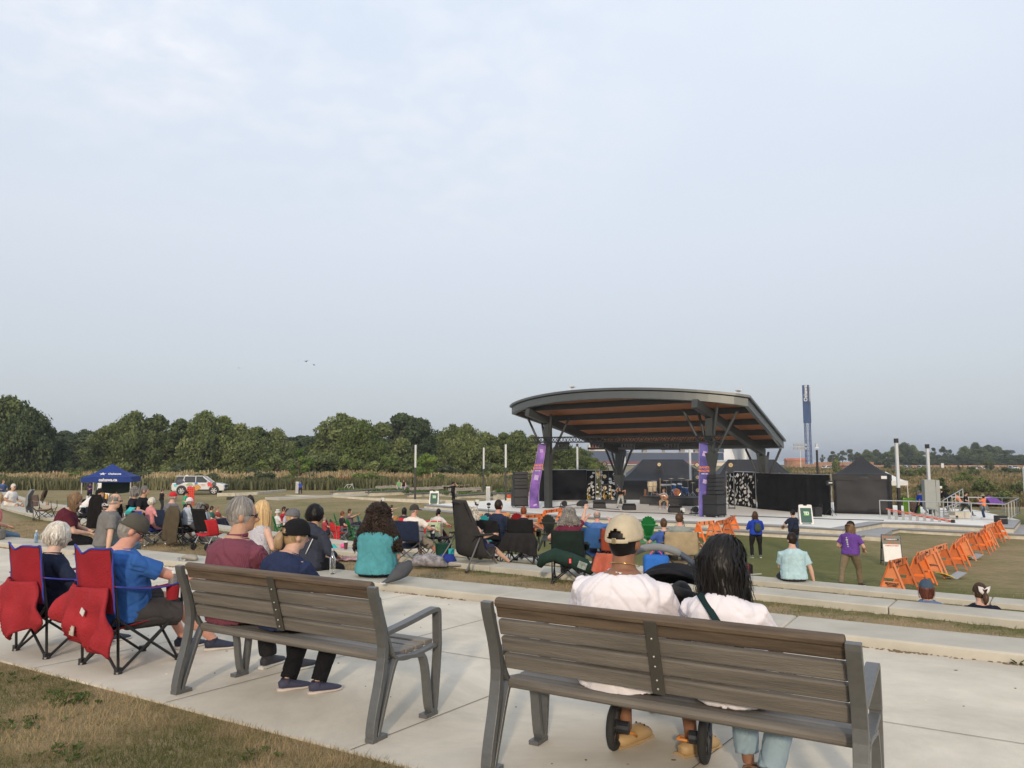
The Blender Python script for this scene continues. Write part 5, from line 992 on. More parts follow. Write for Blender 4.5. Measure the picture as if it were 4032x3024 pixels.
def person(label,loc,rz,H=1.7,hz=.1,lean=(5,5),twist=0,side=0,neck=0,yaw=0,nod=0,tilt=0,hands=None,feet=None,fyaw=(8,-8),epole=None,kpole=None,sk='light',hair=('short','brown'),top=('tee',(.3,.3,.3)),bot=('pants',(.03,.03,.05)),shoes=(.05,.05,.06),sole=(.5,.5,.48),socks=None,cap=None,bw=1.,belly=0,det=.02,glasses=None,legs=True,group=None,curl=.6,topmat=None,botmat=None,hscale=1,extras=None,strands=0,shoekind='shoe',name='person'):
    s=H/1.75; t=thing(name,label,'person',loc,rz,group); S=skin(sk); rs=sum(map(ord,label))%9973
    cb=(S,mat('lips_'+sk,tuple(c*.75 if i else c*.95 for i,c in enumerate(SKINS[sk])),rough=.5,var=0),mat('eye_white',(.6,.58,.55),rough=.2,var=0),mat('eye_dark',(.02,.015,.01),rough=.15,var=0))
    # spine
    n=12; p=Vector((0,0,hz)); pts=[p.copy()]; Ls=.50*s; fr=[]
    for i in range(n):
        a=R(lean[0]+(lean[1]-lean[0])*i/(n-1)); d=Vector((math.sin(R(side))*i/n,math.sin(a),math.cos(a))).normalized(); p=p+d*Ls/n; pts.append(p.copy()); fr.append(d)
    def sp(t_):
        if t_<=0: return pts[0]+fr[0]*(t_*Ls)
        if t_>=1: return pts[-1]+fr[-1]*((t_-1)*Ls)
        f=t_*n; i=min(n-1,int(f)); return pts[i].lerp(pts[i+1],f-i)
    def rt(t_): return Matrix.Rotation(R(twist*max(0,min(1,t_))),3,fr[-1])@Vector((1,0,0))
    def torso(m,secs,N=16):
        base=len(m.v); K=len(secs)
        for (t_,rx,ry,oy) in secs:
            c=sp(t_); d=fr[min(n-1,max(0,int(t_*n)))]; x=rt(t_); y=d.cross(x).normalized(); c=c+y*oy
            for k in range(N): a=2*pi*k/N; m.v.append(tuple(c+x*(rx*math.copysign(abs(math.cos(a))**.85,math.cos(a)))+y*(ry*math.copysign(abs(math.sin(a))**.85,math.sin(a)))))
        for i in range(K-1):
            for k in range(N): a=base+i*N+k; b=base+i*N+(k+1)%N; m.f.append((a,b,b+N,a+N)); m.m.append(0)
        m.f.append(tuple(base+k for k in range(N))[::-1]); m.f.append(tuple(base+(K-1)*N+k for k in range(N))); m.m+= [0,0]
    g=lambda x:x*s*bw
    be=belly*s
    SEC=[(-.2,.09,.07,0),(-.13,.155,.115,-.005),(0,.172,.125,-.01),(.18,.165,.118,0),(.42,.148,.108,.005),(.65,.162,.12,.008),(.82,.168,.116,0),(.89,.150,.100,-.004),(.95,.116,.086,-.008),(1.0,.084,.072,-.008),(1.05,.060,.060,-.005)]
    shp=[sp(.825)+rt(1)*(sg*.166*s*bw) for sg in(-1,1)]; up_=fr[-1]
    nk=R(lean[1]*.6+neck+8); nd_=Vector((0,math.sin(nk),math.cos(nk))); nb=sp(1.0); nt=nb+nd_*.098*s
    hc=nt+Vector((0,.022,.075))*s*1.0*hscale
    HM=Matrix.Translation(hc)@Matrix.Rotation(R(yaw+twist),4,'Z')@Matrix.Rotation(R(-nod),4,'X')@Matrix.Rotation(R(tilt),4,'Y')@Matrix.Diagonal((s*hscale,s*hscale,s*hscale,1))
    ax,ay,az=.076,.096,.118
    # arms
    hands=hands or [(-.22,.22,hz+.12),(.22,.22,hz+.12)]; epole=epole or [(-.7,-.5,-.5),(.7,-.5,-.5)]; el=[];ha=[]
    for i in range(2): e_,h_=ik(shp[i],hands[i],.285*s,.25*s,epole[i]); el.append(e_); ha.append(h_)
    feet=feet or [(-.12,.45,-.36),(.12,.45,-.36)]; kpole=kpole or [(-.1,.5,1),(.1,.5,1)]; hp=[Vector((sg*.092*s*bw,0,hz)) for sg in(-1,1)]; kn=[];an=[]
    for i in range(2): k_,a_=ik(hp[i],(feet[i][0],feet[i][1],feet[i][2]+.085*s),.43*s,.42*s,kpole[i]); kn.append(k_); an.append(a_)
    # body
    m=MB(); torso(m,[(a,g(b),g(c)+be*math.exp(-((a-.3)/.25)**2)*.5,d*s+be*math.exp(-((a-.3)/.25)**2)*.5) for a,b,c,d in SEC])
    m.tube([nb-nd_*.04*s,nb+nd_*.04*s,nt+nd_*.05*s],[.066*s*bw**.5,.058*s*bw**.5,.056*s],12)
    m.sph((0,0,.008),(ax,ay,az*.96),16,12,M=HM); m.sph((0,.022,-.052),(.055,.066,.064),14,10,M=HM); m.sph((0,.05,-.085),(.03,.035,.028),10,8,M=HM)
    m.tube([(0,.082,.02),(0,.098,-.01),(0,.112,-.03),(0,.095,-.042)],[.009,.012,.016,.012],8) if False else m.add(*(lambda q:(q.v,q.f))(MB().tube([(0,.078,.02),(0,.096,-.008),(0,.110,-.028),(0,.094,-.042)],[.009,.012,.017,.012],8)),M=HM)
    for sg in(-1,1): m.sph((sg*(ax+.006),-.008,-.012),(.012,.022,.034),8,8,M=HM)
    for i in range(2):
        q=(el[i]-ha[i]).normalized(); m.tube([shp[i]-rt(1)*((i*2-1)*.03*s),shp[i],shp[i].lerp(el[i],.5),el[i]],[.045*s*bw,.052*s*bw**.8,.047*s*bw**.8,.041*s],10)
        m.tube([el[i],el[i].lerp(ha[i],.3),ha[i].lerp(el[i],.1),ha[i]-q*.01],[.042*s,.043*s,.028*s,.026*s],10); m.sph(tuple(el[i]),.042*s,8,6)
        if legs:
            m.tube([hp[i]+Vector((0,-.02,.03)),hp[i],hp[i].lerp(kn[i],.5),kn[i]],[.08*s*bw,.092*s*bw,.078*s*bw,.056*s],12); m.sph(tuple(kn[i]),.056*s,10,8)
            m.tube([kn[i],kn[i].lerp(an[i],.3)+(kn[i]-hp[i]).normalized()*-.01,kn[i].lerp(an[i],.65),an[i]],[.055*s,.058*s,.043*s,.036*s],10)
    me=remesh(m,det); 
    IM=HM.inverted(); mi=np.zeros(len(me.polygons),dtype=np.int32)
    if det<.03:
        for k,pl_ in enumerate(me.polygons):
            c=IM@pl_.center
            if c.y>.072 and abs(c.x)<.024 and -.072<c.z<-.055: mi[k]=1
    for mm_ in cb: me.materials.append(mm_)
    me.polygons.foreach_set('material_index',mi)
    bm=bmesh.new(); bm.from_mesh(me); ex=MB(); ex.cur=0
    for i in range(2):
        d=(ha[i]-el[i]).normalized(); nn=Vector((0,.15,-1)) if abs(d.z)<.8 else Vector((-(i*2-1),0.1,0)); hand(ex,ha[i],d,nn,s,curl,1 if i else -1)
    ex.cur=2
    for sg in(-1,1): ex.sph((sg*.031,.078,.004),(.013,.012,.009),8,6,M=HM)
    ex.cur=3
    for sg in(-1,1): ex.sph((sg*.031,.086,.004),(.006,.006,.006),6,5,M=HM)
    vv=[bm.verts.new(v) for v in ex.v]
    for f,mm_ in zip(ex.f,ex.m):
        try: q=bm.faces.new([vv[i] for i in f]); q.material_index=mm_; q.smooth=True
        except ValueError: pass
    bm.to_mesh(me); bm.free(); me.name='body'; link('body',me,t)
    # clothes
    kind,col=top[0],top[1]; tm=topmat or fab('top_%s'%str(col),col); wr=.006*s if det<.013 else (.004 if det<.02 else 0)
    if kind!='none':
        m=MB(); loose=.020 if kind!='tank' else .009; 
        hem={'tee':-.16,'long':-.16,'tank':-.12,'dress':-.2,'hoodie':-.18,'crop':.42}[kind]
        SC_=[x for x in [(-.18,.162,.125,-.01),(-.1,.180,.135,-.012),(0,.184,.134,-.012),(.18,.180,.128,-.002),(.42,.168,.122,.004),(.65,.174,.130,.006),(.82,.172,.120,-.002),(.89,.156,.106,-.004),(.94,.128,.092,-.008),(.985,.096,.080,-.008),(1.01,.078,.072,-.006)] if x[0]>=hem]
        torso(m,[(a,g(b)+loose*s,g(c)+loose*s+be*math.exp(-((a-.3)/.25)**2)*.5,d*s+be*math.exp(-((a-.3)/.25)**2)*.5) for a,b,c,d in SC_])
        for i in range(2):
            o=shp[i]-rt(1)*((i*2-1)*.05*s); f={'tee':.72,'dress':.0,'tank':0,'crop':0,'long':1,'hoodie':1}[kind]
            if f==0: continue
            e1=shp[i].lerp(el[i],min(1,f)); l_=.018*s; R1=.050*s*bw**.7+l_
            m.tube([o,shp[i],shp[i].lerp(e1,.6),e1],[R1*.85,R1,R1*.98,R1*(1.03 if f<1 else .88)],12)
            if f>=1: m.sph(tuple(el[i]),.05*s+l_*.6,8,6); m.tube([el[i],el[i].lerp(ha[i],.5),ha[i]-(ha[i]-el[i])*.05],[.05*s+l_*.6,.046*s+l_*.5,.034*s+l_*.4],10)
        if kind=='hoodie': c=nb-Vector((0,.05,-.01))*s; m.sph(tuple(c),(.12*s,.075*s,.065*s),14,10)
        me=remesh(m,det,2,wr,rs); me.materials.append(tm); me.name='shirt'; link({'dress':'dress','tank':'tank_top','crop':'tank_top','hoodie':'jacket'}.get(kind,'shirt'),me,t)
    if kind in('tee','long','hoodie') and det<.013:
        m=MB(); c=sp(1.01); d=fr[-1]; q=d.to_track_quat('Z','Y').to_matrix().to_4x4(); m.ring((0,0,0),.074*s*bw**.6,.008*s,24,6,M=Matrix.Translation(c+d*.004)@q@Matrix.Diagonal((1.02,.93,1,1))); m.build('collar',tm,t,smooth=180)
    if kind=='tee' and det<.013:
        for i in range(2):
            e1=shp[i].lerp(el[i],.72); d=(el[i]-shp[i]).normalized(); R1=(.050*s*bw**.7+.018*s)*1.03; q=d.to_track_quat('Z','Y').to_matrix().to_4x4()
            for o_ in(.004,.022): m=MB(); m.ring((0,0,0),R1*(1.0-.01),.0022*s,24,5,M=Matrix.Translation(e1-d*o_)@q); m.build('sleeve_hem',tm,t,smooth=180)
    bk_,bc=bot
    if legs and bk_!='none':
        m=MB(); L_=.014; bm_=botmat or fab('bot_%s'%str(bc),bc)
        torso(m,[(a,g(b)+L_*s,g(c)+L_*s,d*s) for a,b,c,d in((-.2,.10,.08,0),(-.13,.16,.122,-.006),(0,.174,.128,-.012),(.12,.168,.122,-.004))])
        for i in range(2):
            R1=.095*s*bw+L_; m.tube([hp[i]+Vector((0,-.02,.03)),hp[i],hp[i].lerp(kn[i],.5),kn[i].lerp(hp[i],.0 if bk_!='shorts' else .08)],[R1*.9,R1,R1*.9,(.066*s+L_) if bk_!='shorts' else R1*.92],12)
            if bk_=='pants': m.sph(tuple(kn[i]),.062*s+L_,10,8); e_=an[i].lerp(kn[i],.03); m.tube([kn[i],kn[i].lerp(e_,.4),e_],[.062*s+L_,.06*s+L_,.052*s+L_],12)
            if bk_=='capri': m.sph(tuple(kn[i]),.062*s+L_,10,8); e_=kn[i].lerp(an[i],.86); m.tube([kn[i],e_],[.062*s+L_,.06*s+L_],12)
        if bk_=='skirt': m.sph(((kn[0]+kn[1])/2).lerp((hp[0]+hp[1])/2,.45),(.2*s,.25*s,.1*s),14,8)
        me=remesh(m,det,2,wr,rs+5); me.materials.append(bm_); link({'pants':'trousers','shorts':'shorts','capri':'trousers','skirt':'skirt'}[bk_],me,t)
    if legs and shoes is not None:
        for i in range(2):
            M=Matrix.Translation(an[i])@Matrix.Rotation(R(fyaw[i]),4,'Z')@Matrix.Rotation(R((feet[i][3] if len(feet[i])>3 else 0)),4,'X')@Matrix.Diagonal((s,s,s,1))
            m=MB(); m.cur=0; q=MB()
            if shoekind=='sandal':
                q.tube([(0,-.05,-.055),(0,0,-.05),(0,.07,-.058),(0,.13,-.064),(0,.17,-.066)],[(.028,.022),(.034,.03),(.036,.022),(.04,.016),(.028,.01)],10,up=(0,0,1)); m.cur=1; fm=S
            else:
                q.tube([(0,-.075,-.04),(0,-.05,-.035),(0,0,-.03),(0,.07,-.045),(0,.13,-.055),(0,.175,-.06),(0,.2,-.062)],[(.02,.03),(.036,.045),(.041,.048),(.044,.036),(.047,.027),(.038,.02),(.015,.01)],12,up=(0,0,1)); q.tube([(0,-.01,-.03),(0,-.015,.015)],[.044,.046],12)
                fm=mat('shoe_%s'%str(shoes),shoes,rough=.7,var=.12,sc=20)
            m.cur=0; m.add(q.v,q.f,M); q=MB(); q.tube([(0,-.085,-.075),(0,-.04,-.076),(0,.05,-.076),(0,.12,-.076),(0,.18,-.074),(0,.212,-.07)],[(.027,.016),(.044,.017),(.044,.016),(.053,.015),(.044,.014),(.014,.009)],12,up=(0,0,1)); m.cur=1; m.add(q.v,q.f,M)
            if shoekind=='sandal':
                q=MB(); [q.tube([(-.045,y_,-.07),(-.034,y_+.01,-.035+dz),(0,y_+.015,-.026+dz),(.034,y_+.01,-.035+dz),(.045,y_,-.07)],.009,6) for y_,dz in((.0,.01),(.09,-.008),(.125,-.012))]; m.add(q.v,q.f,M)
                m.build('sandal',[fm,mat('sandal_%s'%str(shoes),shoes,rough=.6)],t,smooth=60)
            else:
                if det<.013:
                    q=MB(); [q.tube([(-.022,y_,-.012-.28*y_),(0,y_,-.004-.30*y_),(.022,y_,-.012-.28*y_)],.0035,5) for y_ in(.05,.07,.09,.11)]; m.add(q.v,q.f,M)
                m.build('shoe',[fm,mat('sole_%s'%str(sole),sole,rough=.7)],t,smooth=60)
            if socks: m=MB(); m.tube([an[i]-(an[i]-kn[i]).normalized()*-.01,an[i]+(kn[i]-an[i]).normalized()*.1],[.046*s,.05*s],12); m.build('sock',fab('sock_%s'%str(socks),socks),t,smooth=60)
    # hair
    hk=hair[0]; 
    if hk!='none': build_hair(t,HM,hair,s,det,rs,strands,cap is not None)
    if cap: build_cap(t,HM,cap,s)
    if glasses: 
        gm_=mat('glasses_'+glasses,(.015,.015,.018) if glasses!='red' else (.3,.03,.06),rough=.2,var=0); m=MB()
        for sg in(-1,1): q=MB(); q.box((sg*.033,.099,.003),(.048,.006,.03)); q.bar((sg*.058,.095,.008),(sg*.082,-.005,.006),.004,.007); m.add(q.v,q.f,HM)
        q=MB(); q.box((0,.1,.008),(.02,.004,.005)); m.add(q.v,q.f,HM); m.build('glasses',gm_,t,bevel=.002)
    return dict(root=t,HM=HM,ha=ha,el=el,shp=shp,kn=kn,an=an,hc=hc,sp=sp,fr=fr,s=s,tm=tm if kind!='none' else None)
def build_hair(t,HM,hair,s,det,rs,strands,capped):
    hk,hcn=hair[0],hair[1]; L=hair[2] if len(hair)>2 else .3; hv=hair[3] if len(hair)>3 else 1; hm=hairmat(hcn); ax,ay,az=.076,.096,.118
    vol={'short':1.0,'bald':1.,'long':1.06,'curly':1.22,'wavy':1.12,'pony':1.03,'bob':1.14,'bun':1.03,'crop':.97}[hk]*hv
    def nz_(p,f,a): return a*noise.noise(Vector(p)*f+Vector((rs*.1,0,0)))
    m=MB(); amp={'curly':.022,'wavy':.016,'bob':.018,'long':.009}.get(hk,.005); fq={'curly':34}.get(hk,22)
    if hk=='bald':
        q=MB(); q.sph((0,-.014,-.02),(ax*1.1,ay*1.04,az*.48),20,12); pv=q.v
    else:
        q=MB(); q.sph((0,-.016,.018),(ax*1.12*vol,ay*1.08*vol,az*1.05*(1+(vol-1)*.6)),28,18); pv=q.v
        if capped: pv=[(x*.95,y*.96,min(z,.06)) for x,y,z in pv]
    pv=[(x*(1+nz_((x,y,z),fq,amp*8)),y*(1+nz_((x,y,z),fq,amp*8)),z+nz_((x,y,z),fq,amp)) for x,y,z in pv]; m.add(pv,q.f,HM)
    # curtain below the head, hanging straight down (gravity) from the head position
    c0=HM.translation; Rz=Matrix.Rotation(HM.to_euler().z,3,'Z'); sc=HM.to_scale().x
    kc=.92 if capped else 1
    def surf(ph,tt,off=0):
        """ph: angle from the back; tt 0 crown .. 1 ear level .. 2 hair ends"""
        if tt<=1:
            th=(1-tt)*pi/2; r_=math.cos(th)*(1+off*8)*kc; x=ax*1.13*vol*r_*math.sin(ph); y=-.016-ay*1.1*vol*r_*math.cos(ph); z=.018+az*1.06*(1+(vol-1)*.6)*math.sin(th)*(1+off*4)*(.8 if capped else 1); return HM@Vector((x,y,z))
        u=tt-1; w0=1+ {'curly':.35+2.2*L,'wavy':.25,'bob':.0}.get(hk,.08)*math.sin(u*pi*.62)-({'long':.35,'wavy':.3,'curly':-.12,'bob':.5}.get(hk,.2))*u*u
        x=(ax*1.13*vol*w0+off)*math.sin(ph); y=(-.016-(ay*1.1*vol*(1-.25*u)+off)*math.cos(ph)); v=HM@Vector((x,y,.018)); d=v-c0; return Vector((v.x,v.y,v.z-u*L*sc))
    if hk in('long','curly','wavy','bob'):
        q=MB(); A=2.0 if hk!='curly' else 2.15; nu,nv=30,18
        q.grid(lambda u,v:surf((u-.5)*2*A,.85+1.15*v)+Vector((nz_((u*8,v*4,1),3,amp*1.6),nz_((u*9,v*5,4),3,amp*1.6),nz_((u*16,0,0),1,.03*(v>.9)))),nu,nv)
        mi=len(q.f)
        # thickness: inner wall
        q.grid(lambda u,v:surf((u-.5)*2*A,.85+1.15*v,-.03)+Vector((0,.01,0)),nu,nv); 
        m.add(q.v,q.f)
    if hk in('pony','bun'):
        p=HM@Vector((0,-.105,.0)); k=[Vector((0,-.0,0)),Vector((0,-.03,-.005)),Vector((0,-.05,-.04)),Vector((0,-.05,-.1)),Vector((0,-.03,-L))]
        pts=[p+(Rz@v)*sc for v in k]; m.tube(pts,[.018*sc,.034*sc,.042*sc,.036*sc,.012*sc],12) if hk=='pony' else m.sph(tuple(p+(Rz@Vector((0,-.02,.0)))*sc),.045*sc,14,10)
    o=m.build('hair',hm,t,smooth=180); r=random.Random(rs); attr(o,'v',[.42+.5*noise.noise(Vector(o.data.polygons[i].center)*40) for i in range(len(m.f))])
    if hk=='curly':
        m=MB(); vals=[]; nc_=int((330 if strands else 90)*(1+2.5*L)); r2=random.Random(rs+1)
        for i in range(nc_):
            ph=r2.uniform(-2.35,2.35); t0=r2.uniform(.12,1.8); cr=r2.uniform(.009,.017)*s; ln_=(r2.uniform(.05,.09)+L*.12)*min(1,.35+t0*.6); q0=surf(ph,t0,.020); c=HM.translation; out_=(q0-c); out_.z*=.4; out_.normalize(); dwn=(Vector((0,0,-1))*(.8+min(1,t0)*.6)+out_*(r2.uniform(.1,.6) if t0>.6 else .9)).normalized(); e1=dwn.cross(out_).normalized(); e2=e1.cross(dwn); n_=11; pts=[]
            for j in range(n_+1):
                a=j*1.25+i; pts.append(q0+out_*.004+dwn*(ln_*s*j/n_)+e1*(cr*math.cos(a))+e2*(cr*math.sin(a)))
            f0=len(m.f); m.tube(pts,[.0075*s]*n_+[.003*s],4); vals+= [r2.gauss(.5,.32)]*(len(m.f)-f0)
        o=m.build('curls',hm,t,smooth=180); attr(o,'v',vals)
    if strands:
        m=MB(); vals=[]; 
        for i in range(strands):
            ph=r.uniform(-2.0,2.0) if hk in('long','wavy','curly','bob') else r.uniform(-2.5,2.5); t0=r.uniform(.05,.9); 
            if capped: t0=max(t0,.62)
            if hk in('long','curly','wavy','bob'): t1=2.0+r.uniform(-.12,.05) if abs(ph)<2.0 else 1.1
            else: t1=min(t0+.5,1.35 if hk!='bald' else 1.2); t1=min(t1,1.0+(.35 if abs(ph)<1.6 else .1)); t0=max(t0,.75) if hk=='bald' else t0
            n_=14 if hk in('curly','wavy','long') else 7; wv={'curly':.014,'wavy':.010,'long':.004,'bob':.006}.get(hk,.002); fr_={'curly':r.uniform(20,30),'wavy':r.uniform(7,12),'bob':8}.get(hk,6); p0=r.uniform(0,6.3); p1=r.uniform(0,6.3); off=r.uniform(.0,.012)+(r.random()<.22)*r.uniform(0,.03) if hk!='curly' else r.uniform(-.005,.03)
            wd=r.uniform(.0025,.006)*(1.3 if hk=='curly' else 1)*s; pts=[]
            Ls_=L if L else .2
            for j in range(n_+1):
                tt=t0+(t1-t0)*j/n_
                if hk in('short','crop','bald','pony','bun') and tt>1: q=surf(ph,1.0,off*.2); q=q+Vector((0,0,-(tt-1)*.16*s)) + (HM.translation-q)*.25*(tt-1)
                else: q=surf(ph+wv*4*math.sin(fr_*tt*.5+p1),tt,(off if tt>1 else off*.3)+wv*.5*math.sin(fr_*tt+p0))
                q=q+Vector((wv*math.sin(fr_*tt*1.0+p1),wv*math.cos(fr_*tt+p0),0))*(.4 if tt<1 else 1); pts.append(q)
            base=len(m.v); c=HM.translation
            for j,q in enumerate(pts):
                d=(pts[min(j+1,n_)]-pts[max(j-1,0)]).normalized(); nn=(q-c); nn.z*=.3; sd=d.cross(nn)
                if sd.length<1e-6: sd=Vector((1,0,0))
                sd=sd.normalized()*wd*(1 if j<n_ else .3); m.v.append(tuple(q-sd)); m.v.append(tuple(q+sd+nn.normalized()*.001))
            v0=r.gauss(.5,.2)
            for j in range(n_): m.f.append((base+2*j,base+2*j+1,base+2*j+3,base+2*j+2)); m.m.append(0); vals.append(v0)
        o=m.build('hair_strands',hm,t,smooth=180); attr(o,'v',vals)
def build_cap(t,HM,cap,s):
    k,col=cap[0],cap[1]; cm_=fab('cap_%s'%str(col),col); ax,ay,az=.084,.106,.118
    if k in('cap','mesh'):
        bw_=len(cap)>2 and cap[2]=='back'; m=MB(); sg=-1 if bw_ else 1; big=1.17 if len(cap)>3 else 1.15
        def f(u,v):
            a=u*2*pi; th=v*pi/2*.995; sq=.88 if th>.3 else 1; x=ax*big*math.cos(th)**.82*math.sin(a); y=-.010+ay*(big*.98)*math.cos(th)**.82*math.cos(a); z=.012+az*1.10*math.sin(th)+.006*math.cos(6*a)*math.sin(2*th)*.3; return HM@Vector((x,y,z+.012*math.cos(a)*sg*(1-v)))
        nu,nv=(54,18) if len(cap)>3 else (36,10); q=MB(); q.grid(f,nu,nv)
        if len(cap)>3 or (len(cap)>2 and cap[2]=='open'):       # arch opening at the back above the strap
            q.f=[fc for i,fc in enumerate(q.f) if not (0<(i//nu) and ((i%nu+.5-nu/2)/(4.6 if nu==54 else 3.4))**2+((i//nu-1)/(4.2 if nv==18 else 2.6))**2<1)]
        m.add(q.v,q.f); m.build('cap_crown',cm_,t,smooth=180,solid=.004*s)
        m=MB(); m.grid(lambda u,v:HM@Vector(((u-.5)*2*.074*(1-.18*v*v),sg*(.080+math.sqrt(max(0,1-((u-.5)*1.7)**2))*.032+v*.07),.022-.012*v-.02*((u-.5)*2)**2-.003)),12,6); m.build('visor',cm_,t,smooth=180,solid=.005*s)
        m=MB(); m.sph((0,-.010,.143),.009,8,6,M=HM); m.build('cap_button',cm_,t,smooth=180)
        if len(cap)>3:
            m=MB(); P=[f(.5+x/20,.03)+Vector((0,0,-.002)) for x in(-2.3,-1.5,-.7,0,.7,1.5,2.3)]; m.tube(P,[(.004*s,.0115*s)]*7,6,up=(0,0,1)); m.build('cap_strap',cm_,t); 
            m=MB(); c=f(.5,.03); m.box(c+Vector((0,-.004,0)),(.024*s,.008*s,.03*s)); m.build('cap_buckle',mat('buckle',(.45,.36,.22),rough=.3,metal=.8),t,bevel=.003)
    elif k in('straw','bucket'):
        br=.19 if k=='straw' else .14; m=MB(); m.tube([HM@Vector((0,-.005,z_)) for z_ in(.05,.1,.15,.165)],[.108*s,.1*s,.092*s,.06*s],20); m.build('hat_crown',cm_,t,smooth=50)
        m=MB(); m.grid(lambda u,v:HM@Vector(((.1+v*(br-.1))*math.sin(u*2*pi),-.005+(.11+v*(br-.1))*math.cos(u*2*pi),.055-(.02 if k=='straw' else .05)*v+.008*math.sin(u*12))),28,4); m.build('hat_brim',cm_,t,smooth=180,solid=.005)
        m=MB(); m.ring((0,-.005,.062),.106,.008,24,6,M=HM@Matrix.Diagonal((1,1.03,1.4,1))); m.build('hat_band',fab('hatband',(.03,.03,.03)),t,smooth=180)
    elif k=='bandana':
        m=MB(); q=MB(); q.sph((0,-.012,.03),(ax*1.06,ay*1.05,az*.95),22,14,z0=-.05,z1=.99); q.v=[(x*(1+.06*noise.noise((x*30,y*30,z*30))),y*(1+.06*noise.noise((x*25,y*30,z*30))),z+.012*noise.noise((x*35,y*20,z*20))) for x,y,z in q.v]; m.add(q.v,q.f,HM); m.build('bandana',cm_,t,smooth=180)
def walk_ph(H): return .93*H/1.75
# ---------------------------------------------------------------- park benches
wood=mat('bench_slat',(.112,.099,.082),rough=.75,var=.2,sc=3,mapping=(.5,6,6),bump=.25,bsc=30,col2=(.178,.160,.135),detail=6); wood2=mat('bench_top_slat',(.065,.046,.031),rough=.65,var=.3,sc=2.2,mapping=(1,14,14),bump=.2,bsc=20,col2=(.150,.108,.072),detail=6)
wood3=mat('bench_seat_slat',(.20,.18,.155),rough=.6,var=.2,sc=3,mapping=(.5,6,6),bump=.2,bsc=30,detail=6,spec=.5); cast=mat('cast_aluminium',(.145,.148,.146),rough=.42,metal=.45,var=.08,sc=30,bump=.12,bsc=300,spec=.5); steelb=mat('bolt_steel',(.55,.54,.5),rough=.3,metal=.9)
def fit(P,n=3):      # Chaikin rounding
    for _ in range(n): P=[P[0]]+[q for a,b in zip(P,P[1:]) for q in((a[0]*.75+b[0]*.25,a[1]*.75+b[1]*.25),(a[0]*.25+b[0]*.75,a[1]*.25+b[1]*.75))]+[P[-1]]
    return P
def strap(m,P,w,th,x):           # flat cast strap following a (y,z) path in the side plane
    P=[Vector((0,a,b)) for a,b in P]; n=len(P); V=[]
    for i,p in enumerate(P):
        d=(P[min(i+1,n-1)]-P[max(i-1,0)]).normalized(); q=Vector((0,-d.z,d.y))*th/2
        for a,b in((-1,-1),(1,-1),(1,1),(-1,1)): V.append(p+Vector((x+a*w/2,0,0))+q*b)
    F_=[(i*4+k,i*4+(k+1)%4,i*4+4+(k+1)%4,i*4+4+k) for i in range(n-1) for k in range(4)]+[(3,2,1,0),tuple((n-1)*4+k for k in range(4))]
    m.add(V,F_)
BL=1.75
def bench(u,v,label):
    x,y,_=UV(u,v); t=thing('park_bench',label,'bench',(x,y,0),-UA,'park benches on the walkway')
    for X in(0,BL):
        m=MB(); strap(m,fit([(.045,.005),(0,.03),(.115,.44),(.09,.62),(.012,.82),(.006,.866)],2),.062,.034,X)      # rear leg + back post
        strap(m,fit([(.05,.01),(.06,.05),(.19,.41),(.23,.425),(.40,.40)],2),.055,.022,X); m.box((X,.06,.012),(.06,.13,.024)); m.build('rear_leg',cast,t,bevel=.006)
        m=MB(); strap(m,fit([(.045,.80),(.060,.74),(.165,.46),(.24,.405),(.42,.405),(.60,.425)],2),.05,.02,X); m.build('seat_bracket',cast,t,bevel=.004)
        m=MB(); strap(m,fit([(.58,.03),(.545,.03),(.5,.385),(.40,.405)],2),.055,.024,X); strap(m,fit([(.575,.0),(.6,.02),(.64,.42),(.635,.45)],2),.055,.026,X); m.box((X,.55,.012),(.06,.12,.024)); m.build('front_leg',cast,t,bevel=.006)
        m=MB(); strap(m,fit([(.115,.585),(.3,.605),(.56,.645),(.625,.645),(.63,.6),(.635,.44)],3),.058,.028,X); m.build('armrest',cast,t,bevel=.006)
    X0,X1=.0,BL
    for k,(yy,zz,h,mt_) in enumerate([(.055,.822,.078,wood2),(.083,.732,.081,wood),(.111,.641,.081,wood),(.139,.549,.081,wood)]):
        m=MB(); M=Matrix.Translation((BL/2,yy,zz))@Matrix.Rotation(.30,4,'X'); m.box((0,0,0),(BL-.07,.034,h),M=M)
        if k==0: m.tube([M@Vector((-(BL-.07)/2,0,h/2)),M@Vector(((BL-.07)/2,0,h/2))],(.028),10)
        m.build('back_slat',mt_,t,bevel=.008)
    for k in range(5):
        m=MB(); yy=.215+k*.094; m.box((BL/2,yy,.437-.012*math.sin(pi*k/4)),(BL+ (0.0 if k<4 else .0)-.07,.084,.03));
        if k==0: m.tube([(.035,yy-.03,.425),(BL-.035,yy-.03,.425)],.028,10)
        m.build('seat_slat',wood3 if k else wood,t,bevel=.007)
    m=MB(); M=Matrix.Translation((BL*.505,.071,.68))@Matrix.Rotation(.30,4,'X'); m.box((0,0,0),(.062,.008,.37),M=M); b=m.build('centre_strap',mat('strap_metal',(.075,.07,.06),rough=.55,metal=.3),t,bevel=.002)
    for z_ in(.10,.01,-.04,-.11,-.155): m=MB(); m.sph((0,-.006,z_),(.011 if z_==.13 else .006,.006,.011 if z_==.13 else .006),10,6,M=M); m.build('bolt',steelb,b,smooth=180)
    return t
bench(-4.77,3.46,'left park bench, weathered wooden slats on grey cast legs, couple sitting at its left end'); bench(-2.21,3.42,'right park bench in the foreground, couple in white tops sitting on its middle')
def B2(k,x,y=0.,z=0.):     # bench-local to world
    u0=(-4.77,-2.21)[k]; v0=(3.46,3.42)[k]; a=UV(u0+x,v0+y); return (a[0],a[1],z)
white=fab('white_tee',(.74,.70,.73),sc=4,var=.04,bump=.15); maroon=None
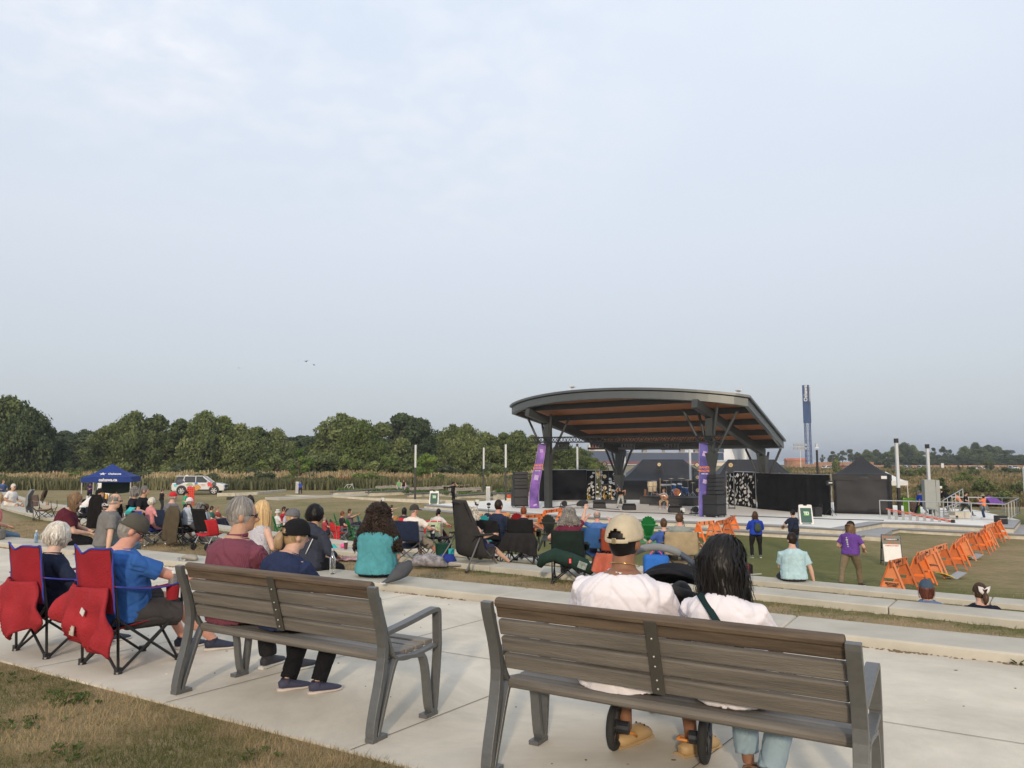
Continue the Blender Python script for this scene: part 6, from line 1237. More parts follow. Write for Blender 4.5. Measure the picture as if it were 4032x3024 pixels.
def checkmat(name,c1,c2,scale=110):
    m=mat('fabric_'+name,c1,rough=.9,var=.1,sc=5); t=m.node_tree;n=t.nodes;l=t.links;b=n['Principled BSDF']; tcn=nd(n,'ShaderNodeTexCoord')
    w1=nd(n,'ShaderNodeTexWave',i_Scale=scale/6.28); w2=nd(n,'ShaderNodeTexWave',i_Scale=scale/6.28); w2.bands_direction='Z'; l.new(tcn.outputs['Object'],w1.inputs[0]); l.new(tcn.outputs['Object'],w2.inputs[0])
    mx_=nd(n,'ShaderNodeMath',operation='MULTIPLY'); l.new(w1.outputs['Fac'],mx_.inputs[0]); l.new(w2.outputs['Fac'],mx_.inputs[1]); mi=nd(n,'ShaderNodeMix',data_type='RGBA'); l.new(mx_.outputs[0],mi.inputs[0]); mi.inputs[6].default_value=(*c1,1); mi.inputs[7].default_value=(*c2,1); l.new(mi.outputs[2],b.inputs['Base Color']); return m
def floral(name,c1,c2,sc=26):
    m=mat('fabric_'+name,c1,rough=.9,var=.1); t=m.node_tree;n=t.nodes;l=t.links;b=n['Principled BSDF']; tcn=nd(n,'ShaderNodeTexCoord'); v=nd(n,'ShaderNodeTexVoronoi',i_Scale=sc); v.feature='F1'; v.distance='MINKOWSKI'; v.inputs['Randomness'].default_value=.15; mp=nd(n,'ShaderNodeMapping'); mp.inputs['Scale'].default_value=(1,1,.7); mp.inputs['Rotation'].default_value=(0,R(45),0); l.new(tcn.outputs['Object'],mp.inputs[0]); l.new(mp.outputs[0],v.inputs['Vector'])
    mt_=nd(n,'ShaderNodeMath',operation='MULTIPLY'); mt_.inputs[1].default_value=9; l.new(v.outputs['Distance'],mt_.inputs[0]); sn=nd(n,'ShaderNodeMath',operation='SINE'); l.new(mt_.outputs[0],sn.inputs[0]); gt=nd(n,'ShaderNodeMath',operation='GREATER_THAN'); gt.inputs[1].default_value=.35; l.new(sn.outputs[0],gt.inputs[0]); mi=nd(n,'ShaderNodeMix',data_type='RGBA'); l.new(gt.outputs[0],mi.inputs[0]); mi.inputs[6].default_value=(*c1,1); mi.inputs[7].default_value=(*c2,1); l.new(mi.outputs[2],b.inputs['Base Color']); return m
ND=.0085
# right bench pair: seat z=.45
x,y,_=B2(1,.60,.37)
P=person('person in white T-shirt and cream baseball cap sitting on the right bench',(x,y,.45),-UA+R(3),1.68,.085,(-14,4),0,6,-4,-6,2,0,[(-.34,.33,.03),(.2,.36,.10)],[(-.14,.42,-.45),(.22,.46,-.45)],epole=[(-1.6,-.4,-.2),(1,-.5,-.6)],sk='brown',hair=('short','black'),top=('tee',(.74,.70,.73)),topmat=white,bot=('shorts',(.012,.012,.014)),shoes=None,cap=('cap',(.50,.43,.31),'open','big'),bw=1.28,belly=.03,det=ND,legs=True)
m=MB(); c=P['sp'](1.10); M=Matrix.Translation(c+Vector((0,.002,0)))@Matrix.Rotation(R(-14),4,'X'); m.ring((0,0,0),.076,.0022,40,5,M=M); m.build('necklace',mat('gold',(.7,.48,.15),rough=.2,metal=1,var=0),P['root'],smooth=180)
clog=mat('clog_tan',(.40,.27,.13),rough=.6,var=.06); clogs=mat('clog_orange',(.62,.24,.05),rough=.5)
def clog_on(P,i,yaw):
    M=Matrix.Translation(P['an'][i])@Matrix.Rotation(R(yaw),4,'Z'); m=MB()
    q=MB(); q.tube([(0,-.085,-.055),(0,-.06,-.05),(0,0,-.05),(0,.07,-.04),(0,.12,-.038),(0,.17,-.05),(0,.205,-.06)],[(.02,.03),(.045,.035),(.05,.035),(.055,.048),(.058,.046),(.048,.032),(.018,.015)],14,up=(0,0,1)); q.tube([(0,-.09,-.078),(0,.05,-.078),(0,.21,-.076)],[(.047,.014),(.055,.014),(.03,.012)],12,up=(0,0,1)); m.add(q.v,q.f,M); m.build('clog',clog,P['root'],smooth=60)
    m=MB(); q=MB(); [q.tube([(sx*.05,.03,-.035),(sx*.052,0,-.01),(sx*.05,-.04,0),(0,-.1,.01)],.008,6) for sx in(-1,1)]; m.add(q.v,q.f,M); m.build('heel_strap',clogs,P['root'],smooth=180)
    q=MB(); [q.sph((sx*.03,.12+.03*k_,.004-.02*k_),.006,6,4) for sx in(-1,0,1) for k_ in(0,1)]; m=MB(); m.add(q.v,q.f,M); m.build('vent_holes',blk,P['root'])
clog_on(P,0,-22); clog_on(P,1,-30)
x,y,_=B2(1,1.16,.36)
P=person('person with long wavy black hair and white T-shirt on the right bench',(x,y,.45),-UA+R(-2),1.47,.085,(-16,10),0,-10,12,-10,16,4,[(-.1,.33,.10),(.16,.34,.10)],[(-.02,.30,-.45),(.12,.12,-.45)],sk='brown',hair=('wavy','black',.44,1.22),top=('tee',(.74,.70,.73)),topmat=white,bot=('capri',(.27,.36,.42)),shoes=(.22,.12,.06),shoekind='sandal',fyaw=(-10,-40),bw=1.12,det=ND,strands=900)
m=MB(); q=MB(); [q.box((.012*i,-.128,.035+.004*abs(i)),(.008,.008,.012),ry=.5*i) for i in(-2,-1,0,1,2)]; m.add(q.v,q.f,P['HM']); m.build('hair_clip',mat('clip_gold',(.55,.32,.18),rough=.3,metal=.7),P['root'])
m=MB(); s_=P['sp']; m.tube([s_(1.0)+Vector((-.07,.03,.02)),s_(.97)+Vector((-.07,-.10,.02)),s_(.75)+Vector((.03,-.165,0)),s_(.45)+Vector((.14,-.155,0)),s_(.2)+Vector((.2,-.08,0))],[(.018,.004)]*5,8,up=(0,-1,.2)); m.build('bag_strap',fab('strap_dark',(.012,.03,.03)),P['root'],smooth=180)
# left bench pair
x,y,_=B2(0,.17,.36)
plaid=checkmat('maroon_check',(.115,.022,.042),(.26,.085,.12),260)
P=person('grey haired person in maroon checked shirt at the left end of the left bench',(x,y,.45),-UA+R(2),1.72,.085,(-12,8),0,0,4,-46,2,0,[(-.26,.35,.08),(.22,.34,.1)],[(-.16,.47,-.45),(.10,.50,-.45)],sk='tan',hair=('short','grey'),top=('tee',(.1,.02,.05)),topmat=plaid,bot=('pants',(.02,.02,.022)),shoes=(.03,.03,.04),bw=1.2,belly=.05,det=ND,glasses='black',strands=700)
m=MB(); c=P['sp'](1.05); M=Matrix.Translation(c)@Matrix.Rotation(R(-8),4,'X'); m.tube([M@Vector(((.074*math.cos(a)),.066*math.sin(a),.006+.010*math.sin(a))) for a in np.linspace(-pi*1.35,pi*.35,20)],[(.005,.015)]*20,6,up=(0,0,1)); m.build('collar',plaid,P['root'],smooth=180)
x,y,_=B2(0,.68,.34)
P=person('person in navy T-shirt and black cap with low blond ponytail, sitting on the left bench',(x,y,.45),-UA,1.44,.085,(-12,20),0,-1,14,-24,8,3,[(-.1,.32,.1),(.14,.3,.1)],[(-.1,.14,-.45),(.13,.20,-.45)],sk='light',hair=('pony','dblond',.12),top=('tee',(.022,.032,.075)),bot=('pants',(.010,.010,.012)),shoes=(.035,.038,.075),sole=(.55,.48,.44),fyaw=(-30,-28),bw=1.22,belly=.03,det=ND,cap=('cap',(.012,.012,.014),'open','big'),strands=500)
# ---------------------------------------------------------------- camp chairs
def strapcloth(t,name,mt,fn,nu=10,nv=10,th=.006): m=MB(); m.grid(fn,nu,nv); return m.build(name,mt,t,smooth=180,solid=th)
def campchair(loc,rz,label,cloth,frame,trim=None,w=.27,d=.25,bh=.82,sh=.40,arm=.62,group='folding camp chairs',cup=True,bag=None,wing=0,hd=False,arms=True):
    t=thing('camp_chair',label,'camp chair',loc,rz,group); r=.011; F=[(-w,-d,0),(w,-d,0),(w,d,0),(-w,d,0)]; T=[(-w*.9,-d-.02,sh),(w*.9,-d-.02,sh),(w*.95,d+.02,sh),(-w*.95,d+.02,sh)]
    top=[(-w,-d-.1,bh),(w,-d-.1,bh)]
    for i in range(4):
        j=(i+1)%4; m=MB(); m.tube([F[i],T[j]],r,7); m.tube([F[j],T[i]],r,7); m.build('cross_tube',frame,t,smooth=60)
    for i in range(4): m=MB(); m.cyl((F[i][0],F[i][1],.012),.032,.026,12,r2=.024); m.box((F[i][0],F[i][1],.03),(.045,.045,.03)); m.build('foot',frame,t,bevel=.004)
    for i in(0,1): m=MB(); m.tube([(F[i][0],F[i][1],.02),(F[i][0],F[i][1]-.02,sh),top[i]],r,7); m.build('back_post',frame,t,smooth=60)
    if arms:
        for i in(2,3): m=MB(); m.tube([(T[i][0],T[i][1],sh-.02),(F[i][0],F[i][1],arm)],r,7); m.build('arm_post',frame,t,smooth=60)
    seat=lambda u,v:((u-.5)*2*w*(.92),-d+.0+(2*d+.02)*v,sh-.03-.07*math.sin(pi*u)*(.6+.4*math.sin(pi*v))-.04*(1-v))
    strapcloth(t,'seat',cloth,seat)
    def back(u,v):
        z=sh+.04+(bh-sh-.04)*v; y=-d-.1*((z)/bh)-.06*math.sin(pi*u)*math.sin(pi*(.25+.6*v)); 
        if wing: z-=wing*math.sin(pi*u)*max(0,v-.6)*2.2*(.6+.5*math.sin(u*7)); 
        return ((u-.5)*2*w*1.02,y+.012*noise.noise((u*4,v*4,loc[0])),z+.01*noise.noise((u*5,0,loc[1])))
    strapcloth(t,'backrest',cloth,back,14,14)
    if trim:
        m=MB(); m.tube([Vector(back(u/14,1))+Vector((0,-.004,.003)) for u in range(15)],.008,6); m.tube([Vector(back(1,v/14)) for v in range(15)],.008,6); m.tube([Vector(back(0,v/14)) for v in range(15)],.008,6); m.build('piping',trim,t,smooth=180)
    if arms:
        for sg in(-1,1): strapcloth(t,'armrest',cloth,lambda u,v,sg=sg:(sg*(w+.03*math.sin(pi*v))+(u-.5)*.075,-d-.07+(2*d+.07)*v,arm+.0+.03*(1-v)-.03*math.sin(pi*v)),3,10)
        if trim:
            for sg in(-1,1): m=MB(); m.tube([(sg*(w+.03*math.sin(pi*v/10))+sg*.04,-d-.07+(2*d+.07)*v/10,arm+.03*(1-v/10)-.03*math.sin(pi*v/10)) for v in range(11)],.007,5); m.build('piping',trim,t,smooth=180)
        if cup: m=MB(); m.tube([(w+.02,d-.09,arm-.13),(w+.02,d-.09,arm-.02)],[.045,.052],14); m.build('cup_holder',cloth,t,smooth=50)
    return t
bframe=mat('chair_frame_black',(.018,.018,.019),rough=.4,metal=.2,var=.05); gframe=mat('chair_frame_grey',(.14,.135,.13),rough=.4,metal=.5,var=.05); sframe=mat('chair_frame_silver',(.45,.44,.42),rough=.35,metal=.7,var=.05)
redc=fab('chair_red',(.27,.018,.026),bump=.35,bsc=90,var=.12,sc=3); bluet=fab('trim_blue',(.05,.06,.30)); redb=fab('bag_red',(.32,.028,.036),bump=.4,bsc=60,var=.15,sc=4)
RH=-R(33)
def drapebag(loc,rz,label,mt_,pts,name='chair_bag',cat='bag',th=.02,seed=0,fold=.03):
    """loose cloth hanging over a chair back: outline pts (x,z) for left and right edges from top to bottom"""
    t=thing(name,label,cat,loc,rz); n_=len(pts)-1
    def f(u,v):
        i=min(n_-1,int(v*n_)); a=v*n_-i; L0,L1=pts[i],pts[i+1]; xl=L0[0]+(L1[0]-L0[0])*a; xr=L0[1]+(L1[1]-L0[1])*a; z=L0[2]+(L1[2]-L0[2])*a; yo=L0[3]+(L1[3]-L0[3])*a
        x=xl+(xr-xl)*u; return (x,yo-.07*math.sin(pi*u)**.7-fold*(math.sin(x*16+seed)+.7*math.sin(x*37+v*3+seed))*(.3+v)+.02*noise.noise((x*6,z*6,seed)),z-.05*math.sin(pi*u*1.5+seed)*v)
    m=MB(); m.grid(f,26,18); m.build('cloth',mt_,t,smooth=180,solid=th); return t
campchair((-3.82,6.72,0),RH,'red camp chair with blue piping holding the white haired sitter, left of its twin',redc,bframe,bluet,w=.25,bh=.90,wing=.06)
campchair((-3.02,6.28,0),RH,'red camp chair with blue piping holding the sitter in a blue T-shirt',redc,bframe,bluet,w=.25,bh=.93,wing=.07,cup=True)
drapebag((-3.82,6.72,0),RH,'loose red storage bag hanging on the back of the left red camp chair',redb,[(-.20,.22,.62,-.36),(-.36,.28,.50,-.37),(-.46,.36,.38,-.37),(-.26,.40,.29,-.37),(-.04,.26,.20,-.36)],seed=1)
t=drapebag((-3.02,6.28,0),RH,'crumpled red storage bag with white label hanging on the right red camp chair',redb,[(-.20,.24,.64,-.36),(-.38,.30,.52,-.37),(-.50,.34,.42,-.37),(-.32,.38,.34,-.37),(-.06,.38,.27,-.37),(.12,.34,.18,-.36)],seed=2.3,fold=.045)
m=MB(); m.box((-.04,-.475,.33),(.12,.008,.07),ry=.1); m.build('paper_label',mat('paper',(.45,.42,.36),rough=.8,var=.25,sc=30),t); m=MB(); m.box((.1,-.46,.47),(.05,.006,.045),ry=.5); m.build('paper_label',wht,t)
navyj=(.016,.022,.045)
P=person('person with short white hair and navy jacket slumped in the left red camp chair',(-3.93,6.70,0),RH-R(6),1.50,.36,(-6,6),0,-6,8,-10,6,0,[(-.2,.25,.5),(.3,.24,.62)],[(-.13,.42,0),(.13,.45,0)],sk='pale',hair=('bob','white',.10),top=('long',navyj),bot=('pants',(.015,.017,.03)),shoes=(.03,.03,.05),bw=1.1,det=ND,strands=650)
P=person('person in blue T-shirt, faded grey cap and grey shorts in the right red chair',(-3.08,6.20,0),RH,1.70,.40,(-9,4),0,0,30,-24,34,0,[(-.05,.46,.62),(.30,.48,.60)],[(-.05,.60,0),(.22,.70,0)],fyaw=(-14,-30),sk='red',hair=('short','grey'),top=('tee',(.035,.115,.35)),bot=('shorts',(.060,.055,.055)),shoes=(.015,.02,.045),sole=(.5,.46,.4),bw=1.2,belly=.07,det=ND,cap=('cap',(.085,.08,.065),'open'),glasses='black',kpole=[(-.1,.7,1),(.25,.6,1)],strands=250)
a=Vector((-3.02,6.28,0))+Matrix.Rotation(RH,3,'Z')@Vector((.27,.16,.54)); t=thing('tumbler','grey insulated tumbler with white lid in the armrest cup holder','cup',a); m=MB(); m.tube([(0,0,0),(0,0,.15)],[.034,.038],16); m.build('cup_body',mat('tumbler_grey',(.23,.23,.24),rough=.4,metal=.4,var=.2,sc=60),t,smooth=50); m=MB(); m.cyl((0,0,.162),.04,.024,16,r2=.034); m.build('lid',wht,t,smooth=50,bevel=.004)
# ---------------------------------------------------------------- stroller before the right bench
def wheel(t,c,r,w_,axis='x'):
    m=MB(); m.ring(c,r-w_*.5,w_*.55,28,8,axis=axis); b=m.build('wheel',tyre,t,smooth=180); m=MB(); m.cyl(c,r*.32,w_*1.0,16,axis=axis)
    for k in range(5):
        a=k*2*pi/5; p=Vector(c)+(Vector((0,math.cos(a),math.sin(a)))*(r-w_)); m.bar(c,p,w_*.7,.03)
    m.ring(c,r-w_*1.15,w_*.2,24,5,axis=axis); m.build('hub',mat('hub_black',(.022,.022,.024),rough=.4),b)
x,y,_=B2(1,.62,1.0); t=thing('stroller','black baby stroller with grey arched handle parked before the right bench','stroller',(x,y,0),-UA+R(8))
for sx in(-1,1): wheel(t,(sx*.245,-.30,.125),.125,.042); wheel(t,(sx*.20,.42,.095),.095,.036)
fr_=mat('stroller_frame',(.03,.033,.04),rough=.4,metal=.3)
for sx in(-1,1):
    m=MB(); m.tube([(sx*.26,-.28,.13),(sx*.25,.0,.42),(sx*.24,-.05,.62)],.016,8); m.tube([(sx*.2,.42,.12),(sx*.24,.1,.5),(sx*.25,-.12,.80)],.017,8); m.build('side_frame',fr_,t,smooth=60); m=MB(); m.cyl((sx*.21,-.3,.125),.035,.09,12,axis='x'); m.build('axle_block',fr_,t)
pts=[(.25*math.cos(a)*1.02,-.16-.10*math.sin(a),.80+.31*math.sin(a)**.8) for a in np.linspace(0.02,pi-.02,22)]
m=MB(); m.tube(pts,.0165,9); m.build('handle',mat('handle_slate',(.05,.065,.09),rough=.5),t,smooth=180); m=MB(); m.tube(pts[7:15],.021,10); m.build('grip',mat('grip_grey',(.20,.21,.22),rough=.8),t,smooth=180)
pts=[(-.30+.33*(1-math.cos(a)),-.22+.1*math.sin(a),.78+.14*math.sin(a)-.12*(a/pi)) for a in np.linspace(0,pi,16)]
m=MB(); m.tube(pts,.026,10); m.build('bumper_bar',mat('foam_black',(.014,.014,.016),rough=.9,bump=.3,bsc=60),t,smooth=180)
canm=fab('canopy_black',(.016,.016,.018),bump=.5,bsc=40)
m=MB(); m.grid(lambda u,v:(.27*math.sin((u-.5)*pi),.20+.30*math.sin(v*pi*.62-.6)-.0,.70+.30*math.cos((u-.5)*pi)**.8*1.0*(.75+.25*math.sin(v*pi))-.12*v+.012*math.sin(v*22)),20,18); m.build('canopy',canm,t,smooth=180,solid=.01)
m=MB(); m.grid(lambda u,v:((u-.5)*.44,.02+.28*v-.08*math.sin(pi*u),.36+.42*v*v),12,12); m.build('seat_shell',canm,t,smooth=180,solid=.02); m=MB(); m.grid(lambda u,v:((u-.5)*.42,-.22+.5*v,.22-.07*math.sin(pi*u)*math.sin(pi*v)),12,10); b=m.build('basket',canm,t,smooth=180,solid=.012)
for i,(c_,p) in enumerate((((.05,.25,.03),(-.02,-.1,.20)),((.04,.3,.35),(.03,-.12,.22)),((.4,.22,.03),(.09,-.1,.21)))): m=MB(); m.sph(p,.042,10,8); m.build('toy',mat('toy%d'%i,c_,rough=.4),b,smooth=180)
BW=Matrix.Translation((x,y,0))@Matrix.Rotation(-UA+R(8),4,'Z')@Vector((.06,.03,.42))
person('small child with black hair lying in the black stroller',(BW.x,BW.y,BW.z),-UA+R(20),.85,.05,(-30,-10),sk='brown',hair=('short','black'),top=('tee',(.03,.04,.08)),bot=('pants',(.03,.04,.08)),shoes=(.1,.1,.1),hands=[(-.1,.12,.1),(.1,.12,.1)],feet=[(-.07,.2,-.02),(.07,.2,-.02)],det=.012,hscale=1.5,nod=-10,yaw=40)
# ---------------------------------------------------------------- placing helpers
TOSTAGE=Vector((9.0,48.0))
def head(p,off=0):
    d=TOSTAGE-Vector((p[0],p[1])); return math.atan2(-d.x,d.y)+R(off)
def onwall(W,X,f=.4):
    # point on top of a seat wall seen at photo column X
    r=(X-2016)/F; lo,hi=2,80
    for _ in range(60):
        y=(lo+hi)/2; xx=r*y
        if y-(ln(W,xx)+f)<0: lo=y
        else: hi=y
    return (r*y,y)
def ht(X,Y,d): return ad(X,Y,d)[2]
L1,L2=-.42,-.85
# sitters on the walls ------------------------------------------------------
def wallsit(W,X,Ytop,z,label,off=0,**k):
    x,y=onwall(W,X,k.pop('f',.45)); H=(ht(X,Ytop,y)-z)/.53; k.setdefault('det',.011); k.setdefault('feet',[(-.14,.36,-.50),(.13,.40,-.50)])
    return person(label,(x,y,z),head((x,y),off),H=max(1.3,min(1.95,k.pop('H',H))),hz=.095,**k)
W1z,W2z,W3z=.085,-.335,-.77
P=wallsit(W1,1490,2008,W1z,'person with very long curly dark hair and teal T-shirt on the nearest wall',4,H=1.70,lean=(0,6),nod=6,sk='light',hair=('curly','dark',.44,1.12),top=('tee',(.075,.27,.30)),bot=('pants',(.014,.018,.032)),bw=1.42,belly=.05,hands=[(-.1,.34,.14),(.14,.32,.12)],strands=1500,det=.0105,hscale=1.06)
x,y=onwall(W1,1590,.2); t=thing('sling_bag','grey sling bag with buckle lying on the nearest wall beside the teal shirt','bag',(x,y,W1z),-.8); m=MB(); m.tube([(0,-.30,.02),(0,-.2,.045),(.02,-.10,.10),(.0,.02,.155),(0,.10,.20),(0,.12,.26)],[(.02,.008),(.04,.03),(.08,.07),(.09,.10),(.07,.07),(.02,.02)],14,up=(0,0,1)); m.build('bag_body',fab('sling_grey',(.075,.078,.085)),t,smooth=180); m=MB(); m.box((0,-.28,.022),(.055,.05,.016)); m.build('buckle',wht,t,bevel=.004); m=MB(); m.tube([(.05,-.15,.09),(.06,-.02,.17),(.05,.1,.14)],.006,5); m.build('zip',blk,t)
P=wallsit(W1,1238,1994,W1z,'person with black bob hair in navy hooded jacket, left of the glass bottle',-18,H=1.68,lean=(2,6),yaw=-32,sk='tan',hair=('bob','black',.10),top=('hoodie',(.035,.04,.058)),bot=('pants',(.012,.012,.014)),bw=1.15,hands=[(-.05,.3,.22),(.2,.26,.18)],strands=700,hscale=1.06)
m=MB(); s_=P['sp']; m.tube([s_(.8)+Vector((.17,-.12,.0)),s_(.55)+Vector((.155,-.17,0)),s_(.3)+Vector((.1,-.185,0))],.006,6); m.build('piping_cord',wht,P['root'],smooth=180)
m=MB(); m.tube([s_(1.0)+Vector((-.08,-.06,0)),s_(.8)+Vector((-.16,-.15,0)),s_(.3)+Vector((-.24,-.08,0)),s_(0)+Vector((-.25,-.0,0))],.007,6); m.build('bag_strap',blk,P['root'],smooth=180)
x,y=onwall(W1,1322,.3); t=thing('glass_bottle','tall clear glass water bottle standing on the nearest wall','bottle',(x,y,W1z)); m=MB(); m.tube([(0,0,0),(0,0,.01),(0,0,.2),(0,0,.25),(0,0,.31)],[.036,.039,.039,.015,.014],18,cap=True); m.build('glass',mat('clear_glass',(.85,.88,.88),rough=.05,trans=.95,var=0),t,smooth=60); m=MB(); m.cyl((0,0,.32),.018,.03,14); m.build('stopper',mat('glassy_grey',(.35,.36,.36),rough=.3),t)
ik=ik
ikf=floral('ikat',(.62,.60,.58),(.11,.12,.26),22)
P=wallsit(W1,1035,1983,W1z,'person with long blond hair in white and blue patterned top on the nearest wall',-20,H=1.72,lean=(2,4),yaw=-4,sk='light',hair=('long','blond',.36),top=('tank',(.5,.5,.5)),topmat=ikf,bot=('pants',(.05,.08,.14)),strands=900,hscale=1.12,f=.35)
P=wallsit(W1,1148,2033,W1z,'person in black top and grey green cap seated between blond hair and navy hoodie',10,H=1.55,lean=(8,14),yaw=-60,nod=14,sk='light',hair=('short','dblond'),top=('tank',(.015,.015,.016)),bot=('pants',(.015,.015,.016)),cap=('cap',(.14,.14,.15)),f=.55)
P=wallsit(W1,440,1945,W1z,'bald person with grey beard in grey T-shirt leaning on one arm on the nearest wall',-26,H=1.84,lean=(4,10),yaw=-30,nod=4,twist=0,sk='light',hair=('bald','grey'),top=('tee',(.16,.155,.15)),bot=('pants',(.10,.15,.21)),bw=1.18,belly=.04,hands=[(-.2,.3,.1),(.38,-.05,-.06)],epole=[(-.7,-.5,-.5),(1,-.3,0)],glasses='black',strands=120,f=.5)
P=wallsit(W1,262,1935,W1z,'person with long thinning hair and dark maroon T-shirt looking down at a phone',-38,H=1.84,lean=(6,26),yaw=-14,nod=22,sk='light',hair=('long','lbrown',.20),top=('tee',(.085,.016,.026)),bot=('pants',(.010,.010,.012)),bw=1.25,belly=.05,hands=[(.0,.48,.22),(.14,.44,.20)],strands=500,f=.4)
c=(P['ha'][0]+P['ha'][1])/2; rt_=P['root']; wv=Matrix.Translation(rt_.location)@rt_.rotation_euler.to_matrix().to_4x4()@(c+Vector((.02,.09,.02))); t=thing('phone','dark phone held by the maroon T-shirt wearer','phone',wv,rt_.rotation_euler.z); m=MB(); m.box((0,0,0),(.075,.15,.009),rx=.5); m.build('phone_body',spk,t,bevel=.003)
P=wallsit(W1,-10,1900,W1z,'blond person in pink top, cut off by the left edge of the photo',-10,H=1.7,lean=(4,8),sk='red',hair=('long','blond',.3),top=('tee',(.62,.22,.20)),bot=('pants',(.10,.16,.24)),det=.014,f=.4)
x,y=onwall(W1,15,.25); t=thing('tote_bag','grey handbag on the nearest wall at the left edge of the photo','bag',(x,y,W1z),-.4); m=MB(); m.box((0,0,.1),(.36,.16,.2)); m.build('bag_body',fab('bag_grey',(.16,.15,.14)),t,bevel=.05,seg=3); m=MB(); m.tube([(-.1,0,.2),(-.06,0,.3),(.06,0,.3),(.1,0,.2)],.01,6); m.build('handle',blk,t)
def bottle(X,f,label,capc,body,W=W1,z=W1z,h=.2,name='water_bottle'):
    x,y=onwall(W,X,f); t=thing(name,label,'bottle',(x,y,z)); m=MB(); m.tube([(0,0,0),(0,0,.01),(0,0,h*.75),(0,0,h*.92),(0,0,h)],[.03,.035,.035,.014,.013],14); m.build('bottle_body',body,t,smooth=50); m=MB(); m.cyl((0,0,h+.012),.018,.03,12); m.build('cap',capc,t)
pet=mat('pet_water',(.62,.72,.78),rough=.1,trans=.7,var=.05); gcap=mat('cap_green',(.12,.5,.10),rough=.4)
bottle(170,.35,'clear blue tinted water bottle on the nearest wall left of the maroon T-shirt',wht,mat('pet_blue',(.28,.42,.58),rough=.1,trans=.6,var=.1)); bottle(505,.42,'clear plastic bottle with bright green cap standing on the yellow vest',gcap,pet,h=.21,z=W1z+.05)
x,y=onwall(W1,497,.35); t=thing('safety_vest','crumpled fluorescent yellow vest on the nearest wall','vest',(x,y,W1z),-.55); m=MB(); m.grid(lambda u,v:((u-.5)*.44,(v-.5)*.26,.012+.06*math.sin(pi*u)**.5*math.sin(pi*v)**.5*(1+.7*noise.noise((u*7,v*5,2)))),30,20); m.build('cloth',fab('hivis',(.50,.78,.02),rough=.7),t,smooth=180,solid=.01)
x,y=onwall(W1,748,.12); t=thing('tan_bag','small pale canvas bag with strap hanging over the nearest wall behind the left bench','bag',(x,y,W1z),-.5); m=MB(); m.tube([(-.1,.05,.03),(0,.05,.05),(.14,.06,.05),(.2,.06,.03)],[(.03,.02),(.06,.04),(.06,.045),(.03,.02)],12); m.build('bag_body',fab('canvas',(.30,.28,.24)),t,smooth=180); m=MB(); m.tube([(-.12,0,.04),(-.05,-.08,-.0),(.0,-.09,-.08),(.05,-.1,-.07),(.06,-.04,.03)],[(.02,.004)]*5,6); m.build('strap',fab('canvas2',(.38,.37,.34)),t,smooth=180)
P=wallsit(W3,3105,2130,W3z,'person in pale blue shirt with short brown hair sitting on the farthest seat wall',0,H=1.80,lean=(2,8),yaw=20,nod=4,sk='light',hair=('short','dark'),top=('tee',(.40,.56,.60)),bot=('pants',(.04,.04,.05)),bw=1.25,belly=.05,hands=[(-.1,.35,.14),(.4,.05,-.05)],det=.012,strands=200)
P=wallsit(W2,60,1912,W2z,'white haired person in white T-shirt and sunglasses on the middle wall, far left',-34,H=1.8,lean=(2,12),yaw=-10,sk='tan',hair=('short','white'),top=('tee',(.7,.68,.66)),bot=('shorts',(.5,.47,.42)),bw=1.15,glasses='black',det=.018)
P=wallsit(W3,25,1921,W3z,'person in blue shirt half hidden behind the white haired sitter, far left',-20,H=1.7,lean=(4,20),sk='light',hair=('short','lbrown'),top=('long',(.07,.12,.26)),bot=('pants',(.05,.06,.1)),det=.024)
P=wallsit(W2,1560,2047,W2z,'ginger haired person in checked shirt and jeans leaning on one arm on the middle wall',-6,H=1.45,lean=(-4,6),sk='pale',hair=('short','ginger'),top=('tee',(.25,.23,.22)),topmat=checkmat('grey_plaid',(.05,.045,.045),(.35,.33,.32),90),bot=('pants',(.13,.20,.28)),hands=[(-.1,.3,.1),(.3,-.1,-.08)],det=.014,feet=[(-.1,.5,-.5),(.25,.45,-.5)])
# people low on the second terrace lawn, leaning on the middle wall ------------
def groundsit(x,y,z,H,off,label,**k):
    k.setdefault('feet',[(-.12,.62,0.),(.14,.6,0.)]); k.setdefault('hands',[(-.2,.38,.3),(.2,.38,.3)]); return person(label,(x,y,z),head((x,y),off),H=H,hz=.1,**k)
x,y=onwall(W2,3605,.98); groundsit(x,y,L2,1.55,0,'person in worn blue denim cap with reddish brown hair, low behind the middle wall',lean=(-18,-6),sk='light',hair=('long','auburn',.16),top=('tee',(.12,.17,.28)),bot=('pants',(.03,.03,.04)),cap=('cap',(.055,.085,.125)),det=.012,strands=250,yaw=-10)
x,y=onwall(W2,3812,.98); P=groundsit(x,y,L2,1.55,4,'person with big white bow and lettered navy T-shirt, behind the middle wall',lean=(-14,-2),sk='light',hair=('pony','brown',.16),top=('tee',(.012,.014,.026)),bot=('pants',(.03,.03,.04)),bw=1.3,det=.012,strands=250)
m=MB(); q=MB()
for sg in(-1,1): q.tube([(0,-.125,.055),(sg*.04,-.14,.085),(sg*.07,-.14,.10),(sg*.055,-.135,.04),(sg*.02,-.14,-.01)],[(.012,.006),(.022,.012),(.024,.014),(.028,.012),(.018,.006)],8)
m.add(q.v,q.f,P['HM']); m.build('hair_bow',fab('bow_white',(.72,.68,.68)),P['root'],smooth=180)
m=MB(); s_=P['sp']
for i,ch in enumerate('HIT ME HARD'):
    a=(i-5)*.105; c=s_(.80)+Vector((math.sin(a)*.22,-.165+.09*(1-math.cos(a*1.4)),.02*math.cos(a*2))); m.text(ch,.075,Matrix.Translation(c)@Matrix.Rotation(a*1.2,4,'Z')@Matrix.Rotation(pi/2+.25,4,'X'),.003,.004)
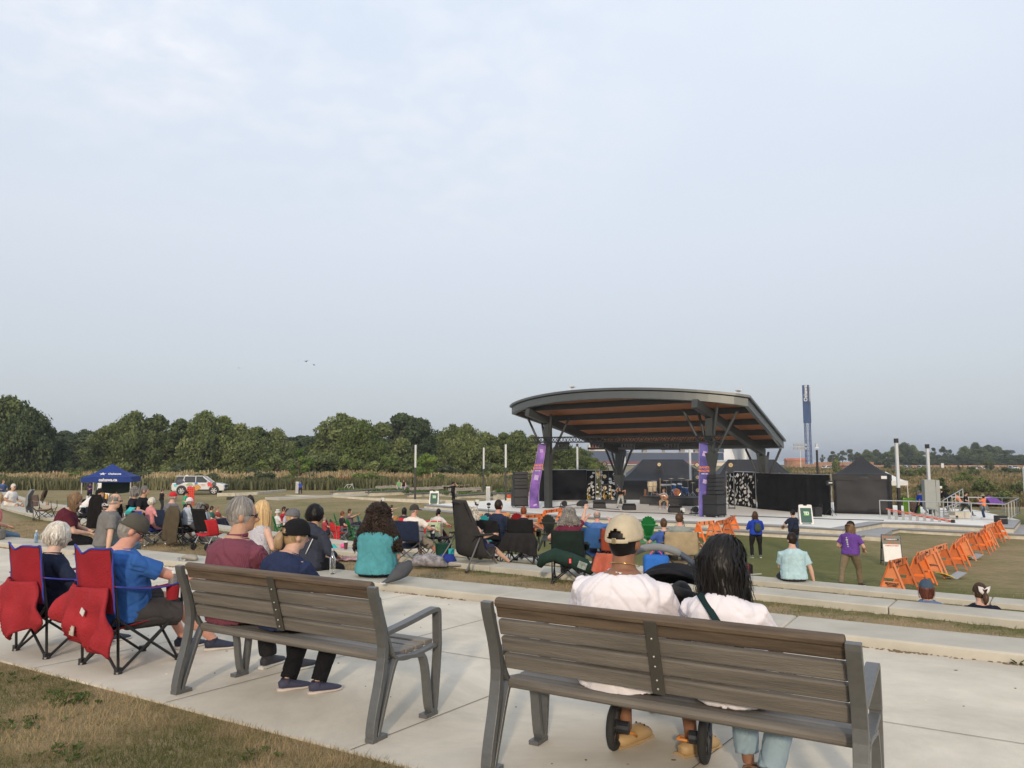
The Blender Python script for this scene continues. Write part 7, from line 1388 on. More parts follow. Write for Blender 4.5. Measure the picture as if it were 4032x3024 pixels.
m.build('shirt_lettering',mat('print_blue',(.35,.48,.68),rough=.7),P['root'])
x,y=onwall(W2,2778,3.6); groundsit(x,y,L2,1.62,0,'person in straw sun hat with dark band and white top, seated on the lower terrace',lean=(-2,0),sk='tan',hair=('short','white'),top=('tee',(.70,.66,.64)),bot=('pants',(.3,.3,.3)),cap=('straw',(.62,.50,.30)),det=.015)
x,y=onwall(W2,2856,3.6); groundsit(x,y,L2,1.66,8,'person in slate grey cap leaning back beside the straw hat',lean=(-22,-12),sk='tan',hair=('short','grey'),top=('tee',(.085,.075,.06)),bot=('pants',(.04,.04,.04)),cap=('cap',(.09,.10,.13)),bw=1.25,det=.015)
# ---------------------------------------------------------------- camp chairs with sitters on the first terrace
def sitter(X,Yf,Yh,z,label,off=0,Xh=None,seat=.42,HH=None,**k):
    """chair footprint centre seen at (X,Yf); sitter's head top at (Xh,Yh)"""
    x,y=at(X,Yf,z); H=(ht(Xh or X,Yh,y)-z-seat)/.52 if HH is None else HH; k.setdefault('det',.014)
    k.setdefault('feet',[(-.13,.42,0.),(.14,.45,0.)]); k.setdefault('hands',[(-.26,.2,.62),(.26,.2,.62)]); k.setdefault('lean',(-8,4))
    return (x,y,z),head((x,y),off),person(label,(x,y,z),head((x,y),off),H=max(1.25,min(1.95,H)),hz=seat+.09,**k)
def both(X,Yf,Yh,z,clabel,plabel,cloth,frame,ck={},off=0,**k):
    loc,rz,P=sitter(X,Yf-8,Yh,z,plabel,off,**k); campchair(loc,rz,clabel,cloth,frame,**ck); return loc,rz,P
navyc=fab('chair_navy',(.018,.026,.055),bump=.35); royal=fab('chair_royal',(.03,.055,.30)); dkgrey=fab('chair_charcoal',(.038,.036,.036)); blackc=fab('chair_black',(.014,.014,.015)); dgreen=fab('chair_green',(.012,.022,.018)); tanc=fab('chair_tan',(.34,.27,.17)); teal=fab('cloth_teal',(.05,.42,.44)); olive=fab('jacket_olive',(.085,.068,.045)); rustc=fab('chair_rust',(.28,.06,.03)); bluec=fab('chair_blue',(.035,.10,.26)); yel=mat('yellow_clip',(.6,.5,.03),rough=.5); redlt=fab('chair_lightred',(.52,.03,.035))
loc,rz,P=both(590,2150,1962,L1,'royal blue folding chair with slim silver legs, left of the navy one','person with silver white hair in the royal blue folding chair',royal,sframe,dict(bh=.80,cup=False,arms=False),off=-8,sk='light',hair=('bob','white',.10),top=('tee',(.6,.25,.26)),bot=('pants',(.2,.1,.1)),strands=300)
drapebag(loc,rz,'royal blue cloth hanging low on the back of the silver legged chair',royal,[(-.22,.24,.47,-.36),(-.26,.28,.38,-.38),(-.36,.34,.25,-.39),(-.38,.33,.17,-.38)],'draped_cloth','cloth',seed=4)
drapebag((loc[0]-.12,loc[1],loc[2]),rz,'small turquoise towel over the left shoulder of the royal blue chair',teal,[(-.16,.12,.88,-.30),(-.22,.10,.78,-.38),(-.2,.0,.68,-.38)],'towel','towel',seed=7)
loc,rz,P=both(672,2147,1937,L1,'navy folding chair with dark frame and yellow clips, left of the olive jacket','person in red bandana and grey shirt seated in the navy folding chair',navyc,gframe,dict(bh=.82,w=.28),off=-6,sk='light',hair=('bald','grey'),top=('long',(.15,.15,.18)),bot=('shorts',(.2,.2,.2)),cap=('bandana',(.52,.03,.04)),bw=1.25)
loc,rz,P=both(738,2152,1961,L1,'folding chair almost hidden under the olive jacket','person in white mesh cap and pale checked shirt behind the olive jacket',blackc,bframe,dict(bh=.78),off=-12,Xh=758,sk='red',hair=('short','grey'),top=('tee',(.42,.48,.56)),bot=('pants',(.1,.1,.12)),cap=('mesh',(.66,.60,.60),'back'))
drapebag(loc,rz,'olive brown hooded jacket draped over a chair back',olive,[(-.16,.22,.93,-.36),(-.24,.34,.80,-.40),(-.28,.36,.55,-.42),(-.30,.33,.30,-.43),(-.20,.30,.08,-.42)],'jacket','jacket',th=.03,seed=5,fold=.035)
# folded umbrella stroller
x,y=at(810,2165,L1); t=thing('umbrella_stroller','red and black umbrella stroller with hooked handles on the first terrace','stroller',(x,y,L1),-.5)
for sx in(-1,1): wheel(t,(sx*.22,-.15,.08),.08,.03); wheel(t,(sx*.2,.3,.08),.08,.03)
m=MB(); m.grid(lambda u,v:((u-.5)*.44,-.1-.16*v-.05*math.sin(pi*u),.42+.5*v),10,10); m.build('back_cloth',blackc,t,smooth=180,solid=.02); m=MB(); m.grid(lambda u,v:(.24+.03*math.sin(pi*v),-.16+.3*u-.1*v,.32+.36*v),6,8); m.build('side_cloth',redlt,t,smooth=180,solid=.02); m=MB(); m.grid(lambda u,v:((u-.5)*.42,-.12+.4*v,.36-.05*math.sin(pi*u)),8,8); m.build('seat',redlt,t,smooth=180,solid=.015)
for sx in(-1,1): m=MB(); m.tube([(sx*.2,.3,.08),(sx*.23,-.0,.45),(sx*.24,-.22,.90)],.014,7); m.tube([(sx*.22,-.15,.08),(sx*.23,.1,.5)],.013,7); m.build('frame_tube',sframe,t,smooth=60); m=MB(); m.tube([(sx*.24,-.2,.88),(sx*.24,-.26,1.0),(sx*.24,-.34,1.02),(sx*.24,-.38,.96)],.018,8); m.build('hook_handle',blk,t,smooth=180)
# left group on first terrace
loc,rz,P=both(325,2085,1945,L1,'teal trimmed dark camp chair half hidden behind the maroon T-shirt','person in white T-shirt and black cap bending far forward out of a camp chair',blackc,bframe,dict(trim=teal),off=-52,Xh=392,HH=1.82,lean=(38,62),nod=-20,sk='tan',hair=('short','black'),top=('tee',(.70,.68,.70)),bot=('pants',(.04,.05,.09)),cap=('cap',(.015,.015,.017)),hands=[(-.1,.62,.55),(.15,.66,.5)])
x,y=at(350,2090,L1); drapebag((x+.25,y,L1),-.45,'black jacket hanging down from a camp chair beside the white T-shirt',fab('jacket_black',(.010,.009,.009)),[(-.12,.2,1.02,-.1),(-.24,.3,.85,-.12),(-.26,.33,.55,-.14),(-.28,.34,.2,-.15),(-.3,.3,.04,-.14)],'jacket','jacket',th=.04,seed=2)
x,y=at(176,2046,L1); campchair((x,y,L1),head((x,y),-30),'camp chair in beige cloth holding the light grey jacket, far left',fab('chair_beige',(.35,.24,.18)),bframe); drapebag((x-.1,y,L1),head((x,y),-30),'light grey jacket hung over the beige camp chair, far left',fab('jacket_grey',(.22,.235,.245)),[(-.1,.08,1.0,-.3),(-.2,.14,.8,-.4),(-.28,.16,.5,-.42),(-.34,.0,.25,-.42)],'jacket','jacket',th=.03,seed=8); drapebag((x+.35,y,L1),head((x,y),-30),'brown and black coat on the beige camp chair, far left',fab('coat_brown',(.12,.085,.05),col2=(.02,.02,.02),sc=12),[(-.12,.1,.98,-.3),(-.16,.16,.8,-.38),(-.1,.18,.6,-.38)],'jacket','jacket',th=.03,seed=9)
loc,rz,P=both(560,2118,1955,L1,'black camp chair in front of the royal blue one','person with dark grey hair in black T-shirt and navy trousers, feet stretched right',blackc,bframe,off=-50,HH=1.74,Xh=548,sk='tan',hair=('short','dgrey'),top=('tee',(.014,.014,.016)),bot=('pants',(.025,.03,.065)),feet=[(-.1,.62,0),(.14,.66,0)])
x,y=at(520,2106,L1); person('person with curly greying hair sitting left of the dark haired black T-shirt',(x,y,L1),head((x,y),-40),1.62,.50,(-4,6),sk='light',hair=('curly','grey',.06),top=('tee',(.02,.02,.03)),bot=('pants',(.03,.03,.07)),feet=[(-.1,.45,0),(.14,.45,0)],det=.016)
campchair((x,y,L1),head((x,y),-40),'dark camp chair under the curly haired sitter',blackc,bframe)
P=groundsit(*at(985,2130,L1),L1,1.6,150,'person with pink sunglasses and pink top turned back towards the camera between the checked shirt and the blond hair',lean=(-2,2),sk='pale',hair=('long','dark',.12),top=('tee',(.50,.22,.24)),bot=('pants',(.2,.25,.3)),glasses='red',det=.013) if False else person('person with pink sunglasses facing back between the checked shirt and the blond hair',(*at(978,2152,L1),L1),R(200),1.6,.44,(-4,4),sk='pale',hair=('wavy','dark',.12),top=('tee',(.50,.22,.24)),bot=('pants',(.2,.25,.3)),feet=[(-.1,.4,0),(.14,.4,0)],glasses='red',det=.013)
# navy suspension chair with white T-shirt man
loc,rz,P=both(1628,2222,1987,L1,'navy suspension chair with dark grey frame and yellow clips','person in white T-shirt and dark cap in the navy suspension chair',navyc,gframe,dict(w=.30,bh=.83,d=.28),off=-4,Xh=1622,seat=.38,sk='red',hair=('short','grey'),top=('tee',(.70,.64,.58)),bot=('shorts',(.3,.26,.2)),cap=('cap',(.055,.05,.045)),bw=1.25,belly=.04,hands=[(-.2,.3,.6),(.36,.22,.62)],yaw=-35,det=.012,strands=150,feet=[(-.1,.5,0),(.4,.5,0)])
a=Vector(loc)+Matrix.Rotation(rz,3,'Z')@Vector((.34,.16,.56)); t=thing('travel_mug','white travel mug with dark lid held beside the navy suspension chair','cup',a); m=MB(); m.tube([(0,0,0),(0,0,.13)],[.034,.04],14); m.build('cup_body',wht,t,smooth=50); m=MB(); m.cyl((0,0,.145),.042,.03,14); m.build('lid',blk,t)
# side table with shopping bag
x,y=at(1722,2200,L1); t=thing('camp_table','small black folding camp table between the navy and charcoal chairs','table',(x,y,L1),-.2); m=MB(); m.box((0,0,.42),(.5,.4,.025)); m.build('table_top',blackc,t,bevel=.01); m=MB(); [m.tube([(sx*.22,sy*.17,0),(-sx*.2,sy*.15,.4)],.012,6) for sx in(-1,1) for sy in(-1,1)]; m.build('cross_leg',gframe,t)
t=thing('shopping_bag','green and white patterned shopping bag on the folding camp table','bag',(x-.08,y,L1+.435),-.1); m=MB(); m.prism([(-.15,-.08),(.15,-.08),(.15,.08),(-.15,.08)],0,.30); m.build('bag_body',fab('lime_print',(.28,.45,.05),var=.3,sc=14,col2=(.62,.64,.58)),t,bevel=.03); m=MB(); m.tube([(-.08,0,.3),(-.05,0,.38),(.05,0,.38),(.08,0,.3)],.008,6); m.build('handle',wht,t)
# charcoal hammock chair
x,y=at(1845,2236,L1); t=thing('hammock_chair','tall charcoal swinging hammock chair with padded cloth and splayed frame','camp chair',(x,y,L1),head((x,y),-30)); ch=dkgrey
for sx in(-1,1):
    m=MB(); m.tube([(sx*.44,-.42,.02),(sx*.34,.0,.62),(sx*.34,.05,.72)],.016,8); m.tube([(sx*.40,.42,.02),(sx*.35,.05,.40),(sx*.34,-.02,.66)],.016,8); m.build('side_frame',gframe,t,smooth=60)
    for sy in(-1,1): m=MB(); m.cyl((sx*.43,sy*.42,.015),.03,.03,10); m.build('foot',blk,t)
m=MB(); m.tube([(-.44,-.42,.03),(.4,.42,.05)],.016,8); m.tube([(.44,-.42,.03),(-.4,.42,.05)],.016,8); m.tube([(-.40,.42,.03),(.40,.42,.03)],.014,8); m.build('cross_tube',gframe,t,smooth=60)
strapcloth(t,'sling',ch,lambda u,v:((u-.5)*(.86-.50*max(0,v-.45)**1.0*1.75)*(1 if v>.1 else .9),(.34-.62*v-.14*math.sin(pi*u)*math.sin(pi*v)) if v<.45 else (.061-.30*(v-.45)/.55-.17*math.sin(pi*u)*math.sin(pi*v)), .38-.18*math.sin(pi*min(1,v/.55))+(0 if v<.45 else .86*(v-.45)/.55+.02)),16,24,.03)
m=MB(); [m.tube([(sx*.40*(1-.62*k/8),.05-.30*k/8-.01,.34+.88*k/8) for k in range(9)],.010,6) for sx in(-1,1)]; m.tube([(-.1,-.33,1.21),(.1,-.33,1.21)],.01,6); m.build('black_piping',blackc,t,smooth=180)
for sx in(-1,1): m=MB(); m.tube([(sx*.34,0,.66),(sx*.3,-.12,.58),(sx*.29,-.2,.52)],.012,6); m.box((sx*.36,.06,.63),(.08,.42,.03)); m.build('armrest',ch,t,bevel=.01)
person('person with fluffy white hair in the charcoal hammock chair, bare legs and red sandals',(x+.06,y+.12,L1),head((x,y),-30),1.58,.36,(-12,2),nod=0,sk='light',hair=('curly','white',.05),top=('tank',(.03,.03,.05)),bot=('shorts',(.03,.035,.08)),shoes=(.42,.04,.04),shoekind='sandal',hands=[(-.2,.2,.6),(.36,.2,.62)],feet=[(.05,.52,0),(.36,.62,0)],kpole=[(0,.6,1),(.3,.7,1)],fyaw=(-20,-24),det=.012,strands=250,bw=1.1)
t=thing('grey_bag','soft grey and white patterned bag lying on the grass before the hammock chair','bag',(*at(1690,2236,L1),L1),-.1); m=MB(); m.tube([(-.34,0,.05),(-.25,0,.12),(0,0,.15),(.22,0,.11),(.34,0,.04)],[(.04,.04),(.11,.10),(.14,.13),(.11,.10),(.03,.03)],14); m.build('bag_body',fab('grey_print',(.10,.10,.12),var=.3,sc=9,col2=(.42,.40,.42)),t,smooth=180)
t=thing('blue_bag','royal blue cloth bag on the grass behind the grey bag','bag',(*at(1755,2228,L1),L1),.2); m=MB(); m.tube([(-.2,0,.05),(-.05,0,.12),(.12,0,.12),(.2,0,.04)],[(.06,.05),(.12,.11),(.11,.10),(.04,.03)],12); m.build('bag_body',royal,t,smooth=180)
t=thing('green_bin','dark green cloth bin beside the hammock chair','bag',(*at(1745,2213,L1),L1)); m=MB(); m.tube([(0,0,0),(0,0,.36)],[.14,.16],16); m.build('bag_body',fab('bin_green',(.012,.05,.035)),t,smooth=50); t=thing('teal_tumbler','tall turquoise tumbler cup right of the green bin','cup',(*at(1777,2219,L1),L1)); m=MB(); m.tube([(0,0,0),(0,0,.28)],[.05,.062],16); m.build('cup_body',teal,t,smooth=50)
# backpack chair sitter
loc,rz,P=both(1962,2215,2060,L1,'black camp chair with navy backpack cloth, right of the hammock chair','person with bare legs, white socks and sneakers behind the hammock chair arm',blackc,bframe,off=-24,HH=1.6,seat=.38,sk='red',hair=('short','dark'),top=('tee',(.02,.03,.06)),bot=('shorts',(.02,.03,.08)),shoes=(.10,.09,.08),socks=(.6,.6,.6),hands=[(-.2,.25,.6),(.2,.3,.55)],feet=[(.1,.62,0),(.42,.68,0)],fyaw=(-25,-25))
loc,rz,P=both(2062,2222,2057,L1,'black camp chair with draped jacket left of the green one','person with reddish hair and bare arms in the black camp chair',blackc,bframe,dict(bh=.86,w=.25),off=2,Xh=2084,seat=.42,sk='red',hair=('short','red'),top=('tank',(.02,.02,.03)),bot=('shorts',(.03,.03,.04)),hands=[(-.2,.3,.55),(.30,.35,.62)],shoes=(.1,.1,.1),det=.013)
drapebag(loc,rz,'black jacket slung across the back of the black camp chair',fab('jacket_soft',(.022,.021,.022)),[(-.28,.28,.60,-.37),(-.34,.34,.50,-.40),(-.40,.34,.36,-.42),(-.48,.36,.22,-.42)],'jacket','jacket',th=.03,seed=3,fold=.03)
loc,rz,P=both(2242,2296,2008,L1,'dark green camp chair with broad back, holding the curly haired sitter','person with big curly grey hair and maroon T-shirt raising one hand to the face',dgreen,bframe,dict(bh=.86,w=.26),off=4,Xh=2282,seat=.44,sk='light',hair=('curly','grey',.16),top=('tee',(.13,.022,.045)),bot=('pants',(.1,.1,.1)),bw=1.15,hands=[(-.3,.1,.62),(.26,.26,1.18)],epole=[(-1,-.6,-.6),(1,.1,-1)],det=.011,strands=900,hscale=1.05)
t=thing('chair_carry_bag','long dark green chair bag with red label slung across the green camp chair','bag',(loc[0],loc[1]-.0,loc[2]),rz); m=MB(); m.tube([(-.46,-.34,.28),(-.40,-.37,.40),(-.2,-.42,.48),(.05,-.44,.40),(.28,-.42,.32),(.40,-.38,.20)],[(.05,.05),(.09,.08),(.11,.09),(.125,.10),(.115,.09),(.05,.05)],14,up=(0,-1,.3)); m.build('bag_body',fab('bag_green',(.018,.040,.033),bump=.5,bsc=30),t,smooth=180); m=MB(); m.tube([(.03,-.44,.40),(.08,-.44,.385)],[(.135,.108)]*2,16,up=(0,-1,.3)); b=m.build('black_band',blackc,t,smooth=60); m=MB(); m.box((.06,-.555,.40),(.035,.008,.07)); m.build('red_label',mat('label_red',(.75,.10,.10),rough=.5),b); m=MB(); m.box((.25,-.525,.33),(.14,.008,.11),ry=.35); m.build('window_pocket',mat('clear_pocket',(.25,.30,.28),rough=.2,var=.5,sc=20),t)
loc,rz,P=both(2353,2256,2061,L1,'blue camp chair behind the stroller handle','person with short grey hair in the blue camp chair',bluec,bframe,dict(bh=.80,w=.26),off=0,Xh=2364,sk='red',hair=('bald','grey'),top=('tee',(.07,.16,.4)),bot=('shorts',(.1,.1,.1)),hands=[(-.2,.25,.95),(.2,.25,.9)],strands=100)
x,y=at(2436,2262,L1); campchair((x,y,L1),head((x,y)),'rust coloured camp chair partly hidden by the cream cap',rustc,bframe); x,y=at(2392,2322,L1); drapebag((x,y,L1),head((x,y)),'salmon coloured cloth over a chair left of the cream cap',fab('salmon',(.42,.11,.07)),[(-.16,.16,.56,.0),(-.2,.2,.44,-.02),(-.24,.22,.28,-.03)],'cloth','cloth',seed=6)
loc,rz,P=both(2680,2290,2050,L1,'tan and black camp chair between the cream cap and the black hair','person with short brown hair and grey green shirt in the tan camp chair',tanc,bframe,dict(bh=.82,w=.27),off=2,Xh=2679,seat=.44,sk='red',hair=('short','brown'),top=('tee',(.24,.26,.24)),bot=('shorts',(.2,.2,.2)),bw=1.22,det=.011,strands=350,hands=[(-.3,.22,.6),(.34,.2,.58)])
person('small child with dark hair peeking left of the tan camp chair',(*at(2618,2280,L1),L1),0,1.2,.46,(0,0),sk='light',hair=('short','brown'),top=('tee',(.05,.1,.3)),bot=('pants',(.05,.1,.3)),feet=[(-.1,.3,0),(.1,.3,0)],det=.016)
t=thing('blue_tote','bright blue tote bag by the stroller handle','bag',(*at(2585,2290,L1),L1)); m=MB(); m.box((0,0,.22),(.42,.2,.44)); m.build('bag_body',fab('tote_blue',(.03,.14,.48)),t,bevel=.06,seg=3); m=MB(); m.tube([(-.1,0,.44),(0,0,.56),(.1,0,.44)],.012,6); m.build('handle',mat('pink',(.6,.08,.25),rough=.5),t)
# ---------------------------------------------------------------- second terrace and lawn
loc,rz,P=both(1725,2168,2019,L2,'red folding chair with the black haired ponytail sitter','person with low black ponytail and white collar in the red folding chair',redlt,sframe,dict(bh=.78,cup=False),off=0,sk='light',hair=('pony','black',.14),top=('tee',(.6,.58,.58)),bot=('pants',(.03,.03,.04)),det=.016)
loc,rz,P=both(1590,2160,2013,L2,'red folding chair partly behind the navy suspension chair','person with straight black hair left of the dark cap',redlt,sframe,dict(bh=.82,cup=False),off=0,sk='light',hair=('long','black',.2),top=('tee',(.05,.05,.06)),bot=('pants',(.03,.03,.04)),det=.016)
person('child with short dark hair seated on the lower terrace behind the hammock chair',(*at(1858,2172,L2),L2),0,1.35,.46,(0,0),sk='tan',hair=('short','dark'),top=('tee',(.03,.03,.04)),bot=('pants',(.03,.03,.05)),feet=[(-.1,.35,0),(.1,.35,0)],det=.018)
def adir(X,Y,z,off,label,col,s=1):
    x,y=at(X,Y,z) if z is not None else gpt(X,Y); z=gz(x,y) if z is None else z; mt_=mat('plastic_%s'%str(col),col,rough=.45,var=.05,spec=.4); t=thing('adirondack_chair',label,'garden chair',(x,y,z),head((x,y),off),'plastic fan back garden chairs'); t.scale=(s,s,s)
    m=MB()
    for k in range(7):
        a=(k-3)*.085; M=Matrix.Translation((0,-.18,.22))@Matrix.Rotation(R(18),4,'X')@Matrix.Rotation(a,4,'Y'); h=.74-.012*(k-3)**2; m.box((0,0,h/2),(.072,.02,h),M=M); m.cyl((0,0,h),.036,.02,10,M=M,axis='y')
    M=Matrix.Translation((0,-.18,.22))@Matrix.Rotation(R(18),4,'X'); m.box((0,-.02,.52),(.5,.02,.05),M=M); m.box((0,-.02,.2),(.44,.02,.05),M=M); m.build('backrest',mt_,t,bevel=.006)
    m=MB(); [m.box((0,-.16+k*.105,.235+.024*k),(.5,.09,.02),rx=.22) for k in range(6)]; m.build('seat',mt_,t,bevel=.006)
    for sx in(-1,1):
        m=MB(); m.box((sx*.30,.05,.52),(.12,.62,.025)); m.build('armrest',mt_,t,bevel=.01); m=MB(); m.bar((sx*.28,.33,0),(sx*.28,.30,.51),.07,.04); m.build('front_leg',mt_,t,bevel=.006); m=MB(); m.bar((sx*.27,-.42,0),(sx*.27,.33,.34),.035,.09); m.bar((sx*.29,-.24,.15),(sx*.29,-.24,.51),.05,.035); m.build('rear_leg',mt_,t,bevel=.006)
    return (x,y,z),t.rotation_euler.z
def gpt(X,Y):
    z=-2.0
    for _ in range(12): x,y=at(X,Y,z); z=z*.4+gz(x,y)*.6
    return at(X,Y,z)
CG,CR,CK,CD,CT=(.01,.16,.04),(.25,.012,.018),(.075,.08,.075),(.03,.035,.033),(.02,.28,.32)
A_=[(1108,2112,None,'green fan back garden chair, leftmost, beside the white haired sitter',CG),(1297,2100,None,'green fan back garden chair behind the black bob hair',CG),(1312,2118,None,'dark red fan back garden chair left of the grey one',CR),(1333,2126,None,'grey fan back garden chair above the red draped cloth',CK),(1345,2095,None,'small green fan back garden chair farthest back in its group',CG),(1377,2112,None,'grey fan back garden chair beside the orange phone',CK),(1398,2124,None,'bright green fan back garden chair left of the curly dark hair',CG),(1436,2098,None,'turquoise fan back garden chair left of the curly dark hair',CT),(1618,2100,None,'dark red fan back garden chair behind the navy suspension chair',CR),(1925,2164,L2,'turquoise fan back garden chair behind the black backpack chair',CT),(1984,2160,L2,'dark red fan back garden chair of the orange cap wearer',CR),(2010,2170,L2,'empty dark green fan back garden chair beside the red one',CD),(2052,2150,L2,'dark red fan back garden chair behind the reddish hair',CR),(2172,2160,L2,'empty black fan back garden chair left of the curly grey hair',CD),(2556,2170,L2,'green fan back garden chair right of the cream cap',CG),(1182,2100,None,'dark red fan back garden chair by the silver haired sitter',CR)]
for X,Y,z,lb,c in A_: adir(X,Y,z,0,lb,c)
def lsit(X,Yb,Yh,label,off=0,z=None,seat=.28,**k):
    x,y=gpt(X,Yb) if z is None else at(X,Yb,z); z=gz(x,y) if z is None else z; H=(ht(X,Yh,y)-z-seat)/.52; k.setdefault('det',.02); k.setdefault('feet',[(-.13,.55,0.),(.14,.55,0.)]); k.setdefault('hands',[(-.26,.25,.5),(.26,.25,.5)]); k.setdefault('lean',(-14,-4))
    return person(label,(x,y,z),head((x,y),off),H=max(1.3,min(2.0,H)),hz=seat+.09,**k)
lsit(1135,2112,1999,'person with short dark wavy hair and glasses, looking right, behind the blond hair',-50,sk='pale',hair=('short','dark'),top=('tee',(.38,.38,.46)),glasses='black')
lsit(1121,2095,1990,'person in red T-shirt holding up a phone behind the dark wavy hair',-30,sk='tan',hair=('short','dark'),top=('tee',(.38,.02,.03)),hands=[(-.1,.35,.8),(.2,.4,.95)])
lsit(1176,2112,2001,'person with silver hair and grey teal shirt behind the black bob hair',-8,sk='red',hair=('short','grey'),top=('tee',(.28,.36,.36)))
lsit(1280,2120,2040,'person in dusty red shirt with bare arm right of the black bob hair',-10,sk='red',hair=('short','grey'),top=('tee',(.32,.05,.06)),bw=1.2)
lsit(1352,2112,2010,'person with reddish hair in black top left of the orange phone',-12,sk='red',hair=('short','red'),top=('tee',(.02,.02,.024)))
P=lsit(1380,2100,2001,'person in checked shirt photographing with an orange phone',-40,sk='tan',hair=('short','dark'),top=('tee',(.16,.10,.12)),topmat=checkmat('rose_plaid',(.10,.06,.08),(.30,.2,.22),90),hands=[(.05,.45,.95),(.2,.45,.95)])
c=P['root'].matrix_basis@((P['ha'][0]+P['ha'][1])/2+Vector((0,.1,.06))); t=thing('orange_phone','orange phone held up by the checked shirt','phone',c,P['root'].rotation_euler.z); m=MB(); m.box((0,0,0),(.16,.012,.09)); m.build('phone_case',org,t,bevel=.01)
lsit(986,2105,1992,'person with brown hair and red top sitting far behind the pink sunglasses',0,sk='light',hair=('short','brown'),top=('tee',(.45,.02,.03)))
lsit(1920,2160,2037,'person in dark blue cap and dusty rose shirt in the turquoise chair',-20,z=L2,sk='red',hair=('short','grey'),top=('tee',(.20,.10,.13)),bot=('pants',(.06,.1,.17)),cap=('cap',(.02,.03,.06)),feet=[(-.1,.6,0),(.3,.65,0)])
lsit(2003,2156,2031,'person in orange tan cap and black T-shirt in the red garden chair',-30,z=L2,sk='red',hair=('short','blond'),top=('tee',(.02,.02,.024)),cap=('cap',(.50,.25,.10)))
for X,Yb,Yh,off,hr,tp,lb,kk in [(815,2105,1979,-20,('long','brown',.2),(.35,.42,.5),'person with shoulder length brown hair and pale blue top beyond the umbrella stroller',{}),(777,2080,1962,-60,('short','black'),(.03,.05,.12),'person in black cap and navy top beyond the white mesh cap',dict(cap=('cap',(.015,.015,.02)))),(792,2110,1977,-10,('curly','grey',.05),(.05,.06,.09),'person with grey curls just left of the long brown hair',{}),(316,2068,1948,-30,('short','dgrey'),(.15,.19,.16),'person in grey green shirt seated before the whiteboard sign',{}),(836,2085,1990,-10,('short','dark'),(.04,.12,.09),'person in dark green top right of the long brown hair',{}),(858,2075,1994,-20,('short','lbrown'),(.35,.08,.06),'small far sitter in rusty red left of the grey thinning hair',{}),(1095,2100,2006,10,('short','white'),(.6,.6,.6),'person in white hat and white top behind the blond hair',dict(cap=('bucket',(.66,.64,.62)))),(945,2090,2000,-10,('short','grey'),(.2,.24,.3),'person with grey hair in slate top behind the grey thinning hair',{})]:
    lsit(X,Yb,Yh,lb,off,sk='light',hair=hr,top=('tee',tp),**kk)
# draped red cloth and striped blanket on a chair, cup and toys on the middle wall
loc=gpt(1333,2131); drapebag((loc[0],loc[1],gz(*loc)),head(loc),'dark red cloth draped over a silver framed chair in front of the grey garden chair',redlt,[(-.28,.28,.68,-.1),(-.28,.28,.5,-.12),(-.26,.25,.2,-.12),(-.24,.24,.04,-.12)],'draped_cloth','cloth',seed=1); campchair((loc[0],loc[1]+.1,gz(*loc)),head(loc),'silver framed folding chair under the dark red cloth',redlt,sframe,cup=False)
x,y=onwall(W2,1372,.3); t=thing('coffee_cup','brown coffee cup with white lid on the middle wall','cup',(x,y,W2z)); m=MB(); m.tube([(0,0,0),(0,0,.15)],[.032,.044],14); m.build('cup_body',mat('cup_brown',(.07,.03,.02),rough=.6),t,smooth=50); m=MB(); m.cyl((0,0,.16),.047,.025,14); m.build('lid',wht,t)
x,y=onwall(W2,1365,.9); t=thing('picnic_blanket','striped navy, white and coral blanket lying at the middle wall','blanket',(*at(1370,2204,L1),L1),0); m=MB(); m.grid(lambda u,v:((u-.5)*.9,(v-.5)*.5,.02+.05*abs(noise.noise((u*6,v*4,1)))),20,12); m.build('cloth',fab('stripes',(.03,.035,.09),var=.3,sc=7,col2=(.6,.35,.32)),t,smooth=180,solid=.01)
x,y=onwall(W2,1360,.45); t=thing('pink_toy','small pink toy beside a turquoise paper on the middle wall','toy',(x,y,W2z)); m=MB(); m.sph((0,0,.05),.055,10,8); m.sph((.07,0,.03),.03,8,6); m.build('toy_body',mat('toy_pink',(.75,.10,.30),rough=.5),t,smooth=180); t=thing('paper_cone','turquoise folded paper left of the pink toy','paper',(x-.22,y,W2z)); m=MB(); m.prism([(-.12,0),(.1,0),(.02,.09)],-.03,.03,axis='y'); m.build('paper_body',teal,t)
# red cooler, stick
t=thing('red_cooler','small red and black cooler bag on the lawn beyond the black hair','bag',(*gpt(2938,2262),gz(*gpt(2938,2262)))); m=MB(); m.box((0,0,.16),(.34,.26,.32)); m.build('bag_body',redlt,t,bevel=.04); m=MB(); m.box((.12,0,.17),(.14,.28,.33)); m.build('side_panel',blackc,t,bevel=.04)
m=MB(); a=gpt(2925,2268); b=gpt(2998,2266); m.tube([(a[0],a[1],gz(*a)+.04),(b[0],b[1],gz(*b)+.05)],.012,6); tag(m.build('white_stick',wht),'thin white stick lying on the lawn beside the red cooler','stick')
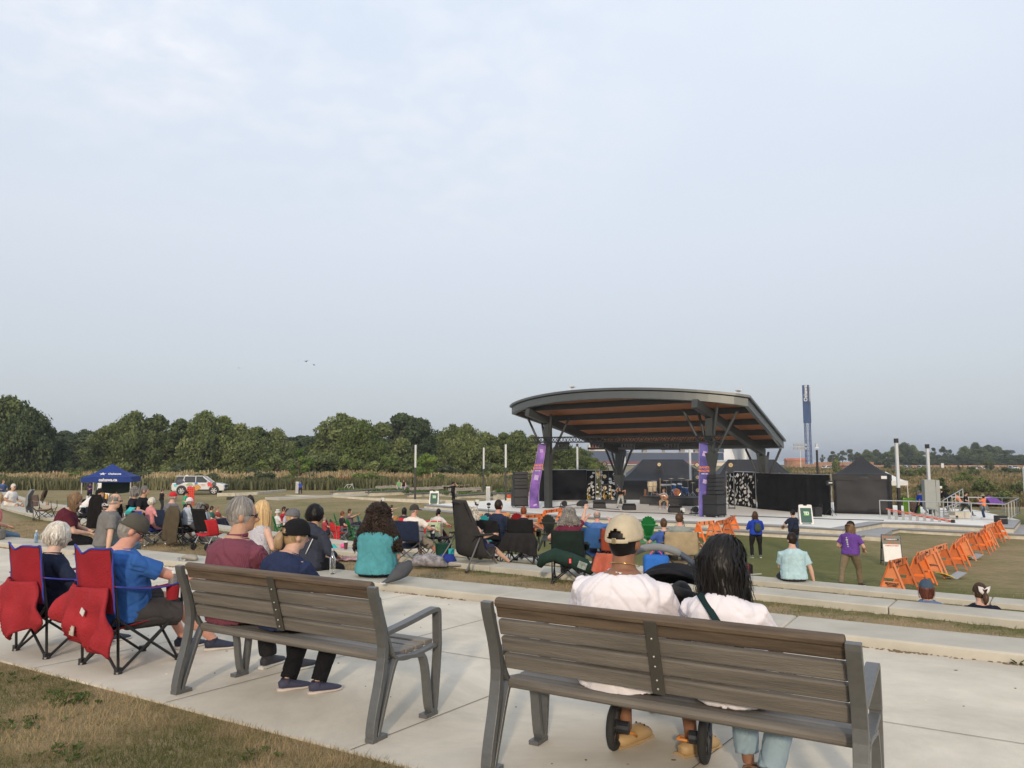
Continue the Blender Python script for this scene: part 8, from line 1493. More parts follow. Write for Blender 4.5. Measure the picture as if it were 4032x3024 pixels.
# ---------------------------------------------------------------- standing and walking people
def stand(X,Yf,Yh,label,rz,z=None,d=None,dy=0,**k):
    if d: x,_,z=ad(X,Yf,d); y=d; z=max(z,-2.35)
    elif z is None: x,y=gpt(X,Yf); z=gz(x,y)
    else: x,y=at(X,Yf,z)
    H=(ht(X,Yh,y)-z)/1.0; H=max(1.1,min(1.95,H)); s=H/1.75; k.setdefault('det',.02)
    k.setdefault('feet',[(-.12*s,0,0.),(.12*s,.03,0.)]); k.setdefault('hands',[(-.24*s,.08,.80*s),(.24*s,.08,.80*s)]); k.setdefault('lean',(2,0)); k.setdefault('hz',.93*s-.01)
    return person(label,(x,y,z),rz,H=H,**k)
P=stand(2979,2196,2012,'person in royal blue jacket with long brown hair and green backpack, standing on the lawn',R(-4),sk='light',hair=('long','brown',.26),top=('long',(.018,.05,.36)),bot=('pants',(.014,.013,.013)),shoes=(.12,.14,.12),bw=1.2,hands=[(-.12,.3,1.15),(.12,.3,1.15)],det=.012,strands=300,feet=[(-.16,0,0),(.17,.05,0)])
m=MB(); s_=P['sp']; m.tube([s_(.12)+Vector((.03,-.22,0)),s_(.3)+Vector((.03,-.24,0)),s_(.6)+Vector((.03,-.23,0)),s_(.78)+Vector((.03,-.2,0))],[(.10,.05),(.13,.085),(.12,.07),(.06,.03)],14,up=(0,-1,0)); t=P['root']; b=m.build('backpack',fab('pack_green',(.05,.065,.045)),t,smooth=180)
for sx in(-1,1): m=MB(); m.tube([s_(.7)+Vector((sx*.05,-.2,0)),s_(1.0)+Vector((sx*.10,-.07,.02)),s_(.93)+Vector((sx*.11,.09,0))],[(.018,.006)]*3,6); m.build('strap',blackc,b)
P=stand(3128,2181,2005,'person in navy T-shirt and jeans with black shoulder bag holding a camera',R(8),yaw=18,sk='tan',hair=('short','black'),top=('tee',(.018,.025,.05)),bot=('pants',(.05,.09,.15)),bw=1.1,hands=[(-.30,.30,1.05),(-.14,.32,1.05)],epole=[(-1,-.6,-.3),(.8,-.6,-.6)],det=.012,strands=200,feet=[(.02,0,0),(.16,.05,0)])
s_=P['sp']; m=MB(); q=s_(-.05)+Vector((-.04,-.2,0)); m.box(q,(.3,.13,.24)); m.build('shoulder_bag',blackc,P['root'],bevel=.03); m=MB(); m.tube([q+Vector((-.13,0,.1)),s_(.7)+Vector((.02,-.15,0)),s_(1.0)+Vector((.1,-.04,.03))],[(.018,.005)]*3,6); m.build('bag_strap',blackc,P['root'])
c=P['root'].matrix_basis@((P['ha'][0]+P['ha'][1])/2+Vector((-.02,.08,.02))); t=thing('photo_camera','black camera held by the photographer in the navy T-shirt','camera',c,.9); m=MB(); m.box((0,0,0),(.13,.07,.09)); m.build('camera_body',spk,t,bevel=.01); m=MB(); m.cyl((0,.09,0),.035,.12,12,axis='y'); m.build('lens',grm,t)
P=stand(3355,2318,2049,'person in purple T-shirt printed on the back, black cap and khaki trousers, walking right',R(-48),lean=(4,3),yaw=-10,nod=14,sk='light',hair=('wavy','lbrown',.28),top=('tee',(.13,.055,.28)),bot=('pants',(.19,.15,.095)),shoes=(.05,.03,.03),cap=('cap',(.012,.012,.014),'back'),bw=1.15,belly=.03,hands=[(-.22,.20,1.05),(.26,.26,1.05)],feet=[(-.12,-.42,.02,-25),(.10,.34,.0)],det=.012,strands=400)
s_=P['sp']; m=MB()
for i in range(5): c=s_(.78-.11*i)+Vector((-.03+.01*i,-.175,0)); m.text(['OUR FEST','MUSIC CREW','SUMMER','PARK DAYS','* *'][i] if False else ['ill','lillil','ilil','lili','il'][i],.045,Matrix.Translation(c)@Matrix.Rotation(pi/2,4,'X'),.002,.004)
m.build('shirt_print',wht,P['root'])
def mic_prop(P,label): pass
P=stand(2446,2001,1912,'singer in black crop top and pale cargo trousers leaning forward with a microphone',R(150),lean=(24,30),twist=8,yaw=10,nod=-6,sk='tan',hair=('bun','dark'),top=('crop',(.012,.012,.012)),bot=('pants',(.33,.35,.34)),botmat=fab('camo_pale',(.34,.36,.34),var=.2,sc=12),hands=[(.16,.30,1.28),(-.32,.02,.98)][::-1] if False else [(-.30,.0,1.02),(.06,.42,1.42)],epole=[(-1,-1,0),(1,.2,-1)],feet=[(-.16,-.06,0),(.22,.12,0)],cap=('bandana',(.05,.10,.25)),det=.016,z=-1.8)
c=P['root'].matrix_basis@(P['ha'][1]+Vector((-.01,.06,.1))); t=thing('microphone','microphone held by the singer','microphone',c,0); m=MB(); m.tube([(0,0,-.1),(0,0,.06)],[.012,.018],8); m.build('handle',blk,t); m=MB(); m.sph((0,0,.085),.03,10,8); m.build('mesh_head',grm,t)
# seated guitarist
x,y=at(2615,2004,-1.8); t=thing('stage_stool','small black stool under the guitarist','stool',(x,y,-1.8)); m=MB(); m.cyl((0,0,.5),.17,.06,18); m.build('seat',blackc,t,bevel=.01); m=MB(); [m.tube([(0,0,.3),(.26*math.cos(q),.26*math.sin(q),0)],.014,6) for q in(.5,2.6,4.7)]; m.tube([(0,0,.25),(0,0,.5)],.022,8); m.build('leg_frame',chrome,t)
P=person('guitarist in tie-dyed blue T-shirt and khaki shorts seated on a stool',(x,y,-1.8),R(168),H=1.72,hz=.60,lean=(-2,6),yaw=-52,sk='tan',hair=('short','lbrown'),top=('tee',(.25,.35,.5)),topmat=fab('tiedye',(.06,.14,.34),var=.3,sc=7,col2=(.62,.66,.66)),bot=('shorts',(.36,.29,.20)),shoes=(.7,.7,.7),sole=(.7,.7,.7),hands=[(-.10,.26,.80),(.40,.30,1.02)],feet=[(-.20,.36,0),(.26,.36,0)],kpole=[(-.5,1,1),(.5,1,1)],det=.014)
c=P['root'].matrix_basis@Vector((.02,.22,.84)); t=thing('acoustic_guitar','brown acoustic guitar on the seated guitarist\'s lap','guitar',c,R(168)); M=Matrix.Rotation(-.35,4,'Y'); m=MB(); m.tube([(-.26,0,0),(-.18,0,0),(-.06,0,0),(.05,0,0),(.16,0,0),(.2,0,0)],[(.05,.08),(.05,.19),(.05,.19),(.05,.12),(.05,.145),(.05,.07)],18,up=(0,0,1)); q=MB(); q.add(m.v,m.f,M); q.build('body',mat('guitar_wood',(.32,.13,.05),rough=.3,coat=.5,var=.15),t,smooth=60); q=MB(); q.box((.42,.02,0),(.5,.03,.05),M=M); q.box((.72,.02,0),(.14,.03,.08),M=M); q.build('neck',mat('neck_wood',(.12,.06,.03),rough=.4),t); q=MB(); q.cyl((-.02,.055,0),.05,.01,16,M=M,axis='y'); q.build('sound_hole',blk,t)
a=at(2635,1999,-1.8); t=thing('stage_bottle','clear water bottle on the floor beside the guitarist','bottle',(a[0],a[1],-1.8)); m=MB(); m.tube([(0,0,0),(0,0,.18),(0,0,.22)],[.04,.04,.015],12); m.build('bottle_body',pet,t,smooth=50); m=MB(); m.cyl((0,0,.23),.018,.03,10); m.build('cap',wht,t)
# photographer on the stage corner
P=stand(1783,1979,1896,'photographer dressed in black with a long lens camera at the left rear of the stage',R(-55),sk='tan',hair=('short','dark'),top=('tee',(.012,.012,.013)),bot=('pants',(.010,.010,.011)),cap=('cap',(.02,.02,.02)),hands=[(-.05,.19,1.50),(.10,.22,1.50)],epole=[(-1,0,-1),(1,0,-1)],det=.018)
c=P['root'].matrix_basis@Vector((.02,.36,1.54)); t=thing('photo_camera','black camera with long lens at the photographer\'s eye','camera',c,R(-55)); m=MB(); m.box((0,0,0),(.14,.08,.1)); m.build('camera_body',spk,t); m=MB(); m.cyl((0,.14,0),.045,.2,12,axis='y'); m.build('lens',spk,t)
# right side of the stage
stand(3624,2026,1930,'person with grey hair in royal blue T-shirt striding left behind the railing',R(70),z=-1.8,sk='red',hair=('short','grey'),top=('tee',(.02,.07,.42)),bot=('pants',(.012,.013,.03)),feet=[(-.1,.3,0),(.1,-.42,.03,-20)],belly=.05,bw=1.15)
stand(3733,2020,1926,'person in black T-shirt bending over the equipment table',R(80),z=-1.8,lean=(35,60),sk='tan',hair=('short','dark'),top=('long',(.010,.010,.012)),bot=('pants',(.012,.012,.012)),hands=[(-.1,.6,.95),(.2,.6,.95)],H=1.75) if False else person('person in black T-shirt bending over the equipment table',(*at(3737,2020,-1.8),-1.8),R(75),1.78,.93,(30,58),sk='tan',hair=('short','dark'),top=('long',(.010,.010,.012)),bot=('pants',(.012,.012,.012)),hands=[(-.1,.62,.95),(.2,.62,.95)],feet=[(-.12,0,0),(.12,0,0)])
stand(3806,2034,1935,'person in black cap, black T-shirt and dark trousers walking right behind the railing',R(-120),z=-1.8,yaw=0,sk='tan',hair=('short','black'),top=('tee',(.012,.012,.014)),bot=('pants',(.035,.04,.045)),cap=('cap',(.012,.012,.012)),feet=[(-.1,-.36,0.02,-20),(.1,.36,0)],hands=[(-.3,-.1,.85),(.3,.2,.9)])
P=stand(3877,2042,1944,'person in sun hat and orange vest with checked shirt round the waist and black backpack',R(60),z=-1.8,sk='tan',hair=('long','black',.2),top=('tee',(.78,.20,.08)),bot=('pants',(.03,.05,.11)),shoes=(.5,.5,.5),cap=('bucket',(.30,.27,.20)),hands=[(-.1,.25,1.1),(.15,.25,1.1)])
s_=P['sp']; m=MB(); m.tube([s_(.15)+Vector((0,-.2,0)),s_(.5)+Vector((0,-.22,0)),s_(.85)+Vector((0,-.18,0))],[(.12,.07),(.14,.09),(.08,.04)],12,up=(0,-1,0)); m.build('backpack',blackc,P['root'],smooth=180); m=MB(); m.tube([s_(.05)-Vector((0,0,0)),s_(-.25),s_(-.6)],[(.19,.15),(.22,.17),(.23,.17)],16); m.build('waist_shirt',checkmat('waist_plaid',(.04,.05,.05),(.4,.42,.42),70),P['root'],smooth=180)
person('person kneeling in orange top behind the railing',(*at(3780,1998,-2.0),-2.0),R(60),1.6,.45,(20,30),sk='tan',hair=('short','dark'),top=('tee',(.75,.20,.08)),bot=('pants',(.10,.12,.05)),feet=[(-.15,.1,0),(.15,.1,0)],hands=[(-.1,.45,.4),(.1,.45,.4)],det=.024)
# back left
stand(1182,1948,1892,'person in blue T-shirt and dark shorts walking on the far path beside the grey cabinet',R(10),d=72,sk='red',hair=('short','dgrey'),top=('tee',(.03,.08,.33)),bot=('pants',(.03,.03,.05)),feet=[(-.1,-.2,0),(.1,.25,0)])
for X,off,lb,tp,hr in((1571,8,'person in green T-shirt sitting on the first slatted bench',(.16,.34,.16),('short','dark')),(1590,0,'person with long red brown hair and black top sitting on the first slatted bench',(.015,.015,.015),('long','auburn',.25))):
    c=ad(X,1930,73.2); person(lb,(c[0],c[1],c[2]+.0),R(180+off),1.75,.28,(4,4),sk='light',hair=hr,top=('tee' if X==1571 else 'tank',tp),bot=('pants',(.3,.3,.32)),feet=[(-.15,.55,-.25),(.15,.55,-.25)],hands=[(-.2,.35,.2),(.2,.35,.2)],det=.024)
stand(567,1982,1900,'slim person in purple T-shirt and black trousers standing right of the blue tent',R(160),sk='dark',hair=('short','black'),top=('tee',(.07,.03,.20)),bot=('pants',(.012,.012,.014)),shoes=(.6,.6,.6),feet=[(-.1,-.1,0),(.12,.25,0)])
stand(352,1978,1895,'person in dark purple T-shirt with arms crossed left of the blue tent',R(200),sk='tan',hair=('wavy','dark',.12),top=('tee',(.04,.02,.09)),bot=('pants',(.012,.012,.02)),hands=[(.08,.2,1.15),(-.08,.22,1.12)])
stand(634,2016,1924,'person in black T-shirt and grey cap standing with arms crossed beyond the chairs',R(-60),sk='red',hair=('short','dark'),top=('tee',(.016,.016,.016)),bot=('pants',(.03,.03,.035)),cap=('cap',(.09,.09,.095),'back'),hands=[(.1,.22,1.12),(-.05,.24,1.15)],bw=1.15)
stand(727,2040,1932,'person in bright green T-shirt and black cap with dark ponytail walking right',R(-80),sk='tan',hair=('pony','black',.22),top=('tee',(.04,.34,.17)),bot=('pants',(.015,.015,.02)),cap=('cap',(.015,.015,.018)),feet=[(-.1,-.25,0),(.1,.3,0)],hands=[(-.2,.2,.9),(.22,.15,.9)],nod=10)
P=stand(1540,2078,1986,'small child in pale pink dress with white headband raising one arm on the lawn',R(-70),sk='light',hair=('long','brown',.22),top=('tank',(.66,.48,.42)),bot=('skirt',(.66,.48,.42)),hands=[(-.1,.16,.95),(.2,.36,1.1)],feet=[(-.06,0,0),(.06,.03,0)],H=1.2) if False else stand(1540,2066,1986,'small child in pale pink dress with white headband raising one arm on the lawn',R(-70),sk='light',hair=('long','brown',.18),top=('tank',(.66,.48,.42)),bot=('skirt',(.66,.48,.42)),hands=[(-.08,.14,.82),(.16,.34,.98)],feet=[(-.06,0,0),(.06,.03,0)])
# ---------------------------------------------------------------- camera tripods
def tripod(X,Yf,Yh,label,hd,z=None):
    x,y=gpt(X,Yf) if z is None else at(X,Yf,z); z=gz(x,y) if z is None else z; h=ht(X,Yh,y)-z; t=thing('camera_tripod',label,'tripod',(x,y,z),.4,'camera tripods facing the stage')
    for q in(.4,2.5,4.6): m=MB(); m.tube([(0,0,h*.66),(.36*math.cos(q),.36*math.sin(q),.0)],[.018,.011],6); m.build('leg',blk,t)
    m=MB(); m.tube([(0,0,h*.4),(0,0,h-.22)],.016,8); m.box((0,0,h*.66),(.07,.07,.06)); m.build('centre_column',blk,t); m=MB(); m.box((0,0,h-.24),(.12,.12,.07)); m.build('pan_head',blk,t,bevel=.01)
    m=MB()
    if hd=='w': m.box((0,0,h-.1),(.17,.17,.2)); m.build('camera_housing',wht,t,bevel=.02); m=MB(); m.box((-.09,-.04,h-.18),(.05,.1,.14)); m.build('battery_box',blk,t)
    else: m.sph((0,0,h-.09),(.11,.11,.08),14,8); m.build('camera_housing',blk,t,smooth=180)
tripod(1505,2068,1960,'tripod with white camera housing on the lawn left of the child in pink','w'); tripod(1878,2118,1968,'tripod with white camera housing before the left part of the stage','w'); tripod(1924,2112,1978,'tripod with black camera housing right of its white neighbour','b'); tripod(2690,2120,2000,'tripod with white camera housing before the middle of the stage','w')
m=MB(); a=gpt(1882,2112); m.box((a[0],a[1]+.2,gz(*a)+.1),(.3,.2,.2)); tag(m.build('battery_case',mat('yellow_case',(.6,.42,.03),rough=.5),bevel=.02),'small yellow battery case under the white camera tripod','case')
# ---------------------------------------------------------------- barricades
oranges=[mat('barricade_orange',(.80,.17,.025),rough=.5,var=.08,sc=4),mat('barricade_faded',(.72,.24,.09),rough=.6,var=.14,sc=3),mat('barricade_rust',(.52,.13,.03),rough=.65,var=.14,sc=5)]; blkp=mat('barricade_black',(.03,.02,.015),rough=.7)
def barricade(p,q,label,h=.9,seed=0,words=True,folded=.36):
    r=random.Random(seed); p,q=Vector(p),Vector(q); dr=(q-p); L_=dr.length; rz=math.atan2(dr.y,dr.x); t=thing('barricade',label,'barricade',p,rz,'orange A-frame barricades'); mt_=oranges[seed%3] if seed else oranges[0]; m2=oranges[(seed+1)%3]; dz=dr.z
    for x_,k in((.13,0),(L_-.13,1)):
        z0=dz*x_/L_; m=MB(); tp=.05
        for s in(-1,1): m.bar((x_+.01*s,s*.04,h+z0),(x_+.01*s,s*folded,z0),.03,.11,up=(0,1,.3))
        m.build('a_frame_leg',(mt_,m2)[k],t,bevel=.006) if False else None
        for s in(-1,1): m=MB(); m.bar((x_+.012*s,s*.03,h+z0),(x_+.012*s,s*folded,z0),.03,.125,up=(1,0,0)); m.build('leg',(mt_,m2)[(k+(s>0))%2],t,bevel=.006)
        m=MB(); f=.60; m.prism([(-.045-(folded-.045)*.52,h*.48),(.045+(folded-.045)*.52,h*.48),(.06,h*.93),(-.06,h*.93)],x_-.02,x_+.02,M=Matrix.Translation((0,0,z0)),axis='x'); m.build('gusset',(mt_,m2)[k],t,bevel=.004)
        m=MB(); m.box((x_,0,z0+h*.30),(.035,folded*1.5,.16)); b=m.build('lower_brace',(mt_,m2)[k],t,bevel=.004)
        if words and k==0:
            for i,tx in enumerate(('SIDEWALK','CLOSED')): m=MB(); m.text(tx,.07,Matrix.Translation((x_-.022,0,z0+h*.33-.055*i+.0))@Matrix.Rotation(-pi/2,4,'Z')@Matrix.Rotation(pi/2,4,'X'),.002,.003); m.build('lettering',blkp,b)
    m=MB(); a=dz; m.bar((-.02,-.05,h-.07),(L_+.02,-.05,h-.07+dz),.03,.19); b=m.build('rail_board',m2 if seed%2 else mt_,t,bevel=.005)
    for k in range(4): x_=L_*(.08+.28*k); m=MB(); m.bar((x_,-.068,h-.07+dz*x_/L_),(x_+.07,-.068,h-.07+dz*(x_+.07)/L_),.004,.146); m.build('black_band',blkp,b)
    if words: m=MB(); m.text('CITY OF OSHAWA',.07,Matrix.Translation((L_*.36,-.072,h-.06+dz*.36))@Matrix.Rotation(pi/2,4,'X'),.002,.002); m.build('lettering',blkp,b)
def bar_at(X0,Y0,X1,Y1,label,**k):
    a,b=gpt(X0,Y0),gpt(X1,Y1); barricade((*a,gz(*a)),(*b,gz(*b)),label,**k)
bar_at(1885,2093,1995,2086,'orange barricade seen side on between the tripods and the orange cap',seed=3)
bar_at(2040,2100,2134,2092,'orange barricade before the stage, left one of the tilted pair',seed=1); bar_at(2140,2074,2212,2062,'orange barricade before the stage, right one of the tilted pair',seed=6)
bar_at(2745,2132,2810,2124,'front orange barricade of the short stack beyond the straw hat',seed=3,words=False); bar_at(2822,2127,2872,2116,'middle orange barricade of the short stack beyond the straw hat',seed=1,words=False); bar_at(2862,2112,2892,2098,'rear orange barricade of the short stack left of the blue jacket',seed=2,words=False)
p0,p1=Vector((9.95,20.6)),Vector((24.3,38.7)); NB=11
for k in range(NB):
    a=p0.lerp(p1,k/NB+.006*math.sin(k*2.3)); b=p0.lerp(p1,(k+.82)/NB+.006*math.sin(k*2.3)); nrm=Vector((p1.y-p0.y,-(p1.x-p0.x))).normalized()*(.18*math.sin(k*1.9)); a+=nrm; b+=nrm*.3
    barricade((a.x,a.y,gz(a.x,a.y)),(b.x,b.y,gz(b.x,b.y)),'%s orange barricade of the long row receding at the right, counted from the camera'%ordn(k).replace('leftmost','first'),seed=k+1,words=k in(0,2,3))
for k,(X,Y) in enumerate(((3750,2278),(3826,2202))):
    a=gpt(X,Y); t=thing('fallen_sign',('yellow and grey folded sign lying beside the nearer barricades','yellow and grey folded sign lying beside the middle barricades')[k],'sign',(a[0],a[1],gz(*a)),.3); m=MB(); m.box((-.28,0,.12),(.42,.36,.02),ry=.35); m.build('yellow_face',mat('sign_yellow',(.72,.50,.04),rough=.5,var=.1),t); m=MB(); m.box((.14,-.05,.1),(.46,.36,.02),ry=-.4); m.build('grey_back',grm,t)
# poster A-frame by the walker (QR code left out)
a=gpt(3512,2224); t=thing('poster_stand','black framed sandwich board with teal topped white poster on the lawn','sign',(a[0],a[1],gz(*a)),R(-14)); h=1.12
for s in(-1,1):
    M=Matrix.Translation((0,s*.30,0))@Matrix.Rotation(s*.26,4,'X')
    m=MB(); [m.box((sx*.31,0,h/2),(.03,.03,h),M=M) for sx in(-1,1)]; [m.box((0,0,z_),(.6,.028,.03),M=M) for z_ in((.12,h-.015) if s<0 else (.12,h*.55,h-.015))]; b=m.build('frame',blk,t); m=MB(); m.box((0,0,h*.55),(.58,.012,h*.84),M=M); m.build('poster',wht,b)
    if s<0:
        m=MB(); m.box((0,-.012,h*.83),(.57,.01,h*.28),M=M); m.build('teal_header',mat('poster_teal',(.05,.26,.24),rough=.6,var=.3,sc=12,col2=(.35,.10,.04)),b); m=MB(); m.box((0,-.02,h*.84),(.5,.01,.07),M=M); m.build('dark_ribbon',mat('ribbon_dark',(.01,.05,.05),rough=.6),b)
        m=MB(); m.text('COMMUNITY',.06,M@Matrix.Translation((0,-.027,h*.84))@Matrix.Rotation(pi/2,4,'X'),.002,.002); m.build('lettering',wht,b); m=MB(); m.text('COMING UP NEXT',.055,M@Matrix.Translation((0,-.012,h*.64))@Matrix.Rotation(pi/2,4,'X'),.002,.003); m.build('red_print',mat('print_red',(.6,.12,.08),rough=.7),b)
# ---------------------------------------------------------------- blue information tent
tb=fab('tent_blue',(.020,.045,.20),bump=.1,rough=.7); d=58.0; a=gpt(445,1978); zt=gz(ad(440,1900,d)[0],d)
cx=ad(440,1900,d)[0]; t=hiptent((cx,d,zt),R(14),3.35,3.05,2.33,3.28,.02,tb,'dark blue pop up tent with white lettering on the lawn at the left','info_tent',.38,False,sframe if False else mat('leg_white',(.5,.48,.44),rough=.5),scallop=.1)
RT=Matrix.Rotation(0,4,'Z')
m=MB(); m.text('oshawa.ca',.30,Matrix.Translation((.1,-1.545,2.13))@Matrix.Rotation(pi/2,4,'X'),.004,.012); m.build('valance_lettering',wht,t); m=MB(); m.text('oshawa.ca',.2,Matrix.Translation((-1.69,.0,2.13))@Matrix.Rotation(-pi/2,4,'Z')@Matrix.Rotation(pi/2,4,'X'),.004,.01); m.build('valance_lettering',wht,t)
sl_=math.atan2(.95,1.52); M=Matrix.Translation((.25,-1.06,2.50))@Matrix.Rotation(sl_+.1,4,'X'); m=MB(); m.text('Oshawa',.27,M@Matrix.Translation((.18,0,.07)),.004,.01); m.build('roof_lettering',wht,t)
def star(m,c,r,M): 
    P_=[]; 
    for i in range(10): q=i*pi/5+pi/2; rr_=r*(1.15 if i%2==0 else .45); P_.append((c[0]+rr_*1.5*math.cos(q),c[1]+rr_*math.sin(q)))
    m.prism(P_,.0,.01,M=M)
m=MB(); star(m,(-.62,0,0),.15,M@Matrix.Translation((0,.0,.07))); m.build('star_logo',wht,t)
m=MB(); m.grid(lambda u,v:(-1.0+1.95*u,1.35-.1*math.sin(v*3),2.28-(1.15+.12*math.sin(u*3))*v),10,6); b=m.build('hanging_banner',mat('banner_dark_green',(.008,.03,.02),rough=.7,var=.2),t,solid=.01); m=MB(); m.box((.12,1.30,1.68),(.62,.01,.58)); m.build('logo_square',mat('banner_green',(.03,.17,.05),rough=.6),b); m=MB(); m.text('TD',.46,Matrix.Translation((.12,1.28,1.68))@Matrix.Rotation(pi/2,4,'X'),.004,.015,spacing=.8); m.build('lettering',mat('pale_green_letters',(.32,.42,.34),rough=.6),b)
t2=thing('info_table','table under a black cloth with white star logo below the blue tent','table',(cx-.35,d-1.35,zt),R(14)); m=MB(); m.box((0,0,.37),(2.3,.75,.74)); b=m.build('table_cloth',black,t2,bevel=.02); m=MB(); M=Matrix.Translation((.2,-.385,.36))@Matrix.Rotation(pi/2,4,'X'); star(m,(0,0,0),.17,M); m.text('Oshawa',.26,M@Matrix.Translation((.75,0,.0)),.004,.01); m.build('white_logo',wht,b)
for k,(x_,c_,lb,hh) in enumerate(((-.6,(.6,.6,.6),'white pump bottle on the black clothed table',.24),(.15,(.25,.38,.55),'pale blue box on the black clothed table',.2),(.65,(.75,.38,.02),'orange yellow drinks box on the black clothed table',.34),(.9,(.55,.2,.2),'small pink box at the right of the black clothed table',.14))): m=MB(); m.box((0,0,hh/2),(.16,.14,hh)); o=m.build('table_item',mat('item%d'%k,c_,rough=.5),bevel=.02,loc=(cx-.35+x_*math.cos(R(14)),d-1.35+x_*math.sin(R(14)),zt+.745)); tag(o,lb,'box')
for k,X in enumerate((413,463)): 
    c=ad(X,1920,d+.1); person(('left helper in dark blue top seated behind the black clothed table','right helper in dark blue top seated behind the black clothed table')[k],(c[0],d+.1,zt),R(185),1.65,.55,(4,6),sk='dark',hair=('short','black'),top=('tee',(.03,.05,.11)),bot=('pants',(.02,.02,.03)),feet=[(-.1,.4,0),(.1,.4,0)],hands=[(-.2,.35,.78),(.2,.35,.78)],det=.024)
# whiteboard sign left of the tent
a=gpt(320,1985); t=thing('white_sign_board','tall folding white sign with pink corner left of the blue tent','sign',(a[0],a[1]+3,gz(*a)),.25); m=MB(); m.box((.1,0,.8),(.95,.03,1.55),rx=-.15); b=m.build('board',wht,t); m=MB(); m.box((-.5,.2,.75),(.04,.6,1.5),ry=.12); m.build('side_frame',mat('frame_green_grey',(.14,.18,.16),rough=.6),t); m=MB(); m.box((.3,-.14,1.45),(.4,.02,.2)); m.build('pink_patch',mat('pink_patch',(.7,.08,.2),rough=.6),b)
m=MB(); [m.box((-.05,-.04-.12*(z_-.8),z_),(.5,.02,.09)) for z_ in(.6,.85,1.1)]; m.build('dark_print',blkp,b)
# red patterned panel
a=gpt(705,1998); t=thing('festival_panel','bright red panel with pale pattern standing beyond the red bandana','panel',(a[0],a[1]+2,gz(*a)),-.1); m=MB(); m.box((0,0,.75),(.62,.03,1.4)); b=m.build('panel_cloth',fab('panel_red',(.50,.03,.02),var=.0),t); m=MB(); [m.ring(((i-1.5)*.15,-.02,.15+.17*j),.045,.012,12,4,axis='y') for i in range(4) for j in range(8)]; m.build('pattern',mat('pat_orange',(.75,.22,.15),rough=.7),b)
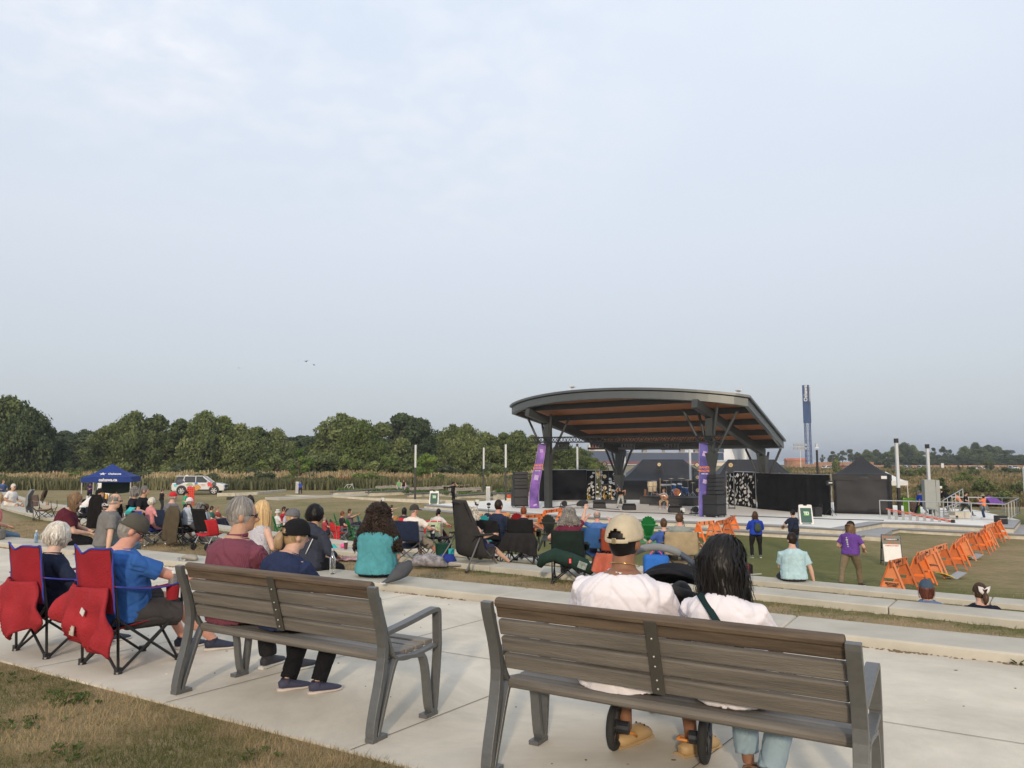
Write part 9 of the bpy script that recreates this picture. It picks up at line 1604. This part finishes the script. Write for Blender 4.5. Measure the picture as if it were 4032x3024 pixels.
# ---------------------------------------------------------------- decorated white SUV
def suv():
    d=72.5; a=ad(787,1938,d); t=thing('white_suv','white sport utility car with colourful stickers parked on the grass before the reeds','car',(a[0],d,gz(a[0],d)),R(10)); W=cw
    lo=[(-2.28,.42),(-2.32,.8),(-2.24,1.05),(2.0,.98),(2.26,.86),(2.33,.6),(2.28,.36),(1.9,.32),(-1.9,.32)]
    m=MB(); m.prism([(-2.30,.40),(-2.34,.85),(-2.26,1.08),(-1.2,1.12),(1.05,1.10),(1.9,1.02),(2.22,.92),(2.34,.66),(2.30,.34),(-2.2,.34)],-.93,.93,axis='y'); b=m.build('body',W,t,bevel=.09,smooth=40,seg=3)
    m=MB(); V=[(-2.12,-.86,1.08),(1.12,-.86,1.08),(.35,-.70,1.66),(-1.85,-.70,1.68),(-2.12,.86,1.08),(1.12,.86,1.08),(.35,.70,1.66),(-1.85,.70,1.68)]; m.add(V,[(0,1,2,3),(5,4,7,6),(1,5,6,2),(4,0,3,7),(3,2,6,7)]); m.build('cabin',glass,t,bevel=.05)
    m=MB(); m.box((-.78,0,1.69),(2.25,1.34,.06)); [m.bar((x0,s*.86,1.08),(x1,s*.71,1.66),.07,.09) for s in(-1,1) for x0,x1 in((1.1,.38),(-.22,-.25),(-1.35,-1.22))]; m.build('roof',W,t,bevel=.025); m=MB(); m.box((-1.95,0,1.70),(.25,1.2,.05)); m.build('spoiler',W,t,bevel=.02); m=MB(); m.sph((-1.2,0,1.74),(.14,.05,.06),8,5); m.build('antenna_fin',W,t)
    m=MB(); [m.box((0,s*.935,.40),(3.6,.04,.16)) for s in(-1,1)]; m.box((2.32,0,.42),(.06,1.7,.2)); m.box((-2.33,0,.45),(.06,1.7,.25)); m.build('lower_cladding',blk,t,bevel=.02)
    m=MB(); m.box((2.345,0,.74),(.03,1.15,.28)); m.build('grille',mat('car_grille',(.03,.04,.06),rough=.3,metal=.5),t); m=MB(); m.bar((-.25,-.945,.40),(-.25,-.945,1.1),.008,.008); m.bar((.95,-.945,.45),(.95,-.945,1.08),.008,.008); m.build('door_seams',blk,t)
    for s in(-1,1):
        m=MB(); m.box((2.22,s*.78,.86),(.2,.26,.06)); m.build('headlight',lamp,t); m=MB(); m.sph((2.26,s*.78,.56),(.07,.08,.14),10,6); m.build('fog_light_pod',mat('fog_red',(.12,.04,.05),rough=.3),t); m=MB(); m.box((-2.3,s*.78,.95),(.08,.26,.16)); m.build('tail_light',red,t); m=MB(); m.sph((.85,s*1.0,1.13),(.1,.12,.08),10,6); m.build('mirror',W,t)
        m=MB(); [m.box((x_,s*.95,.93),(.2,.02,.03)) for x_ in(-1.05,.15)]; m.build('door_handle',W,t)
        for x_ in(-1.42,1.42):
            m=MB(); m.cyl((x_,s*.905,.42),.45,.08,28,axis='y'); m.build('wheel_arch',blk,t); m=MB(); m.cyl((x_,s*.87,.36),.36,.25,24,axis='y'); w_=m.build('wheel',tyre,t,bevel=.02); m=MB(); m.cyl((x_,s*1.0,.36),.08,.02,12,axis='y')
            for k in range(6): q=k*pi/3; m.bar((x_,s*1.0,.36),(x_+.24*math.cos(q),s*1.0,.36+.24*math.sin(q)),.07,.02,up=(0,1,0))
            m.ring((x_,s*.995,.36),.245,.012,24,5,axis='y'); m.build('rim',mat('rim_bright',(.6,.6,.62),rough=.3,metal=.5),w_)
    st=lambda nm,c,col,r: None
    for i,(x_,z_,rx_,rz_s,col) in enumerate([(-1.95,.86,.16,.15,(.10,.48,.55)),(-1.55,1.2,.28,.22,(.05,.06,.11)),(-1.72,1.05,.2,.14,(.03,.03,.05)),(-1.35,1.28,.2,.1,(.55,.5,.6)),(-.72,.92,.28,.17,(.25,.38,.16)),(-.68,.70,.17,.19,(.55,.12,.32)),(-.16,.98,.13,.16,(.06,.18,.50)),(-.10,.66,.34,.26,(.50,.25,.06)),(1.02,.95,.2,.19,(.65,.03,.04)),(1.2,.78,.1,.16,(.4,.08,.06)),(1.42,1.0,.2,.15,(.06,.06,.06))]):
        m=MB(); P_=[(x_+rx_*math.cos(q)*(1+.12*math.sin(3*q+i)),z_+rz_s*math.sin(q)*(1+.1*math.cos(4*q+i))) for q in np.linspace(0,2*pi,20)[:-1]]; m.prism(P_,-.952-.003*i,-.92,axis='y') if z_-rz_s*.5<1.12 else m.prism(P_,-.90,-.86,axis='y'); m.build('sticker',mat('sticker%d'%i,col,rough=.5,var=.25,sc=9),b)
    m=MB(); [m.box((.45,-.94,z_),(w2,.01,.03)) for z_,w2 in((.94,.34),(.88,.4),(.80,.3))]; m.build('sticker_print',mat('print_rose',(.5,.2,.2),rough=.6),b)
suv()
# bicycle leaning by the reeds
c=ad(1372,1927,76); t=thing('bicycle','pale bicycle parked at the edge of the reeds','bicycle',(c[0],76,-1.7),.15)
for x_ in(-.5,.5): m=MB(); m.ring((x_,0,.34),.33,.018,24,6,axis='y'); m.build('wheel',tyre,t)
m=MB(); [m.tube([p,q],.02,6) for p,q in(((-.5,0,.34),(-.15,0,.8)),((-.5,0,.34),(-.05,0,.34)),((-.05,0,.34),(-.15,0,.85)),((-.05,0,.34),(.35,0,.8)),((-.15,0,.8),(.35,0,.82)),((.5,0,.34),(.33,0,.95)))]; m.build('frame',wht,t); m=MB(); m.tube([(.33,-.25,1.0),(.33,.25,1.0)],.015,6); m.build('handlebar',blk,t); m=MB(); m.box((-.16,0,.9),(.24,.12,.05)); m.build('saddle',blk,t)
# flower bed
a=ad(2048,1955,63); t=thing('flower_bed','red orange flower planter left of the left loudspeaker stack','planter',(a[0]-.3,63,-1.95)); m=MB(); m.box((0,0,.2),(1.6,.6,.4)); m.build('planter_box',risem,t)
reed('flowers','red orange flowers filling the planter left of the loudspeakers',260,lambda r,a=a:(a[0]-.3+r.uniform(-.75,.75),63+r.uniform(-.3,.3),-1.56),lambda P,r:.22*r.uniform(.6,1.3,len(P)),.12,leafmat('flowers',(.1,.15,.03),(.6,.08,.03),(.75,.2,.05)),33,cat='flowers')
# ---------------------------------------------------------------- summer haze
hm_=bpy.data.materials.new('haze'); hm_.use_nodes=True; t_=hm_.node_tree; t_.nodes.remove(t_.nodes['Principled BSDF']); pv_=nd(t_.nodes,'ShaderNodeVolumePrincipled'); pv_.inputs['Color'].default_value=(.80,.86,.95,1); pv_.inputs['Density'].default_value=.00035; pv_.inputs['Anisotropy'].default_value=.3
t_.links.new(pv_.outputs[0],t_.nodes['Material Output'].inputs['Volume'])
m=MB(); m.box((0,5050,15),(8600,10400,66)); o=m.build('haze',hm_); tag(o,kind='stuff')
